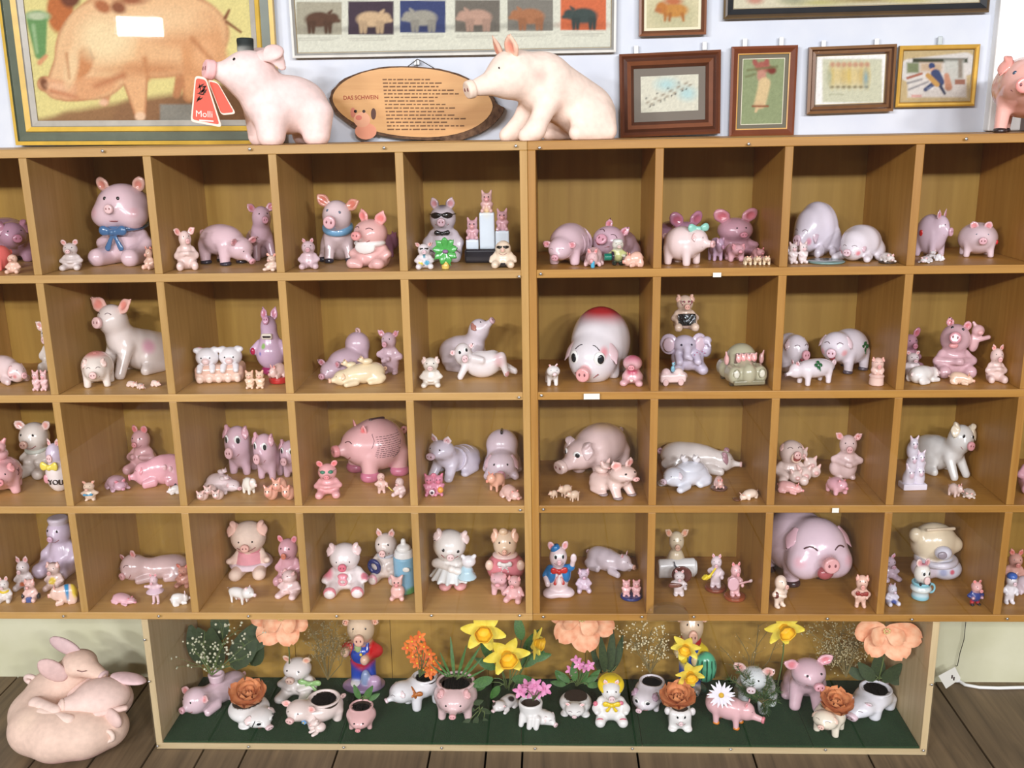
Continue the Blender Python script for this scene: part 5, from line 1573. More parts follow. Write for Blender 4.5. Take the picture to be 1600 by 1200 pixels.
def rollpig(f):
    f.sit(hd=.21, bh=.62, hz=.8, ear='out', es=.9, sl=.2, sr=.36, sz=-.25, W=.3, arms=False, legs=False, eyer=.06)
    f.y('nappy_roll', (0, -.18, .26), .52, .2, None, .05, (222, 222, 220), (1, .1, 0)); f.t('roll_end', (.52, -.13, .26), .12, .04, (206, 206, 204), (1, .1, 0))
    f.tubes.append(('safety_pin', [(-.1, -.36, .46), (-.06, -.4, .38), (.06, -.42, .28), (.14, -.41, .22), (.16, -.41, .17), (.11, -.41, .17), (.0, -.42, .28), (-.09, -.39, .4)], .014, (90, 94, 104)))


put(rollpig, (1026, 815, 1090, 892), 4, 'cream pig in a white nappy closed with a safety pin', 0, (214, 196, 160), y=.22)


def player(f, inst='violin'):
    f.up(W=.17, bh=.6, legl=.18, hd=.18, ear='up', es=.7, hands=((-.12, -.26, .46), (.2, -.22, .36)), belly=1.1, sl=.3, sr=.34)


put(player, (1044, 888, 1081, 936), 4, 'small whitish pig fiddling with a violin before a brown disc', -4, (222, 206, 206), acc=lambda f: (f.c('violin', (-.28, -.3, .5), (.0, -.3, .52), .1, .07, (120, 70, 56), .5), f.c('violin', (.0, -.3, .52), (.26, -.34, .54), .02, .02, (60, 40, 38)), f.c('violin_bow', (-.36, -.34, .62), (.3, -.34, .36), .012, .012, (160, 130, 110)), f.y('disc', (.1, .24, .66), .03, .34, None, .02, (92, 44, 36), (0, 1, 0))), y=.11, hpx=50)
put(player, (1096, 865, 1135, 928), 4, 'pig playing a yellow saxophone on a round brown base', -10, (226, 204, 208), acc=lambda f: (f.c('saxophone', (-.02, -.3, .66), (-.2, -.34, .42), .03, .04, (232, 206, 40)), f.c('saxophone', (-.2, -.34, .42), (-.32, -.34, .36), .05, .07, (232, 206, 40)), f.y('saxophone', (-.36, -.36, .38), .04, .07, .12, .02, (240, 214, 50), (-.5, -.3, .8)), f.y('base', (0, -.02, -.03), .05, .36, None, .02, (120, 56, 36))), flat=-.08)
put(player, (1131, 878, 1176, 942), 4, 'pink pig playing a banjo on a round brown base', 8, (232, 176, 178), acc=lambda f: (f.y('banjo', (-.16, -.28, .44), .05, .2, None, .03, (222, 170, 180), (-.1, -1, .1)), f.c('banjo', (-.04, -.3, .44), (.46, -.3, .5), .035, .03, (206, 150, 150)), f.e('banjo', (.48, -.3, .51), (.07, .03, .05), (232, 206, 206)), f.y('base', (0, -.02, -.03), .05, .38, None, .02, (146, 74, 44))), flat=-.08, ymax=.16)
# cell 7


def bigl(f):
    f.quad(L=.98, W=.47, H=.48, leg=.1, hd=.43, hy=-.06, hz=.06, ear='down', es=.5, eye='closed', sl=.24, sr=.28, sz=-.08, hoof=(60, 34, 38), lr=.11, cheek=(226, 150, 160), mouth=False, scol=(226, 160, 160), hrot=(-20, 2, 0), el=14, az=30, jowl=True)
    f.e('open_mouth', f.hp(-.04, -1.06, -.46), (.13, .09, .1), (170, 84, 90)); f.paint(f.hp(0, -1.2, -.1), .16, (224, 140, 140), 1.2)


put(bigl, (1186, 812, 1332, 937), 4, 'huge laughing lilac pink piggy bank with dark hooves', 26, (216, 186, 200), ymin=.05, **BANK)
put('up', (1206, 900, 1233, 953), 4, 'small cream clown-like figurine in front of the left divider', 30, (240, 214, 190), W=.22, hd=.22, bh=.6, ear='none', acc=lambda f: f.e('dark_sash', (-.2, -.02, .42), (.08, .16, .12), (110, 50, 44)), ymax=.09, hands=((-.02, -.24, .4), (.06, -.24, .4)))
put('up', (1330, 899, 1361, 953), 4, 'small beige pig with a red-brown bow at its chest', -10, (236, 190, 168), W=.24, hd=.23, bh=.6, ear='flop', es=.7, acc=lambda f: f.bow((0, -.27, .48), .34, (150, 50, 44)), ymax=.09)
# cell 8
def teacup(f):
    f.y('body', (0, 0, .2), .2, .25, .32, .06, (186, 214, 222)); f.t('body', (0, 0, .3), .31, .045, (214, 226, 222)); f.t('body', (0, 0, .06), .25, .05, (126, 190, 204)); f.t('body', (0, 0, .46), .29, .04, (126, 190, 204))
    f.head((0, 0, .72), .28, (6, 0, 0), ear='tiny', es=1.3, sl=.02, sr=.42, sz=-.35, eye='big', az=20, el=14, part='pig', col=(232, 226, 214), nost=False)
    f.paint((0, .05, 1.0), .26, (190, 110, 130), 1.5)
    for sg in (-1, 1): f.bead('hoof', (sg * .15, -.27, .5), .05, (34, 28, 34))
    f.parts['handle'] = []; f.t('handle', (.38, 0, .28), .12, .035, (126, 190, 204), (0, 1, 0))


def roundback(f):
    f.e('body', (.02, .1, .62), (.44, .34, .36)); f.e('body', (.22, -.06, .2), (.3, .24, .2), (206, 208, 226)); f.e('body', (-.16, -.04, .2), (.26, .24, .2), (214, 200, 214))
    for x, z in ((-.38, .8), (.4, .62)): f.e('body', (x, .0, z), (.12, .12, .13))
    f.e('snout', (.06, -.28, .58), (.16, .14, .12), (206, 206, 220)); f.bead('nostril', (.0, -.4, .58), (.09, .04, .07), (150, 140, 150))
    f.t('frill', (.04, -.02, .36), .34, .06, (206, 202, 216)); f.paint((.26, -.3, .22), .06, (206, 100, 116), 2); f.paint((.1, -.28, .2), .1, (170, 176, 210), 1.5)
    f.c('crease', (-.2, -.1, .93), (.3, -.08, .95), .03, .03, (206, 184, 150))


put(roundback, (1420, 822, 1508, 913), 4, 'round cream and blue pig head jar behind the teacup pig', 0, (220, 202, 166), name='cookie_jar', cat='cookie jar', y=.22)
put('sit', (1372, 862, 1410, 909), 4, 'lilac pig half hidden by the divider behind the small blue pig', 10, (212, 184, 204), y=.22)
put('sit', (1382, 911, 1408, 949), 4, 'small pig in dark blue dungarees beside the divider', 10, (206, 200, 214), ear='up', acc=painted(((0, -.1, .15), (.4, .4, .24), (70, 90, 160), 2.5)), ymax=.13)
put(teacup, (1422, 872, 1462, 940), 4, 'pig with big eyes in a striped light blue teacup', 4, (232, 226, 214), ymax=.15)
put('up', (1511, 906, 1541, 948), 4, 'small pig in a dark blue coat and red trousers', 10, (226, 166, 160), tcol=(40, 60, 130), lcol=(190, 40, 44), fcol=(30, 28, 34), W=.24, hd=.22, ear='tiny', ymax=.12)
put('sit', (1567, 840, 1604, 900), 4, 'brownish pink pig at the right edge of the bottom row', -10, (214, 156, 140), y=.2)
put('up', (1565, 894, 1592, 945), 4, 'small white figurine with a blue cap at the right edge', 0, (228, 222, 226), ear='none', acc=lambda f: f.e('cap', f.hp(0, 0, .6), (.2, .2, .12), (60, 100, 180)), ymax=.12)
put('lie', (1584, 900, 1632, 936), 4, 'pale pink pig cut off at the right edge of the bottom row', 40, (224, 200, 210), y=.12)

# ------------------------------------------------------------------ on top of the cabinets
def a(f): f.y('hat', f.hp(-.1, -.25, 1.22), .09, .09, .1, .02, (40, 46, 44)); f.y('hat', f.hp(-.1, -.25, 1.02), .03, .08, .08, .01, (206, 206, 196)); f.mir(lambda sg: (lambda q: (f.c(q, f.hp(.5 * sg, .1, .75), f.hp(.85 * sg, .55, .95), .1, .13, (240, 202, 194), .45, f.hd(sg, -.4, 1)), f.c(q, f.hp(.85 * sg, .55, .95), f.hp(.98 * sg, .9, .45), .12, .05, (240, 202, 194), .45, f.hd(sg, -.2, .6))))(f.uid('ear')))


put('quad', (315, 55, 521, 223), 't', 'pale pink matte pig with a tiny dark hat holding red tags in its mouth', -60, (244, 212, 204), mat='matte', acc=a, L=.98, W=.37, H=.4, leg=.17, lr=.165, hd=.31, hz=.4, hy=-.06, neck=.86, ear='none', sl=.3, sr=.44, sz=-.08, muz=1.15, eye='dot', eyer=.1, az=30, el=26, hrot=(4, 10, 0), y=.12, name='pig_statue', cat='pig statue', tail=False, ymax=.33, ymin=0.0, kk=.1)


def sitter(f):
    f.e('body', (0, .44, .22), (.27, .26, .22)); f.c('body', (0, .4, .28), (0, .0, .5), .27, .28); f.e('body', (0, -.06, .52), (.26, .26, .27))
    f.c('body', (0, -.1, .58), (0, -.36, .62), .25, .21)
    for sg in (-1, 1):
        f.c('body', (sg * .17, -.08, .4), (sg * .22, -.26, .1), .12, .085); f.c('body', (sg * .22, -.26, .1), (sg * .23, -.36, .05), .085, .075)
        f.e('body', (sg * .24, .36, .17), (.11, .24, .18)); f.c('body', (sg * .27, .5, .07), (sg * .3, .14, .06), .09, .07)
    f.head((0, -.4, .62), (.22, .24, .22), (4, -14, 0), ear='up', es=.95, sl=.75, sr=.4, sz=-.12, muz=1.45, eye='dot', eyer=.075, az=36, el=24)
    for i in range(4): f.tubes.append(('crease', [(.21 + .05 * math.sin(t * .7) , -.02 + .1 * i + .03 * t, .62 - .09 * t - .03 * i) for t in range(4)], .004, (206, 160, 146)))
    for i in range(7): f.paint((.25 * math.sin(i * 2.3), .3 * math.cos(i * 1.7), .3 + .05 * i), .12, (230, 184, 170), 1)


put(sitter, (724, 54, 964, 222), 't', 'large cream pink sculpted pig sitting up and looking left', -64, (246, 218, 198), mat='matte', y=.12, name='pig_statue', cat='pig statue', ymax=.33, ymin=0.0, ecol=(240, 192, 164), scol=(244, 216, 192), kk=.08)
put('quad', (1549, 86, 1668, 209), 't', 'shiny pink pig with dark feet cut off at the right edge', -28, (232, 172, 158), L=.9, W=.42, H=.4, leg=.22, hd=.3, hz=.06, hy=-.1, ear='flop', es=.7, sl=.15, eye='blue', hoof=(50, 40, 40), lr=.075, y=.12, name='pig_statue', cat='pig statue', ymax=.33, ymin=0.0)


def flat_poly(name, pts, y0, y1, mat, parent=None, off=(0, 0, 0)):
    n = len(pts)
    V = [(x, y0, z) for x, z in pts] + [(x, y1, z) for x, z in pts]
    A = sum(pts[i][0] * pts[(i + 1) % n][1] - pts[(i + 1) % n][0] * pts[i][1] for i in range(n))
    F = [tuple(range(n)), tuple(range(2 * n - 1, n - 1, -1))] + [(i + n, (i + 1) % n + n, (i + 1) % n, i) for i in range(n)]
    if A < 0: F = [f[::-1] for f in F]
    return link(name, mesh(name, np.array(V) - off, F, mat), parent)


def rounded(pts, r, n=4):
    out = []
    P = [np.array(p, float) for p in pts]
    for i in range(len(P)):
        a_, b_, c_ = P[i - 1], P[i], P[(i + 1) % len(P)]
        u = (a_ - b_) / np.linalg.norm(a_ - b_); v = (c_ - b_) / np.linalg.norm(c_ - b_)
        for k in range(n + 1):
            t = k / n
            out.append(tuple(b_ + u * r * (1 - t) ** 2 + v * r * t ** 2))
    return out


def red_tag(pxs, Y, label, writing):
    P = [on_y(px, py, Y) for px, py in pxs]
    c = np.mean(P, axis=0)
    root = empty('paper_tag', (c[0], Y, c[2])); tag(root, label, 'tag', 'red tags in the pig statue mouth')
    q = [(p[0] - c[0], p[2] - c[2]) for p in P]
    flat_poly('card', rounded(q, .009), -.001, .001, plain('cream_card', (240, 214, 196), .6), root)
    flat_poly('red_field', rounded([(x * .86, z * .9) for x, z in q], .007), -.0016, -.001, plain('red_print', (222, 84, 62), .6), root)
    if writing:
        rs = random.Random(2)
        for i in range(9):
            x, z = (rs.random() - .5) * .018 - .003, .012 + (rs.random() - .3) * .03
            ln = .006 + rs.random() * .008; an = rs.random() * 3
            flat_poly('emblem_stroke', [(x - math.cos(an) * ln, z - math.sin(an) * ln), (x + .002, z - .002), (x + math.cos(an) * ln, z + math.sin(an) * ln), (x - .002, z + .002)], -.0021, -.0016 - .00003 * i, M['ink'], root)
        text_object('lettering', 'Molli', .021, M['paper'], root, (-.022, -.0022, -.036), (math.radians(90), math.radians(4), 0), .0003)
        flat_poly('underline', [(-.014, -.043), (.02, -.046), (.02, -.049), (-.014, -.046)], -.0022, -.0016, M['paper'], root)
    return root


red_tag([(305, 118), (322, 121), (347, 199), (298, 190)], .02, 'front red triangular tag with cream border and white script', True)
red_tag([(324, 124), (340, 128), (369, 178), (346, 180)], .034, 'rear red tag half hidden behind the front one', False)

# ------------------------------------------------------------------ bark-edged plaque
pc = on_y(650, 163, WALL_Y - .03)
plq = empty('wooden_plaque', (pc[0], WALL_Y - .03, pc[2])); tag(plq, 'oval bark-edged wooden plaque with a pig poem hung by a wire', 'plaque')
ppm = 1 / np.linalg.norm(on_y(651, 163, WALL_Y - .03) - pc)


def pl(px, py): p = on_y(px, py, WALL_Y - .03); return (p[0] - pc[0], p[2] - pc[2])


M['poem_ink'] = plain('brown_poem_ink', (112, 80, 54), .8)
rs = random.Random(5)
face, rim = [], []
for i in range(48):
    t = 2 * math.pi * i / 48
    sx_ = 128 if math.cos(t) < 0 else 122
    x, y_ = 648 + sx_ * math.copysign(abs(math.cos(t)) ** .9, math.cos(t)), 160 - 54 * math.copysign(abs(math.sin(t)) ** 1.12, math.sin(t))
    y_ += (x - 648) * .05
    face.append(pl(x, y_))
    k = 1.03 + rs.random() * .022 + (.10 if math.cos(t) > .35 and math.sin(t) < .1 else 0)
    rim.append(pl(648 + (x - 648) * k, 162 + (y_ - 162) * (k + .02) + 1))
bark = noise_mat('rough_bark', (70, 48, 36), (112, 84, 62), 60, .95, 1.0, 6, .01)
flat_poly('bark_rim', rim, -.002, .0295, bark, plq)
flat_poly('face', face, -.004, -.0015, wood_mat('plaque_wood', (206, 158, 98), (190, 138, 80), 'X', rough=.5, scale=.6), plq)
hx, hz = pl(537, 156)
text_object('heading', 'DAS SCHWEIN', .0150, M['red_ink'], plq, (hx, -.0046, hz), (math.radians(90), 0, 0), .0004, sx=.95)
rs = random.Random(9)
LINES = [70, 92, 88, 110, 115, 82, 80, 94, 106, 96, 104, 124, 94, 122, 92]
for r, L_ in enumerate(LINES):
    items = []
    x = 598 + r * .55
    y_ = 124.5 + r * 5.55
    while x < 598 + L_:
        w = 3 + rs.random() * 8
        a0, a1 = pl(x, y_ - 1.0), pl(x + w, y_ + .9)
        items.append((boxv((a0[0], -.0046, a1[1]), (a1[0], -.004, a0[1])), BOXF))
        x += w + 2
    V, F = join_arrays(items)
    link('poem_line', mesh('poem_line', V, F, M['poem_ink']), plq)['kind'] = 'stuff'
for nm, px, py, rx, ry, col in (('pig_drawing', 572, 205, 17, 13, (222, 150, 120)), ('pig_drawing', 566, 187, 13, 12, (222, 164, 130)), ('drawn_ear', 552, 176, 4, 8, (196, 120, 96)), ('drawn_ear', 584, 178, 4, 9, (90, 60, 50)), ('drawn_snout', 561, 184, 5, 4, (206, 120, 100)), ('drawn_eye', 556, 174, 2.5, 2.5, (60, 40, 36)), ('drawn_eye', 569, 174, 2.5, 2.5, (60, 40, 36))):
    flat_poly(nm, [pl(px + rx * math.cos(t), py + ry * math.sin(t)) for t in np.arange(16) * math.pi / 8], -.0042 - .0001 * (nm != 'pig_drawing') - .00004 * (ry < 13), -.0038, plain(nm + '_ink', col, .7), plq)
wp = [pl(632, 107), pl(645, 97), pl(651, 92), pl(660, 96), pl(684, 110)]
tube('hanging_wire', [(x, .01, z) for x, z in wp], .0012, M['wire'], plq)
hk = pl(650, 97)
for dx in (-.004, .004): box('wall_hook', (hk[0] + dx - .003, .012, hk[1] - .006), (hk[0] + dx + .003, .028, hk[1] + .008), M['white'], plq, .001)


# ------------------------------------------------------------------ framed pictures
def E2(cx, cy, rx, ry, ang, col, soft=2.0): return ('e', cx, cy, rx, ry, math.radians(ang), col, soft)
def C2(x0, y0, x1, y1, r0, r1, col, soft=2.0): return ('c', x0, y0, x1, y1, r0, r1, col, soft)
def B2(x0, y0, x1, y1, col, soft=.6): return ('b', x0, y0, x1, y1, 0, 0, col, soft)


def paint2(u, v, base, layers, seed=0, grain=.04):
    C = np.tile(np.array(lin(base)), (len(u), 1))
    for L_ in layers:
        if L_[0] == 'e':
            _, cx, cy, rx, ry, an, col, soft = L_
            x = (u - cx) * math.cos(an) + (v - cy) * math.sin(an); y_ = -(u - cx) * math.sin(an) + (v - cy) * math.cos(an)
            d = (np.sqrt((x / rx) ** 2 + (y_ / ry) ** 2) - 1) * min(rx, ry)
        elif L_[0] == 'c':
            _, x0, y0, x1, y1, r0, r1, col, soft = L_
            dx, dy = x1 - x0, y1 - y0
            t = np.clip(((u - x0) * dx + (v - y0) * dy) / (dx * dx + dy * dy + 1e-9), 0, 1)
            d = np.hypot(u - x0 - t * dx, v - y0 - t * dy) - (r0 + (r1 - r0) * t)
        else:
            _, x0, y0, x1, y1, _, _, col, soft = L_
            d = np.maximum(np.maximum(x0 - u, u - x1), np.maximum(y0 - v, v - y1))
        al = np.clip(.5 - d / (2 * soft), 0, 1)[:, None]
        C = C * (1 - al) + al * np.array(lin(col))
    C = C * .8
    rg = np.random.default_rng(seed)
    return np.clip(C * (1 + grain * rg.standard_normal((len(u), 1))), 0, 1)


def frame(label, corners, profile, base, layers, inset, matc=None, mat_in=0, step=2.0, mat='paintedwood', hooks=(), thick=.02, glass=True, fillet=None, tilt=0.0):
    """corners TL, TR, BR, BL as seen; profile = [(distance in from the outer edge, height off the wall, colour of the strip up to the next point)]"""
    Y0 = WALL_Y - .006
    P = [on_y(px, py, Y0 - thick) for px, py in corners]
    c = np.mean(P, axis=0)
    W = (np.linalg.norm(P[1] - P[0]) + np.linalg.norm(P[2] - P[3])) / 2
    H = (np.linalg.norm(P[3] - P[0]) + np.linalg.norm(P[2] - P[1])) / 2
    roll = math.atan2((P[1] - P[0])[2] + (P[2] - P[3])[2], (P[1] - P[0])[0] + (P[2] - P[3])[0])
    root = empty('picture_frame', (c[0], Y0, c[2])); root.rotation_euler = (tilt, -roll, 0)
    tag(root, label, 'framed picture', 'framed pictures on the wall')
    hw, hh = W / 2, H / 2
    for side in range(4):
        V, F, C = [], [], []
        for i in range(len(profile) - 1):
            (d0, h0, col), (d1, h1, _) = profile[i], profile[i + 1]
            q = []
            for d, h in ((d0, h0), (d1, h1)):
                x, z = hw - d, hh - d
                ends = {0: ((-x, z), (x, z)), 1: ((x, z), (x, -z)), 2: ((x, -z), (-x, -z)), 3: ((-x, -z), (-x, z))}[side]
                q.append([(e_[0], -h, e_[1]) for e_ in ends])
            n0 = len(V); V += [q[0][0], q[0][1], q[1][1], q[1][0]]; F.append((n0 + 3, n0 + 2, n0 + 1, n0)); C += [lin(col)] * 4
        link('frame_rail', mesh('frame_rail', V, F, M[mat], np.array(C)), root)
    dm, hm = profile[-1][0], profile[-1][1]
    box('backing_board', (-hw + .002, -.006, -hh + .002), (hw - .002, -.001, hh - .002), M['ply'], root)
    yb = -max(.006, hm - .004)
    if matc:
        box('mat_board', (-hw + dm - .002, yb - .0008, -hh + dm - .002), (hw - dm + .002, yb, hh - dm + .002), plain('mat_board_%d' % len(bpy.data.materials), matc, .85), root)
        yb -= .001
    il, it, ir, ib = inset
    x0, x1, z0, z1 = -hw + il, hw - ir, -hh + ib, hh - it
    R = Matrix.LocRotScale(Vector((c[0], Y0, c[2])), root.rotation_euler, None)
    Rn = np.array(R)
    nx = max(8, int((x1 - x0) * ppm / step)); nz = max(8, int((z1 - z0) * ppm / step))
    gx, gz = np.meshgrid(np.linspace(x0, x1, nx), np.linspace(z0, z1, nz), indexing='ij')
    L3 = np.stack([gx.ravel(), np.full(gx.size, yb - .0004), gz.ravel()], 1)
    Wp = L3 @ Rn[:3, :3].T + Rn[:3, 3]
    u, v, _ = proj(Wp)
    C = paint2(u, v, base, layers, len(layers))
    ii = np.arange(nx * nz).reshape(nx, nz)
    F = np.stack([ii[:-1, :-1].ravel(), ii[1:, :-1].ravel(), ii[1:, 1:].ravel(), ii[:-1, 1:].ravel()], 1)
    link('print', mesh('print', L3, F, M['print'], C), root)
    if fillet:
        col, w = fillet
        for (ax, az, bx_, bz_) in ((x0 - w, z1, x1 + w, z1 + w), (x0 - w, z0 - w, x1 + w, z0), (x0 - w, z0, x0, z1), (x1, z0, x1 + w, z1)):
            box('fillet', (ax, yb - .0012, az), (bx_, yb, bz_), gloss(col), root)
    if glass: box('glass', (-hw + dm, yb - .0036, -hh + dm), (hw - dm, yb - .0024, hh - dm), M['glass'], root)
    for px, py, col in hooks:
        p = Vector(on_y(px, py, Y0 - .006)); q = R.inverted() @ p
        box('hanger', (q.x - .006, q.y - .003, q.z - .012), (q.x + .006, q.y + .003, q.z + .010), gloss(col), root, .002)
    return root


GOLD, OLIVE = (214, 176, 74), (84, 92, 74)
P_ = 1 / ppm
lay = [C2(30, 215, 110, 198, 22, 22, (160, 122, 84), 5), C2(110, 200, 210, 182, 26, 26, (158, 118, 80), 6), C2(210, 190, 420, 170, 34, 44, (150, 110, 76), 6), C2(330, 170, 420, 160, 36, 44, (140, 100, 66), 6),
       B2(250, 163, 330, 200, (150, 146, 134), 2), B2(10, 204, 440, 240, (146, 106, 70), 5),
       E2(94, 16, 21, 36, 0, (196, 116, 66), 3), E2(110, -4, 16, 16, 0, (120, 70, 50), 4),
       E2(58, 26, 21, 10, 0, (156, 182, 130), 2), C2(58, 34, 63, 84, 16, 9, (112, 156, 96), 2), E2(58, 25, 15, 6, 0, (196, 206, 170), 2), C2(52, 40, 58, 82, 3, 2, (160, 190, 140), 2),
       C2(168, 137, 164, 160, 8, 6, (206, 146, 104), 2), C2(62, 98, 72, 88, 4, 3, (222, 160, 116), 2), C2(283, 120, 276, 148, 9, 6, (196, 136, 92), 2), C2(330, 100, 302, 150, 16, 6, (206, 146, 100), 3),
       E2(232, 50, 124, 70, 2, (238, 190, 140), 4), E2(150, 80, 62, 74, 10, (242, 200, 150), 4), C2(150, 60, 90, 135, 52, 18, (240, 196, 148), 4), E2(133, 138, 52, 17, -8, (230, 172, 124), 3),
       C2(105, 141, 70, 131, 15, 10, (232, 176, 132), 3), E2(69, 131, 6, 10, -20, (130, 82, 56), 2), E2(90, 136, 16, 6, 10, (240, 190, 150), 3),
       C2(210, 116, 219, 178, 20, 7, (236, 184, 134), 3), E2(219, 182, 8, 7, 0, (244, 206, 170), 2), E2(162, 160, 7, 5, 0, (240, 196, 160), 2), C2(310, 78, 296, 150, 27, 8, (226, 166, 114), 4), C2(320, 40, 340, 90, 24, 16, (226, 170, 120), 5),
       E2(129, 98, 16, 28, 24, (214, 148, 98), 3), E2(112, 104, 10, 30, 10, (246, 212, 164), 4), C2(104, 84, 108, 122, 1.5, 1, (196, 134, 88), 3), C2(140, 76, 146, 92, 2, 1, (150, 94, 62), 1.5), E2(240, 108, 60, 10, 0, (212, 152, 104), 8), C2(226, 92, 232, 124, 4, 2, (206, 144, 96), 4), E2(275, 56, 46, 16, 8, (224, 166, 116), 9),
       E2(165, 60, 40, 34, 0, (250, 224, 176), 14), E2(250, 30, 70, 24, 0, (244, 204, 156), 14), E2(185, 12, 12, 9, 20, (150, 92, 62), 3), E2(160, 10, 14, 9, 30, (186, 116, 76), 3), E2(205, 0, 22, 7, 0, (170, 104, 70), 4),
       C2(352, 28, 358, 16, 3, 2, (140, 90, 60), 1.5), C2(354, 34, 376, 50, 2.5, 2, (140, 90, 60), 1.5), C2(192, 118, 150, 134, 5, 3, (196, 130, 88), 5), C2(80, 142, 120, 152, 3, 2, (206, 140, 100), 3), E2(318, 84, 16, 24, 10, (236, 180, 130), 7), C2(300, 60, 336, 100, 3, 2, (196, 134, 88), 4)]
body = [L_ for L_ in lay if L_[-2] in ((238, 190, 140), (242, 200, 150), (240, 196, 148), (230, 172, 124), (232, 176, 132), (236, 184, 134), (226, 166, 114))]
k0 = lay.index(body[0])
lay = lay[:k0] + [(L_[0], *L_[1:3], L_[3] + 2.2, L_[4] + 2.2, *L_[5:6], (176, 112, 72), 1.6) if L_[0] == 'e' else (*L_[:5], L_[5] + 2.2, L_[6] + 2.2, (176, 112, 72), 1.6) for L_ in body] + lay[k0:]
frame('large gold and green framed painting of a grazing pig', [(-14, -190), (430, -190), (424, 222), (12, 229)], [(0, .004, GOLD), (0, .022, GOLD), (.010, .026, OLIVE), (.012, .020, OLIVE), (.034, .022, GOLD), (.036, .027, GOLD), (.048, .020, (150, 146, 138)), (.050, .016, (168, 162, 150)), (.064, .012, GOLD)],
      (232, 218, 146), lay, (.064, .064, .064, .064), hooks=())

# silver framed chart of pig breeds
lay = []
brd = [((463, 3, 534, 54), (178, 172, 150), (98, 70, 54), 1), ((544, 2, 615, 54), (74, 60, 72), (212, 182, 144), 1), ((625, 1, 696, 51), (64, 74, 118), (168, 164, 150), -1), ((711, 0, 781, 50), (120, 114, 104), (196, 160, 140), -1), ((793, -1, 864, 48), (136, 132, 122), (178, 122, 86), -1), ((876, -2, 947, 47), (218, 116, 76), (70, 82, 78), -1)]
for dy in (0, -85):
    for (x0, y0, x1, y1), bg, pg, sg in brd:
        cx, cy = (x0 + x1) / 2, (y0 + y1) / 2 + dy + 2
        lay += [B2(x0, y0 + dy, x1, y1 + dy, bg, .8), E2(cx, y1 + dy - 8, 30, 6, 0, tuple(int(v * .86) for v in bg), 4), E2(cx, cy, 22, 12, 0, pg, 2), E2(cx + sg * 22, cy - 2, 9, 8, 0, pg, 2), E2(cx + sg * 30, cy + 2, 4, 3, 0, pg, 1.5)]
        lay += [C2(cx + k, cy + 6, cx + k, cy + 20, 4, 2.5, tuple(int(v * .9) for v in pg), 1.5) for k in (-15, -9, 11, 17)] + [C2(cx + sg * 16, cy - 10, cx + sg * 20, cy - 14, 3, 1.5, pg, 1.5)]
        lay += [B2(x0 + 2, y1 + dy + 5 + 3 * i, x1 - 3 - 9 * i, y1 + dy + 6.3 + 3 * i, (196, 194, 178), 1) for i in range(2)]
frame('wide silver framed chart with rows of pig breed photographs', [(443, -170), (966, -178), (962, 79), (453, 93)], [(0, .004, (190, 188, 178)), (0, .016, (214, 212, 204)), (.006, .017, (150, 148, 142)), (.012, .012, (222, 220, 212))],
      (226, 226, 208), lay, (.014, .014, .014, .014), step=1.6)
BRN = [(0, .003, (92, 52, 34)), (0, .020, (110, 64, 42)), (.006, .024, (96, 54, 36)), (.012, .018, (76, 42, 28)), (.020, .022, (120, 72, 48)), (.030, .016, (84, 48, 32)), (.038, .008, (60, 34, 24))]
frame('small brown framed picture of a yellow pig above the others', [(1000, -70), (1104, -73), (1106, 53), (998, 57)], [(0, .003, (120, 72, 48)), (0, .018, (128, 80, 52)), (.006, .02, (104, 62, 40)), (.013, .012, (90, 54, 36))], (226, 216, 176),
      [E2(1050, 22, 38, 26, 0, (206, 200, 160), 8), E2(1053, 16, 22, 11, 0, (206, 146, 74), 2), E2(1034, 12, 9, 9, 0, (200, 130, 66), 2), C2(1026, 16, 1030, 16, 3, 4, (190, 120, 70), 2), C2(1040, 22, 1039, 32, 3, 2, (186, 120, 60), 1.5), C2(1066, 22, 1068, 32, 3, 2, (186, 120, 60), 1.5), C2(1047, 22, 1046, 32, 2.5, 2, (170, 106, 54), 1.5), E2(1052, 2, 14, 5, 0, (200, 120, 80), 2)], (.02, .02, .02, .02), matc=(230, 222, 190))
frame('long dark rope-edged frame at the top right', [(1136, -130), (1556, -142), (1553, 18), (1131, 30)], [(0, .003, (86, 70, 50)), (0, .014, (110, 90, 62)), (.004, .018, (80, 64, 46)), (.009, .02, (48, 50, 54)), (.011, .022, (40, 42, 46)), (.024, .012, (56, 58, 60))], (222, 214, 186),
      [E2(1180, 0, 12, 6, 0, (206, 150, 130), 3), E2(1280, 4, 40, 5, 0, (196, 190, 130), 4), E2(1350, 0, 50, 4, 0, (170, 150, 96), 3), E2(1420, -2, 30, 6, 0, (206, 196, 120), 4), E2(1240, 0, 20, 6, 0, (170, 170, 140), 4)], (.026, .026, .026, .026))
HK = (226, 226, 224)
lay5 = [E2(1042, 132, 16, 9, 0, (192, 222, 220), 6), E2(1074, 146, 13, 10, 0, (192, 222, 220), 6)]
for i in range(12):
    t = i / 11
    lay5 += [E2(1012 + 66 * t, 163 - 33 * t + (3 if i % 2 else -3), 3.2, 1.6, -25, (168, 156, 136), 1.2), E2(1010 + 62 * t, 160 - 30 * t + (9 if i % 3 else -6), 1.4, 1.4, 0, (96, 96, 90), .8)]
frame('broad dark brown frame with a pale card of tiny tracks', [(970, 85), (1129, 77), (1123, 209), (967, 215)], BRN, (228, 226, 206), lay5, (.056, .058, .056, .062), matc=(118, 110, 100), hooks=((994, 77, HK), (1101, 71, HK)))
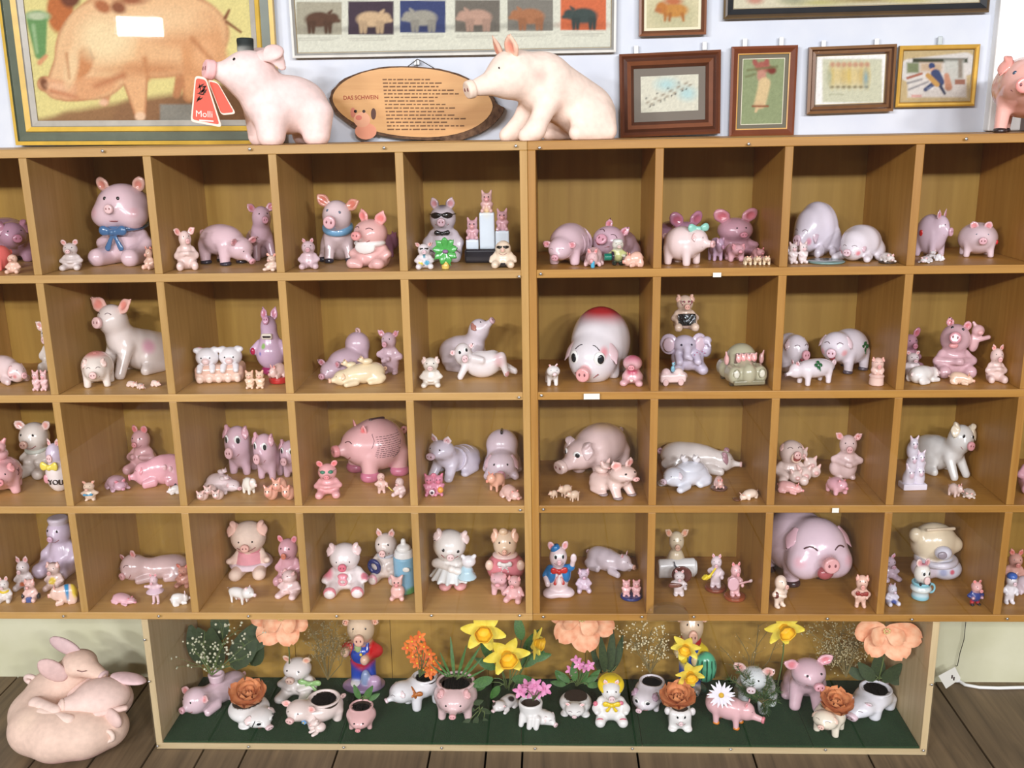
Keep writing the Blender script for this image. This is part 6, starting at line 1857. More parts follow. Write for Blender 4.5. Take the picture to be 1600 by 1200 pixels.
frame('upright brown frame with a piglet clinging to its mother on green', [(1145, 73), (1249, 70), (1239, 212), (1138, 214)], [(0, .003, (100, 54, 34)), (0, .018, (122, 66, 42)), (.006, .021, (112, 60, 38)), (.017, .014, (86, 46, 30)), (.0175, .014, (206, 156, 82)), (.0205, .013, (206, 156, 82))], (152, 164, 122),
      [E2(1192, 105, 12, 9, 0, (176, 104, 90), 2), E2(1180, 98, 4, 6, -20, (170, 96, 86), 1.5), E2(1198, 97, 4, 6, 10, (170, 96, 86), 1.5), E2(1206, 110, 7, 6, 0, (130, 60, 50), 2), E2(1190, 118, 7, 10, 0, (206, 150, 130), 2), E2(1193, 132, 8, 9, 0, (226, 196, 156), 2), C2(1195, 130, 1188, 160, 9, 9, (226, 200, 152), 2), E2(1186, 164, 8, 6, 0, (222, 190, 146), 2), C2(1184, 166, 1181, 174, 2.5, 2, (226, 196, 150), 1), C2(1176, 166, 1200, 166, 1.5, 1.5, (150, 90, 60), 1), C2(1168, 110, 1214, 104, 1.5, 1.5, (120, 120, 80), 2), C2(1166, 120, 1180, 116, 1.2, 1.2, (120, 120, 80), 2)], (.032, .032, .032, .032), matc=(110, 104, 88), fillet=((226, 220, 196), .0016), hooks=((1164, 66, HK), (1221, 64, HK)), step=1.3)
lay7 = [B2(1285, 92, 1378, 160, (214, 214, 186), 1.5)]
for i in range(7):
    x = 1300 + 9 * i
    lay7 += [E2(x, 118, 5.5, 17, 0, [(222, 196, 120), (226, 206, 150), (214, 190, 130)][i % 3], 3), E2(x + 1, 101, 4, 4, 0, (206, 160, 130), 2), E2(x, 136, 3, 2, 0, (140, 130, 100), 1.5)]
lay7 += [E2(1353, 122, 4, 12, 0, (150, 176, 176), 3), E2(1296, 120, 4, 12, 0, (186, 190, 160), 3), B2(1296, 147, 1318, 148, (170, 170, 140), 1)]
frame('brown frame with a white mat and a row of tiny dressed pigs', [(1265, 73), (1402, 69), (1396, 173), (1261, 179)], [(0, .003, (112, 78, 50)), (0, .018, (128, 92, 60)), (.007, .021, (84, 54, 34)), (.011, .014, (120, 84, 54)), (.018, .017, (96, 64, 42)), (.022, .01, (80, 54, 36))], (255, 253, 248), lay7, (.024, .024, .024, .024), hooks=((1287, 69, HK), (1370, 66, HK)), step=1.4)
frame('ornate gilt frame with a card of a boy in blue on a snowy street', [(1406, 71), (1532, 69), (1525, 165), (1401, 168)], [(0, .003, (150, 112, 40)), (0, .016, (206, 160, 66)), (.004, .02, (226, 182, 84)), (.009, .015, (170, 126, 48)), (.012, .012, (196, 154, 70))], (204, 182, 136),
      [C2(1422, 110, 1508, 100, 18, 18, (226, 222, 216), 1.5), B2(1418, 96, 1510, 152, (228, 222, 214), 2), B2(1426, 91, 1512, 98, (66, 70, 54), 1.5), B2(1417, 98, 1436, 114, (130, 140, 104), 2), C2(1418, 122, 1440, 115, 2, 2, (176, 110, 90), 1), B2(1438, 98, 1472, 112, (206, 180, 150), 3), B2(1476, 94, 1506, 130, (206, 206, 196), 3), B2(1497, 92, 1504, 122, (150, 140, 126), 2), E2(1456, 103, 5, 5, 0, (60, 76, 120), 1.2), E2(1458, 110, 4, 4, 0, (222, 176, 150), 1), C2(1462, 116, 1470, 128, 8, 6, (60, 78, 116), 1.5), C2(1460, 130, 1446, 140, 4, 3, (66, 84, 120), 1.2), C2(1468, 132, 1476, 146, 3, 2, (56, 68, 96), 1.2), C2(1450, 118, 1464, 132, 4, 4, (206, 160, 90), 1.2), C2(1479, 118, 1482, 136, 4, 6, (206, 150, 120), 1.5), B2(1492, 124, 1508, 132, (170, 120, 100), 1), C2(1420, 140, 1450, 128, 1.5, 1.5, (150, 146, 146), 1.5), C2(1418, 130, 1440, 124, 1.5, 1.5, (150, 146, 146), 1.5), B2(1424, 148, 1440, 152, (222, 170, 160), 1.5)], (.013, .013, .013, .013), hooks=((1469, 63, (176, 184, 184)),), step=1.3)

# ------------------------------------------------------------------ big sleeping pair on the floor
def sleepers(f):
    # front piglet: a crescent from the rump (right) round the front and left side to its raised head at the back
    ch = [((.34, -.14, .22), .22), ((.2, -.24, .24), .25), ((0, -.28, .26), .27), ((-.2, -.2, .27), .27), ((-.32, .0, .3), .25), ((-.26, .2, .42), .23), ((-.1, .26, .6), .18)]
    for (p0, r0), (p1, r1) in zip(ch[:-1], ch[1:]): f.c('body', p0, p1, r0, r1)
    f.e('body', (0, .22, .76), (.16, .16, .14), k=.05); f.c('body', (.04, .2, .75), (.24, .12, .69), .12, .06, k=.03)
    f.y(f.uid('snout'), (.27, .11, .68), .02, .06, None, .015, (206, 172, 168), (1, -.4, -.3))
    f.e(f.uid('ear'), (-.13, .26, .94), (.085, .035, .17), (200, 166, 164), Rm(0, 0, -52)); f.e(f.uid('ear'), (-.17, .06, .78), (.1, .035, .17), (210, 172, 164), Rm(14, 0, -34))
    # rear piglet: rump at the back left, head laid over to the right
    f.e('rear_piglet', (.08, .22, .3), (.38, .26, .28), (224, 190, 176)); f.e('rear_piglet', (-.32, .26, .34), (.18, .18, .24), (226, 192, 178))
    f.e('rear_piglet', (.3, -.02, .52), (.25, .22, .19), (230, 196, 182), Rm(20, 0, 6)); f.c('rear_piglet', (.2, -.1, .52), (.06, -.2, .55), .14, .075, (230, 196, 182))
    f.y(f.uid('snout'), (.035, -.22, .56), .02, .07, None, .02, (232, 198, 180), (-1, -.7, .2))
    f.e(f.uid('ear'), (.5, .12, .64), (.17, .09, .04), (222, 184, 184), Rm(0, 0, 14)); f.e(f.uid('ear'), (.46, -.2, .4), (.13, .05, .1), (216, 180, 168), Rm(-30, 0, 30)); f.c(f.uid('ear'), (.34, -.22, .46), (.56, -.14, .47), .04, .03, (226, 190, 176))
    f.c('foreleg#1', (-.24, -.16, .54), (.0, -.27, .54), .065, .05, (232, 200, 184)); f.c('foreleg#2', (-.14, -.26, .5), (.14, -.34, .48), .06, .055, (236, 204, 186))
    f.tubes.append(('eyelid', [(.1, -.27, .5), (.14, -.265, .475), (.19, -.25, .47), (.24, -.235, .485)], .007, (150, 108, 100))); f.tubes.append(('eyelid', [(.06, .06, .78), (.1, .06, .765), (.14, .07, .77)], .006, (140, 100, 96)))
    p = f.uid('tail'); f.t(p, (-.47, .2, .56), .05, .026, (226, 196, 184), (.2, 1, .2)); f.c(p, (-.42, .22, .5), (-.46, .2, .5), .03, .026, (226, 196, 184))
    p = f.uid('tail'); f.t(p, (.46, -.3, .26), .055, .022, (232, 204, 186), (.5, 1, 0)); f.c(p, (.44, -.32, .2), (.3, -.42, .12), .024, .02, (232, 204, 186))


put(sleepers, (10, 995, 229, 1194), 'f', 'large pair of matte pink piglets asleep curled around each other', 0, (222, 188, 166), mat='matte', name='pig_sculpture', cat='pig sculpture', ymin=-.14, ymax=.36, kk=.06, acc=painted(((0, -.3, .0), (.7, .6, .2), (226, 176, 176), 1), ((-.2, -.3, .4), .2, (240, 212, 186), 1)))

# cord and paper tag on the floor, right
cd = [on_z(px, py, .005) for px, py in ((1496, 1062), (1508, 1070), (1530, 1074), (1560, 1075), (1600, 1074), (1660, 1072))]
pw = empty('power_cord', tuple(cd[0])); tag(pw, 'white power cord lying along the foot of the wall', 'power cord')
pts = []
for i in range(len(cd) - 1):
    for t in np.linspace(0, 1, 5)[:-1]: pts.append(cd[i] * (1 - t) + cd[i + 1] * t)
tube('cord', np.array(pts) - cd[0], .005, M['white'], pw, 8)
box('plug', (-.022, -.012, -.004), (.004, .012, .018), M['white'], pw, .004)
th = [on_y(px, py, WALL_Y - .012) for px, py in ((1509, 972), (1506, 1000), (1500, 1020), (1496, 1040))] + [cd[0] + [-.005, .02, .03]]
tube('thin_lead', np.array(th) - cd[0], .0012, M['wire'], pw, 5)
tg = flat_poly('paper_label', [tuple((on_y(px, py, .28) - on_y(1484, 1060, .28))[[0, 2]]) for px, py in ((1466, 1058), (1492, 1044), (1501, 1062), (1478, 1078))], 0, .001, M['paper'])
tg.location = on_y(1484, 1060, .28) + [0, 0, .004]; tag(tg, 'white paper label lying by the power cord plug', 'paper label')
for i, (x, z) in enumerate(((.006, .004), (.012, -.002))):
    o = box('print_mark', (x - .002, -.0012, z - .008), (x + .002, -.0004, z + .003), M['ink'], tg)

# ------------------------------------------------------------------ planters in the display box
def pot(f, R0=.3, depth=.3, top=None, **k):
    """a quadruped pig hollowed out from above and filled with soil"""
    f.quad(**k)
    z = k.get('leg', .2) + k.get('H', .34) * 1.9 if top is None else top
    f.y('body', (0, .08, z + .1), .22, R0, R0 * 1.08, .02, neg=True)
    f.t('body', (0, .08, z - .1), R0 + .02, .035, k=.03)
    f.y('soil', (0, .08, z - .17), .05, R0 + .02, None, .01, (60, 46, 36)); f.mats['soil'] = 'matte'


PL = dict(name='pig_planter', cat='pig planter')
SHINY = (236, 234, 230)
put('lie', (275, 1046, 390, 1121), 'b', 'long pink glazed pig planter lying at the left end', -32, (220, 186, 196), L=1.3, H=.3, W=.3, hd=.3, hz=.08, hy=.08, ear='side', es=.75, sl=.22, sr=.28, eyer=.09, acc=lambda f: (f.y('rim', (0, -.1, .66), .1, .17, .2, .03, (214, 180, 190)), f.y('rim', (0, -.1, .74), .08, .13, None, .01, neg=True)), ecol=(232, 180, 180), **PL)


def bowl(f, yaw=0):
    f.e('body', (0, .05, .36), (.42, .42, .38)); f.y('body', (0, .1, .8), .22, .3, .34, .02, neg=True); f.y('soil', (0, .1, .58), .04, .3, None, .01, (60, 46, 36)); f.mats['soil'] = 'matte'
    for sg in (-1, 1): f.e('body', (sg * .26, -.2, .08), (.12, .14, .09))


def bowlhead(f):
    bowl(f); f.head((.0, -.34, .34), .3, (0, -6, 0), ear='down', es=.7, sl=.25, sr=.3, eye='big', el=14, az=32)
    for sg in (-1, 1): f.tubes.append(('ear_line', [f.skin(sg * (46 + 3 * i), 30 - 14 * i, 1.03) for i in range(4)], .012, (60, 60, 64)))


put(bowlhead, (356, 1086, 431, 1142), 'b', 'white round pig pot looking right under an orange rose', 46, SHINY, **PL)
put('sit', (428, 1010, 502, 1090), 'b', 'white pig with a pale brown muzzle and a green ribbon bow', -8, (232, 222, 214), hd=.28, bh=.56, hz=.74, ear='round', es=.6, sl=.25, sr=.36, scol=(206, 170, 150), W=.34, acc=lambda f: f.bow((.3, -.2, .46), .34, (150, 196, 120), tails=.5), y=.25, ecol=(226, 190, 160))


def babypot(f):
    pot(f, .3, L=1.0, W=.36, H=.36, leg=.06, hd=.27, hz=.16, hy=-.02, ear='side', es=.75, sl=.15, sr=.36, hrot=(34, 0, 0), tail=True)
    p = f.uid('piglet'); c = (238, 214, 204)
    q = np.array((.4, -.2, .0)); f.e(p, q + (0, 0, .14), (.11, .12, .13), c); f.e(p, q + (-.02, -.1, .32), (.1, .1, .09), c); f.e(p, q + (-.02, -.2, .3), .04, (226, 170, 160))
    for sg in (-1, 1): f.c(p, q + (sg * .05 - .02, -.08, .39), q + (sg * .09 - .02, -.08, .46), .035, .02, c); f.c(p, q + (sg * .06, -.12, .06), q + (sg * .07, -.2, .04), .045, .04, c)
    for i in range(5): f.bead('flower_petal', f.hp(.75 + .13 * math.cos(i * 1.257), -.55, -.75 + .13 * math.sin(i * 1.257)), .03, (110, 160, 206))
    f.bead('flower_centre', f.hp(.75, -.62, -.75), .022, (226, 190, 80))


put(babypot, (439, 1066, 541, 1141), 'b', 'white and pink pig planter with a baby and a blue flower', -54, (236, 216, 206), ymax=.17, **PL)
put(pot, (541, 1086, 588, 1139), 'b', 'small plain pink pig pot with black eyes', 2, (232, 178, 176), R0=.27, L=.7, W=.4, H=.4, leg=.08, hd=.26, hz=-.05, hy=-.08, lr=.07, ear='none', sl=.3, sr=.3, eyer=.13, tail=False, ymax=.13, **PL)


def bowpot(f):
    pot(f, .27, L=1.0, W=.34, H=.36, leg=.26, lr=.11, hd=.3, hz=.04, hy=.06, ear='down', es=.5, sl=.3, sr=.26, eye='closed', hrot=(-10, -14, 0))
    f.scarf((0, -.36, .58), .27, .05, (176, 100, 40), (0, 1, .2), 'ribbon'); f.bow((.26, -.42, .6), .34, (180, 104, 40), Rm(60))


put(bowpot, (600, 1042, 692, 1109), 'b', 'tall white pig planter with a brown bow', -52, (232, 232, 234), y=.2, ymin=.06, **PL)
put(pot, (678, 1048, 746, 1126), 'b', 'plain pale pink pig pot with a round nose facing front', 0, (232, 192, 192), R0=.32, L=.76, W=.42, H=.42, leg=.14, hd=.3, hz=.06, hy=-.14, lr=.075, ear='flop', es=.55, sl=.4, sr=.24, sz=-.35, eyer=.09, az=26, el=8, tail=False, **PL)
put('lie', (767, 1068, 812, 1101), 'b', 'small white pig with dark patches under the daffodils', -36, (230, 224, 220), hd=.3, hz=.1, ear='side', es=.6, acc=painted(((-.15, -.7, .6), .14, (50, 44, 46), 3), ((.2, .1, .6), .2, (50, 44, 46), 3)), y=.18)


def tipped(f):
    f.y('body', (-.1, .04, .4), .3, .3, .36, .06); f.y('body', (-.1, .04, .62), .14, .29, .3, .02, neg=True); f.y('soil', (-.1, .04, .56), .04, .29, None, .01, (60, 46, 36)); f.mats['soil'] = 'matte'
    f.e('body', (.2, -.02, .2), (.34, .3, .2)); f.head((.42, -.12, .22), .2, (46, -12, 0), ear='down', es=.8, sl=.35, sr=.4, eye='closed')
    for x, y_ in ((-.34, -.14), (-.1, -.28), (.1, -.3)): f.c('body', (x, y_, .3), (x - .04, y_ - .08, .06), .1, .08)


put(tipped, (810, 1086, 872, 1142), 'b', 'white pig pot with its nose on the turf and pink flowers', 0, SHINY, ymax=.16, **PL)


def grin(f):
    bowl(f); f.head((0, -.38, .46), .25, (0, 0, 0), ear='round', es=.5, sl=.1, sr=.26, sz=-.1, eye='closed', mouth=False)
    f.tubes.append(('grin', [f.skin(d_, -34 + (d_ / 38) ** 2 * 16, 1.03) for d_ in (-40, -26, -13, 0, 13, 26, 40)], .03, (40, 36, 40)))


put(grin, (874, 1066, 925, 1112), 'b', 'white pot with a grinning pig face and small pink flowers', -4, SHINY, y=.16, **PL)


def bonnet(f):
    f.sit(hd=.21, bh=.6, hz=.72, ear='up', es=.55, sl=.15, sr=.34, eyer=.09, W=.32, D=.27, fcol=(226, 110, 136), armto=(.3, -.22, .3), lo=.06, leg=.11)
    f.t('bonnet', (0, .04, .82), .22, .06, (236, 206, 40), (0, -.5, 1)); f.e('bonnet', (0, .1, .86), (.22, .2, .14), (236, 206, 40))
    f.bow((0, -.26, .5), .26, (240, 206, 40), tails=.5); f.e(f.uid('spot'), (-.33, -.12, .44), (.05, .05, .06), (226, 120, 140)); f.e(f.uid('spot'), (.2, -.24, .54), (.05, .04, .05), (226, 120, 140))


put(bonnet, (925, 1051, 985, 1138), 'b', 'white pig in a yellow bonnet and yellow bow', 0, (238, 236, 232))
put(pot, (986, 1046, 1042, 1108), 'b', 'white pot pig with big blue eyes and mauve ears behind', -26, (228, 220, 226), R0=.27, L=.8, W=.4, H=.4, leg=.12, hd=.32, hz=-.06, hy=-.06, ear='flop', es=.6, ecol=(176, 140, 160), sl=.35, sr=.26, eye='big', lr=.07, y=.2, **PL)


def squarepot(f):
    f.b('body', (0, 0, .36), (.36, .3, .32), .14); f.y('body', (0, 0, .7), .14, .26, None, .02, neg=True); f.y('soil', (0, 0, .6), .03, .26, None, .01, (60, 46, 36)); f.mats['soil'] = 'matte'
    f.head((0, -.2, .42), (.3, .2, .28), (0, 0, 0), ear='none', sl=.15, sr=.3, eye='big', az=24, el=26)
    for sg in (-1, 1): f.e(f.uid('ear'), (sg * .4, -.05, .56), (.1, .1, .13), (226, 222, 220)); f.e('body', (sg * .24, -.26, .08), (.15, .14, .09))


put(squarepot, (1038, 1099, 1087, 1145), 'b', 'small square white smiling pig pot under an orange rose', -2, SHINY, ymax=.12, **PL)


def longsnout(f):
    f.quad(L=1.1, W=.32, H=.32, leg=.16, hd=.24, hz=.04, hy=.0, ear='up', es=.6, sl=1.0, sr=.4, sz=-.3, muz=1.0, eyer=.08, hrot=(0, -6, 0), hoof=(226, 130, 40), lr=.085, tail=False, scol=(222, 130, 140))
    f.e('body', (0, .4, .5), (.3, .3, .32)); f.tubes.append(('mouth_line', [f.hp(.7, -.7, -.2), f.hp(.72, -.6, -.5), f.hp(.6, -.6, -.7)], .012, (196, 60, 70)))


put(longsnout, (1102, 1078, 1196, 1142), 'b', 'pink pig with orange feet and a long trumpet snout', 62, (232, 176, 180), ymax=.2, **PL)
put('dog', (1144, 1022, 1215, 1104), 'b', 'white pig with pink ears behind the spruce twigs', -18, (214, 222, 222), hd=.22, hz=.76, ear='out', es=.95, ecol=(230, 190, 180), W=.28, L=.5, y=.2)
put('dog', (1219, 1014, 1302, 1106), 'b', 'smooth pink pig sitting with pricked ears on the turf', -10, (222, 180, 192), hd=.24, hz=.76, hy=-.18, ear='out', es=.9, sl=.3, sr=.34, W=.26, L=.5, eyer=.09, hrot=(20, 0, -4), ymin=.1)
put(pot, (1264, 1098, 1322, 1153), 'b', 'small cream pig pot under an orange rose at the right front', -34, (240, 228, 202), R0=.22, L=.8, W=.34, H=.3, leg=.2, lr=.075, hd=.26, hz=.06, hy=-.02, ear='down', es=.6, sl=.2, sr=.3, eye='closed', tail=False, ymax=.12, **PL)


def hippo(f):
    pot(f, .3, L=1.05, W=.38, H=.36, leg=.16, lr=.13, hd=.3, hz=-.04, hy=-.04, ear='round', es=.5, sl=.1, sr=.5, eye='closed', hrot=(0, -16, 0))
    f.e(f.uid('ear'), (.1, .5, 1.0), (.12, .08, .12), (236, 222, 200))


put(hippo, (1320, 1046, 1406, 1124), 'b', 'white hippo-shaped pig planter at the right end', -48, (228, 228, 236), y=.18, ymin=.06, **PL)


def farmer(f, shirt, trousers):
    f.up(W=.17, bh=.62, legl=.26, hd=.19, ear='side', es=.5, sl=.2, sr=.4, tcol=shirt, lcol=trousers, fcol=(236, 232, 226), hands=((-.22, -.16, .52), (.05, -.22, .44)), leg=.085, arm=.06, col=(226, 196, 160))
    f.e('bib', (0, -.05, .45), (.165, .13, .14), trousers)
    for sg in (-1, 1): f.c('strap#%d' % sg, (sg * .08, -.14, .52), (sg * .09, -.06, .64), .025, .025, trousers)


def fig6(f):
    farmer(f, (196, 34, 38), (34, 70, 170)); f.e('neckerchief', (-.04, -.15, .58), (.05, .04, .07), (170, 196, 130)); f.bead('button', (.0, -.19, .5), .02, (232, 206, 60))
    f.e('base', (0, -.05, .03), (.3, .22, .06), (150, 120, 160)); f.e('base', (.16, -.14, .1), (.1, .09, .09), (190, 150, 190)); f.e('base', (.04, -.12, .14), (.07, .07, .12), (130, 150, 190))


put(fig6, (532, 951, 602, 1078), 'b', 'farmer figurine in blue dungarees and a red shirt', 4, (232, 206, 170), name='farmer_figurine', cat='figurine', rmax=2.6)


def fig15(f):
    farmer(f, (232, 206, 50), (40, 80, 170)); f.scarf((0, -.02, .61), .12, .045, (190, 30, 34), (0, -.2, 1))
    f.e('watermelon', (.22, -.24, .38), (.17, .15, .17), (90, 180, 140))
    for i in range(5): f.e(f.uid('stripe'), (.22 + .16 * math.sin((i - 2) * .5) * .97, -.24 - .15 * math.cos((i - 2) * .5) + .012, .38), (.016, .02, .14 - .015 * abs(i - 2)), (24, 92, 66))
    f.e('base', (0, -.02, .04), (.28, .2, .06), (30, 90, 80)); f.e('collar_leaf', (-.12, -.16, .5), (.09, .05, .12), (240, 206, 50))


put(fig15, (1050, 951, 1120, 1089), 'b', 'farmer figurine with a green striped watermelon and red neckerchief', -2, (232, 206, 170), name='farmer_figurine', cat='figurine', rmax=2.6)


# ------------------------------------------------------------------ flowers and foliage
def petal_mesh(name, l, w, cup, curl, mat, nu=7, nv=5, notch=0.0, point=1.0):
    V, F = [], []
    for i in range(nu):
        t = i / (nu - 1)
        if notch > 0: ww = w * ((t / .6) ** .6 * .85 + .15 if t < .6 else math.sqrt(max(.01, 1 - ((t - .6) / .405) ** 2)))
        else: ww = w * (math.sin(math.pi * min(.96, t ** .8 * .9 + .06)) ** point)
        for j in range(nv):
            s_ = j / (nv - 1) * 2 - 1
            V.append((l * t * (1 - notch * (1 - abs(s_)) * (t > .9)), ww * s_ * .5, curl * l * t * t + cup * w * s_ * s_ * t))
    for i in range(nu - 1):
        for j in range(nv - 1): F.append((i * nv + j, (i + 1) * nv + j, (i + 1) * nv + j + 1, i * nv + j + 1))
    return mesh(name, V, F, mat, smooth=True)


def petal_mat(name, c1, c2): return noise_mat(name, c1, c2, 45, .6, .15, 3)


PM = dict(peach=petal_mat('peach_petal', (226, 148, 108), (240, 192, 154)), yellow=petal_mat('yellow_petal', (232, 208, 60), (246, 230, 96)), gold=petal_mat('gold_corona', (236, 176, 20), (246, 206, 40)), rose=petal_mat('rust_rose', (196, 112, 64), (224, 150, 98)),
          pink=petal_mat('pink_petal', (206, 110, 160), (232, 160, 200)), white=petal_mat('white_petal', (226, 222, 234), (244, 240, 246)), orange=petal_mat('orange_petal', (206, 80, 20), (236, 130, 40)))


def place(o, M3, loc, sc=1.0):
    o.matrix_basis = Matrix.LocRotScale(Vector(loc), Matrix(M3.tolist()).to_quaternion(), Vector((sc, sc, sc)))


def face_to(n):
    n = np.array(n, float); return align_z(n, (1, 0, .1))


def Rz_(a): return np.array([[math.cos(a), -math.sin(a), 0], [math.sin(a), math.cos(a), 0], [0, 0, 1]])
def Ry_(a): return np.array([[math.cos(a), 0, math.sin(a)], [0, 1, 0], [-math.sin(a), 0, math.cos(a)]])


LEAF = petal_mesh('leaf', 1.0, .42, .12, -.18, M['leaf'], 7, 3, point=.8)
DLEAF = petal_mesh('dark_leaf', 1.0, .5, .1, -.12, M['dark_leaf'], 7, 3, point=.8)


GRASS = petal_mesh('blade', 1.0, .09, .1, -.2, M['leaf'], 7, 3, point=.8)
NARROW = petal_mesh('narrow_leaf', 1.0, .2, .1, -.1, M['dark_leaf'], 7, 3, point=.8)


def stem(root, rl, a_, b_, r=.0022, mat='stem', name='stem'):
    a_, b_ = np.array(a_, float), np.array(b_, float)
    mid = (a_ + b_) / 2 + [.008, .0, .012]
    return tube(name, np.array([a_, (a_ + mid) / 2 + [.002, 0, .003], mid, (mid + b_) / 2 + [.002, 0, .003], b_]) - rl, r, M[mat], root, 5)


def flower(kind, px, py, Y, rpx, label, nrm=(0, -1, .1), foot=None, group=None, ang=0.0, name=None, n=6):
    c = on_y(px, py, Y); r = rpx / proj(c)[2] * 0 + rpx * proj(c)[2] / FPX
    ft = on_y(*foot, Y + .02) if foot else c - [0, 0, .1]
    root = empty(name or {'peach': 'silk_blossom', 'daffodil': 'daffodil', 'daisy': 'daisy', 'rose': 'silk_rose'}[kind], tuple(ft))
    tag(root, label, {'peach': 'flower', 'daffodil': 'daffodil', 'daisy': 'daisy', 'rose': 'rose'}[kind], group)
    R = face_to(nrm)
    rs = random.Random(int(px))

    def petals(mesh_, k, tilt, s_, off=0.0, lift=0.0, nm='petal'):
        for i in range(k):
            a_ = ang + off + 2 * math.pi * i / k + rs.uniform(-.08, .08)
            R3 = R @ Rz_(a_) @ Ry_(-tilt + rs.uniform(-.1, .1))
            if (c + R3 @ np.array((r * s_, 0, 0)))[2] > S[4] - FT - .004 and kind in ('peach', 'daffodil'): continue     # no room under the cabinet
            o = link(nm, mesh_, root)
            place(o, R3, c + R @ np.array((0, 0, lift)) - ft, s_ * rs.uniform(.93, 1.05))
    if kind == 'peach':
        petals(petal_mesh('petal', r, r * .8, .1, .12, PM['peach'], 14, 7, .04, .7), n, .12, 1)
        petals(petal_mesh('petal', r * .62, r * .6, .12, .2, PM['peach'], 12, 5, .04, .7), 3, .35, 1, .5, r * .02)
        for i in range(7):
            o = link('stamen', ball((214, 200, 130)), root); a_ = i * .9
            place(o, np.eye(3), c + R @ np.array((math.cos(a_) * r * .08, math.sin(a_) * r * .08, r * .16)) - ft, r * .03)
    elif kind == 'daffodil':
        petals(petal_mesh('petal', r, r * .55, .1, .02, PM['yellow'], 8, 5, 0, .75), 6, .1, 1)
        prof = [(r * .2, 0), (r * .24, r * .2), (r * .28, r * .4), (r * .4, r * .52), (r * .37, r * .5), (r * .2, r * .1)]
        V, F = lathe(prof, 18)
        V[:, :2] *= (1 + .06 * np.sin(np.arctan2(V[:, 1], V[:, 0]) * 6)[:, None])
        o = link('corona', mesh('corona', V, F, PM['gold'], smooth=True), root); place(o, R, c - ft)
    elif kind == 'daisy':
        petals(petal_mesh('petal', r, r * .26, .1, -.05, PM['white'], 6, 3), 18, .05, 1)
        o = link('flower_disc', ball((226, 180, 50)), root); place(o, R, c + R @ np.array((0, 0, r * .04)) - ft, r * .2)
    else:
        for ring, (k, s_, t) in enumerate(((7, 1, .15), (6, .82, .5), (5, .62, .85), (4, .42, 1.15))):
            petals(petal_mesh('petal', r * s_, r * s_ * .95, .22, .25, PM['rose'], 10, 5, .04, .6), k, t, 1, ring * .5, r * .03 * ring)
    stem(root, ft, ft, c - R[:, 2] * r * .05)
    return root


FG = 'silk flowers in the display box'
flower('peach', 440, 962, .21, 50, 'big peach silk blossom cut by the rail above the green ribbon pig', (.05, -1, -.05), (452, 1046), FG, .3)
flower('peach', 909, 962, .21, 56, 'big peach silk blossom cut by the rail above the pot with the grin', (0, -1, -.1), (935, 1052), FG, .1)
flower('peach', 1384, 982, .085, 52, 'big peach silk blossom with its centre showing at the right end', (-.1, -1, -.05), (1372, 1064), FG, .4)
DG = 'daffodils in the display box'
flower('daffodil', 755, 984, .12, 36, 'upper left daffodil just under the rail', (.1, -1, .05), (790, 1075), DG, .2)
flower('daffodil', 791, 1022, .10, 38, 'lowest daffodil leaning towards the white patched pig', (.25, -1, -.1), (795, 1078), DG, .5)
flower('daffodil', 836, 1004, .15, 26, 'smaller daffodil turned sideways at the right of the bunch', (1, -.5, 0), (800, 1078), DG, .1)
flower('daffodil', 1224, 980, .14, 34, 'single daffodil high up left of the dried white sprays', (.2, -1, -.2), (1215, 1070), DG, .2)
flower('daffodil', 1072, 1010, .12, 26, 'yellow daffodil in front of the farmer with the watermelon', (-.3, -1, -.2), (1068, 1080), DG, .7)
flower('daffodil', 1078, 1052, .12, 26, 'lower yellow daffodil below the watermelon farmer', (.1, -1, -.3), (1072, 1085), DG, .2)
RG = 'rust orange roses in the pig pots'
flower('rose', 389, 1092, .085, 33, 'rust orange silk rose in the round white pot', (.1, -.25, 1), (390, 1112), RG)
flower('rose', 1059, 1097, .08, 32, 'rust orange silk rose in the square smiling pot', (-.05, -.2, 1), (1058, 1114), RG)
flower('rose', 1304, 1104, .078, 30, 'rust orange silk rose in the small cream pot', (.1, -.25, 1), (1298, 1116), RG)
flower('daisy', 1127, 1086, .07, 22, 'white daisy on the back of the pink pig with orange feet', (-.1, -1, .2), (1130, 1104))


def floret_mesh(name, r, mat, centre, k=5):
    items = []
    for i in range(k):
        a_ = 2 * math.pi * i / k
        V = []
        F = []
        nu, nv = 4, 3
        for p in range(nu):
            t = p / (nu - 1); w = .62 * math.sin(math.pi * min(.9, t * .85 + .1))
            for q in range(nv): s_ = q - 1; V.append((t, w * s_ * .5, .15 * t * t + .1 * s_ * s_))
        for p in range(nu - 1):
            for q in range(nv - 1): F.append((p * nv + q, (p + 1) * nv + q, (p + 1) * nv + q + 1, p * nv + q + 1))
        items.append((np.array(V) * r @ Rz_(a_).T, F))
    V, F = join_arrays(items)
    return mesh(name, V, F, mat, smooth=True)


def cluster(label, cpx, cpy, Y, pts, rpx, mat, foot, centre=(236, 206, 60)):
    c = on_y(*foot, Y); root = empty('flower_bunch', tuple(c)); tag(root, label, 'flower bunch', FG)
    r = rpx * proj(c)[2] / FPX
    fm = floret_mesh('floret', r, mat, centre); rs = random.Random(int(cpx))
    for px, py in pts:
        p = on_y(px, py, Y + rs.uniform(-.025, .015))
        o = link('floret', fm, root); R = face_to((rs.uniform(-.4, .4), -1, rs.uniform(0, .5))); place(o, R @ Rz_(rs.random() * 6), p - c)
        b_ = link('floret_centre', ball(centre), o); place(b_, np.eye(3), (0, 0, r * .12), r * .16)
        stem(root, c, c, p + [0, .004, 0], .0013)
    return root


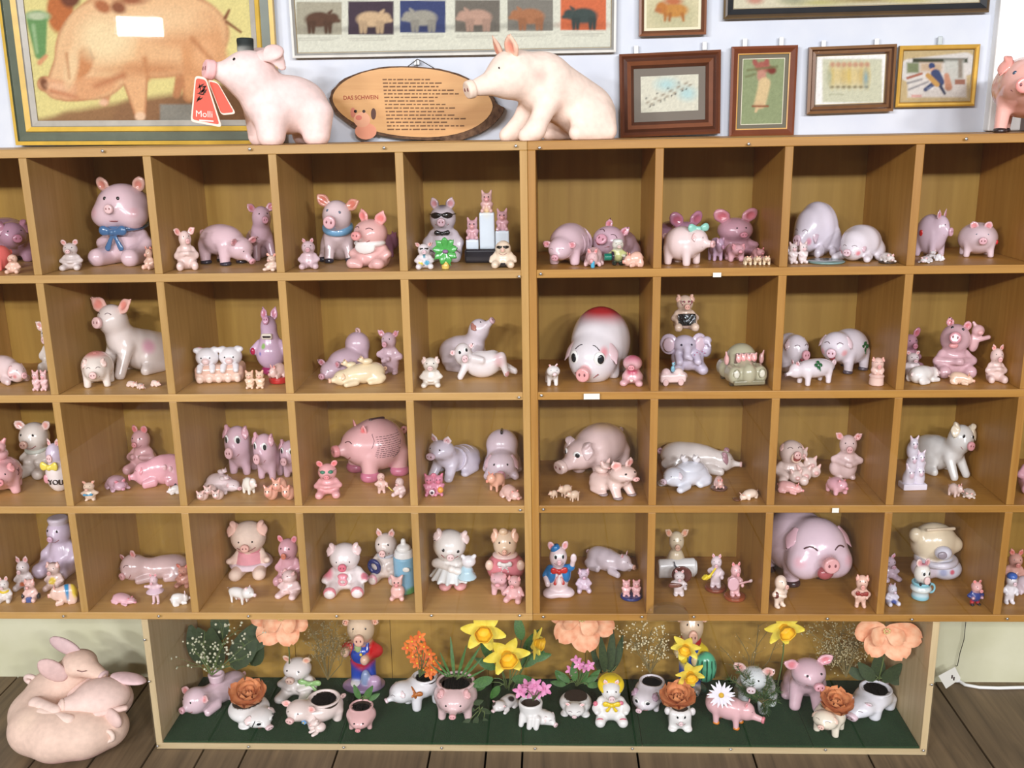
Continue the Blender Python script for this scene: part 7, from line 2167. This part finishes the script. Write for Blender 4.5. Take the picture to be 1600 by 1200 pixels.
rs = random.Random(1)
pts = [(644, 1002), (656, 995), (637, 1012), (650, 1013), (663, 1010), (645, 1026), (658, 1024), (671, 1022), (652, 1036), (666, 1034), (678, 1033), (662, 1046), (674, 1046), (682, 1042), (672, 1056 - 4)]
cluster('bunch of orange florets standing in the white pot with the brown bow', 660, 1025, .17, pts, 10, PM['orange'], (655, 1058))
cluster('pink florets in the white pot with its nose down', 833, 1078, .075, [(813, 1080), (823, 1072), (832, 1082), (836, 1070), (851, 1076), (843, 1080)], 12, PM['pink'], (833, 1095), (226, 140, 180))
cluster('thin pink florets above the grinning pot', 905, 1040, .15, [(892, 1047), (904, 1038), (914, 1042), (900, 1032), (922, 1040)], 9, PM['pink'], (902, 1072), (240, 210, 220))


def sprig(label, foot, tips, Y, nb, buds, name='dried_spray', seed=1, stem_mat='dry_stem', bud_r=.0028, spread=.02, budmat=None):
    c = on_y(*foot, Y); root = empty(name, tuple(c)); tag(root, label, 'dried flowers')
    rs = random.Random(seed); items, bits = [], []
    BV, BF_ = ball_mesh('b', 5, 4)
    for (px, py) in tips:
        t = on_y(px, py, Y + rs.uniform(-.03, .05)) - c
        mid = t * .5 + np.array([rs.uniform(-.02, .02), rs.uniform(-.01, .02), rs.uniform(0, .02)])
        P = [np.zeros(3), mid * .55, mid, (mid + t) / 2 + [0, 0, .004], t]
        items.append(tube_arrays(P, .0016, 4, .0008))
        for k in range(nb):
            u = rs.uniform(.35, 1); q = mid * (2 * u) if u < .5 else mid + (t - mid) * (2 * u - 1)
            e_ = q + np.array([rs.gauss(0, spread), rs.gauss(0, spread * .6), abs(rs.gauss(0, spread)) * .8])
            items.append(tube_arrays([q, (q + e_) / 2 + [0, 0, .002], e_], .0007, 3, .0005))
            for b_ in range(buds):
                v = e_ + np.array([rs.gauss(0, .006), rs.gauss(0, .006), rs.gauss(0, .006)]); bits.append((BV * bud_r * rs.uniform(.6, 1.3) + v, BF_))
    V, F = join_arrays(items); link('stem', mesh('stem', V, F, M[stem_mat]), root)
    V, F = join_arrays(bits); o = link('buds', mesh('buds', V, F, budmat or M['bud'], smooth=True), root); o['kind'] = 'stuff'
    return root


sprig('willow-like twigs with white buds in the lying pink planter', (331, 1055), [(296, 1035), (292, 1000), (320, 985), (345, 975), (355, 1000), (395, 1000), (372, 985), (305, 1020), (380, 1030)], .11, 7, 2, seed=2, name='budding_twigs', budmat=plain('pale_bud', (206, 206, 178), .7), bud_r=.0034, stem_mat='stem')
sprig('brownish dried spray behind the planter with a baby', (512, 1062), [(490, 985), (505, 978), (520, 985), (530, 1000), (538, 1012), (498, 1005), (515, 1010), (482, 975), (526, 975)], .2, 12, 3, seed=3, bud_r=.0022, budmat=plain('brown_bud', (150, 134, 92), .8))
sprig('white dried spray in the big-eyed white pot', (1016, 1052), [(992, 985), (1005, 975), (1020, 980), (1032, 1000), (1042, 990), (1035, 1020), (1028, 1035), (985, 1000)], .16, 10, 3, seed=4, bud_r=.0026)
sprig('dense dried white spray behind the hippo planter', (1322, 1058), [(1262, 985), (1280, 975), (1300, 980), (1318, 975), (1335, 985), (1270, 1010), (1290, 1005), (1310, 1010), (1330, 1030), (1298, 1040), (1340, 1010)], .2, 16, 4, seed=6, bud_r=.0021, budmat=plain('straw_bud', (190, 176, 132), .8))


def leaves(label, foot, Y, items, dark=False, name='leafy_plant', cat='plant', lm=None):
    c = on_y(*foot, Y); root = empty(name, tuple(c)); tag(root, label, cat)
    rs = random.Random(int(foot[0]))
    for (px, py, lpx, ang, dep) in items:
        p = on_y(px, py, Y + dep); l = lpx * proj(p)[2] / FPX
        a_ = math.radians(ang); d = np.array([math.cos(a_), rs.uniform(-.3, .1), math.sin(a_)])
        z = np.array([0, -1, .25]); x = d / np.linalg.norm(d); yv = np.cross(z, x); yv /= np.linalg.norm(yv); zv = np.cross(x, yv)
        o = link('leaf', lm or (DLEAF if dark else LEAF), root); place(o, np.stack([x, yv, zv], 1), p - c, l)
        stem(root, c, c, p, .0014)
    return root


leaves('large dark leaves hanging behind the budding twigs', (345, 1046), .19, [(318, 1038, 66, 104, 0), (335, 1044, 80, 84, .01), (365, 1045, 82, 62, 0), (330, 1005, 40, 140, .02), (372, 1012, 56, 20, .02), (345, 1000, 60, 90, .01), (395, 1040, 55, 70, .03), (340, 1030, 62, 112, .02), (362, 1030, 70, 45, .02)], True)
leaves('green leaves around the stems of the daffodil bunch', (792, 1076), .15, [(770, 1060, 40, 200, 0), (775, 1045, 36, 150, .01), (812, 1040, 44, 30, .02), (820, 1020, 46, 60, .03), (800, 1060, 40, -10, 0), (760, 1068, 30, 210, .02), (815, 1000, 40, 100, .03), (828, 1030, 34, 10, .02), (780, 1072, 30, 240, 0), (770, 1030, 34, 120, .03)])
leaves('tall dark narrow leaves under the middle peach blossom', (950, 1056), .19, [(945, 1050, 66, 96, 0), (952, 1052, 72, 86, .01), (958, 1048, 60, 76, .02), (940, 1052, 50, 110, .02), (964, 1040, 50, 80, .02)], True, lm=NARROW)
leaves('bushy green leaves in the grinning pot', (900, 1072), .165, [(890, 1066, 28, 140, 0), (905, 1066, 30, 60, 0), (898, 1064, 30, 95, -.02), (912, 1068, 26, 30, 0), (884, 1070, 24, 170, 0), (918, 1072, 24, 10, -.01), (880, 1066, 24, 120, .01), (920, 1064, 26, 50, .01)])
leaves('broad grey-green leaves in the hippo planter', (1372, 1062), .19, [(1366, 1064, 40, 130, 0), (1380, 1066, 44, 60, 0), (1352, 1060, 34, 150, .01), (1390, 1066, 34, 20, 0), (1372, 1062, 46, 95, .01)], True)
leaves('ivy trailing at the right of the plain pink pot', (748, 1112), .12, [(740, 1100, 18, 30, 0), (752, 1108, 18, 330, 0), (746, 1120, 18, 250, -.02), (735, 1124, 16, 210, -.02), (756, 1122, 16, 300, -.01), (742, 1110, 16, 160, 0)], True)
leaves('grassy sprouts growing from the plain pink pot', (713, 1062), .12, [(705, 1058, 44, 110, 0), (715, 1058, 56, 75, 0), (725, 1058, 46, 50, 0), (700, 1058, 34, 140, 0), (730, 1060, 36, 35, 0), (710, 1058, 62, 95, 0), (720, 1058, 60, 60, 0), (703, 1058, 40, 125, 0)], lm=GRASS)
leaves('small green sprout in the small plain pink pot', (566, 1094), .07, [(562, 1092, 24, 110, 0), (570, 1092, 26, 60, 0), (576, 1094, 20, 30, 0)])


def needles(label, foot, Y, tips, seed=1):
    c = on_y(*foot, Y); root = empty('spruce_twigs', tuple(c)); tag(root, label, 'twigs'); rs = random.Random(seed)
    stems, nd = [], []
    for px, py in tips:
        t = on_y(px, py, Y + rs.uniform(-.03, .02)) - c
        stems.append(tube_arrays([np.zeros(3), t * .5 + [0, 0, .008], t], .0015, 4, .0008))
        for k in range(90):
            q = t * rs.uniform(.15, 1); d = np.array([rs.gauss(0, 1), rs.gauss(0, 1), rs.gauss(0, 1)]); d = d / np.linalg.norm(d) + t / np.linalg.norm(t) * .6
            nd.append(tube_arrays([q, q + d * .007, q + d * .016], .0009, 3, .0004))
    V, F = join_arrays(stems); link('twig', mesh('twig', V, F, M['dry_stem']), root)
    V, F = join_arrays(nd); o = link('needles', mesh('needles', V, F, M['spruce']), root); o['kind'] = 'stuff'


needles('green spruce twigs sticking up in front of the white pig with pink ears', (1190, 1098), .15, [(1150, 1040), (1165, 1048), (1140, 1060), (1182, 1050), (1200, 1058), (1215, 1078), (1210, 1095), (1175, 1070), (1160, 1080), (1196, 1110), (1205, 1065)], 3)
sprig('thin bare twigs arching behind the white pig with pink ears', (1170, 1070), [(1125, 1010), (1200, 985), (1150, 990), (1215, 1000), (1185, 975)], .26, 4, 1, seed=9, name='bare_twigs', bud_r=.0014)
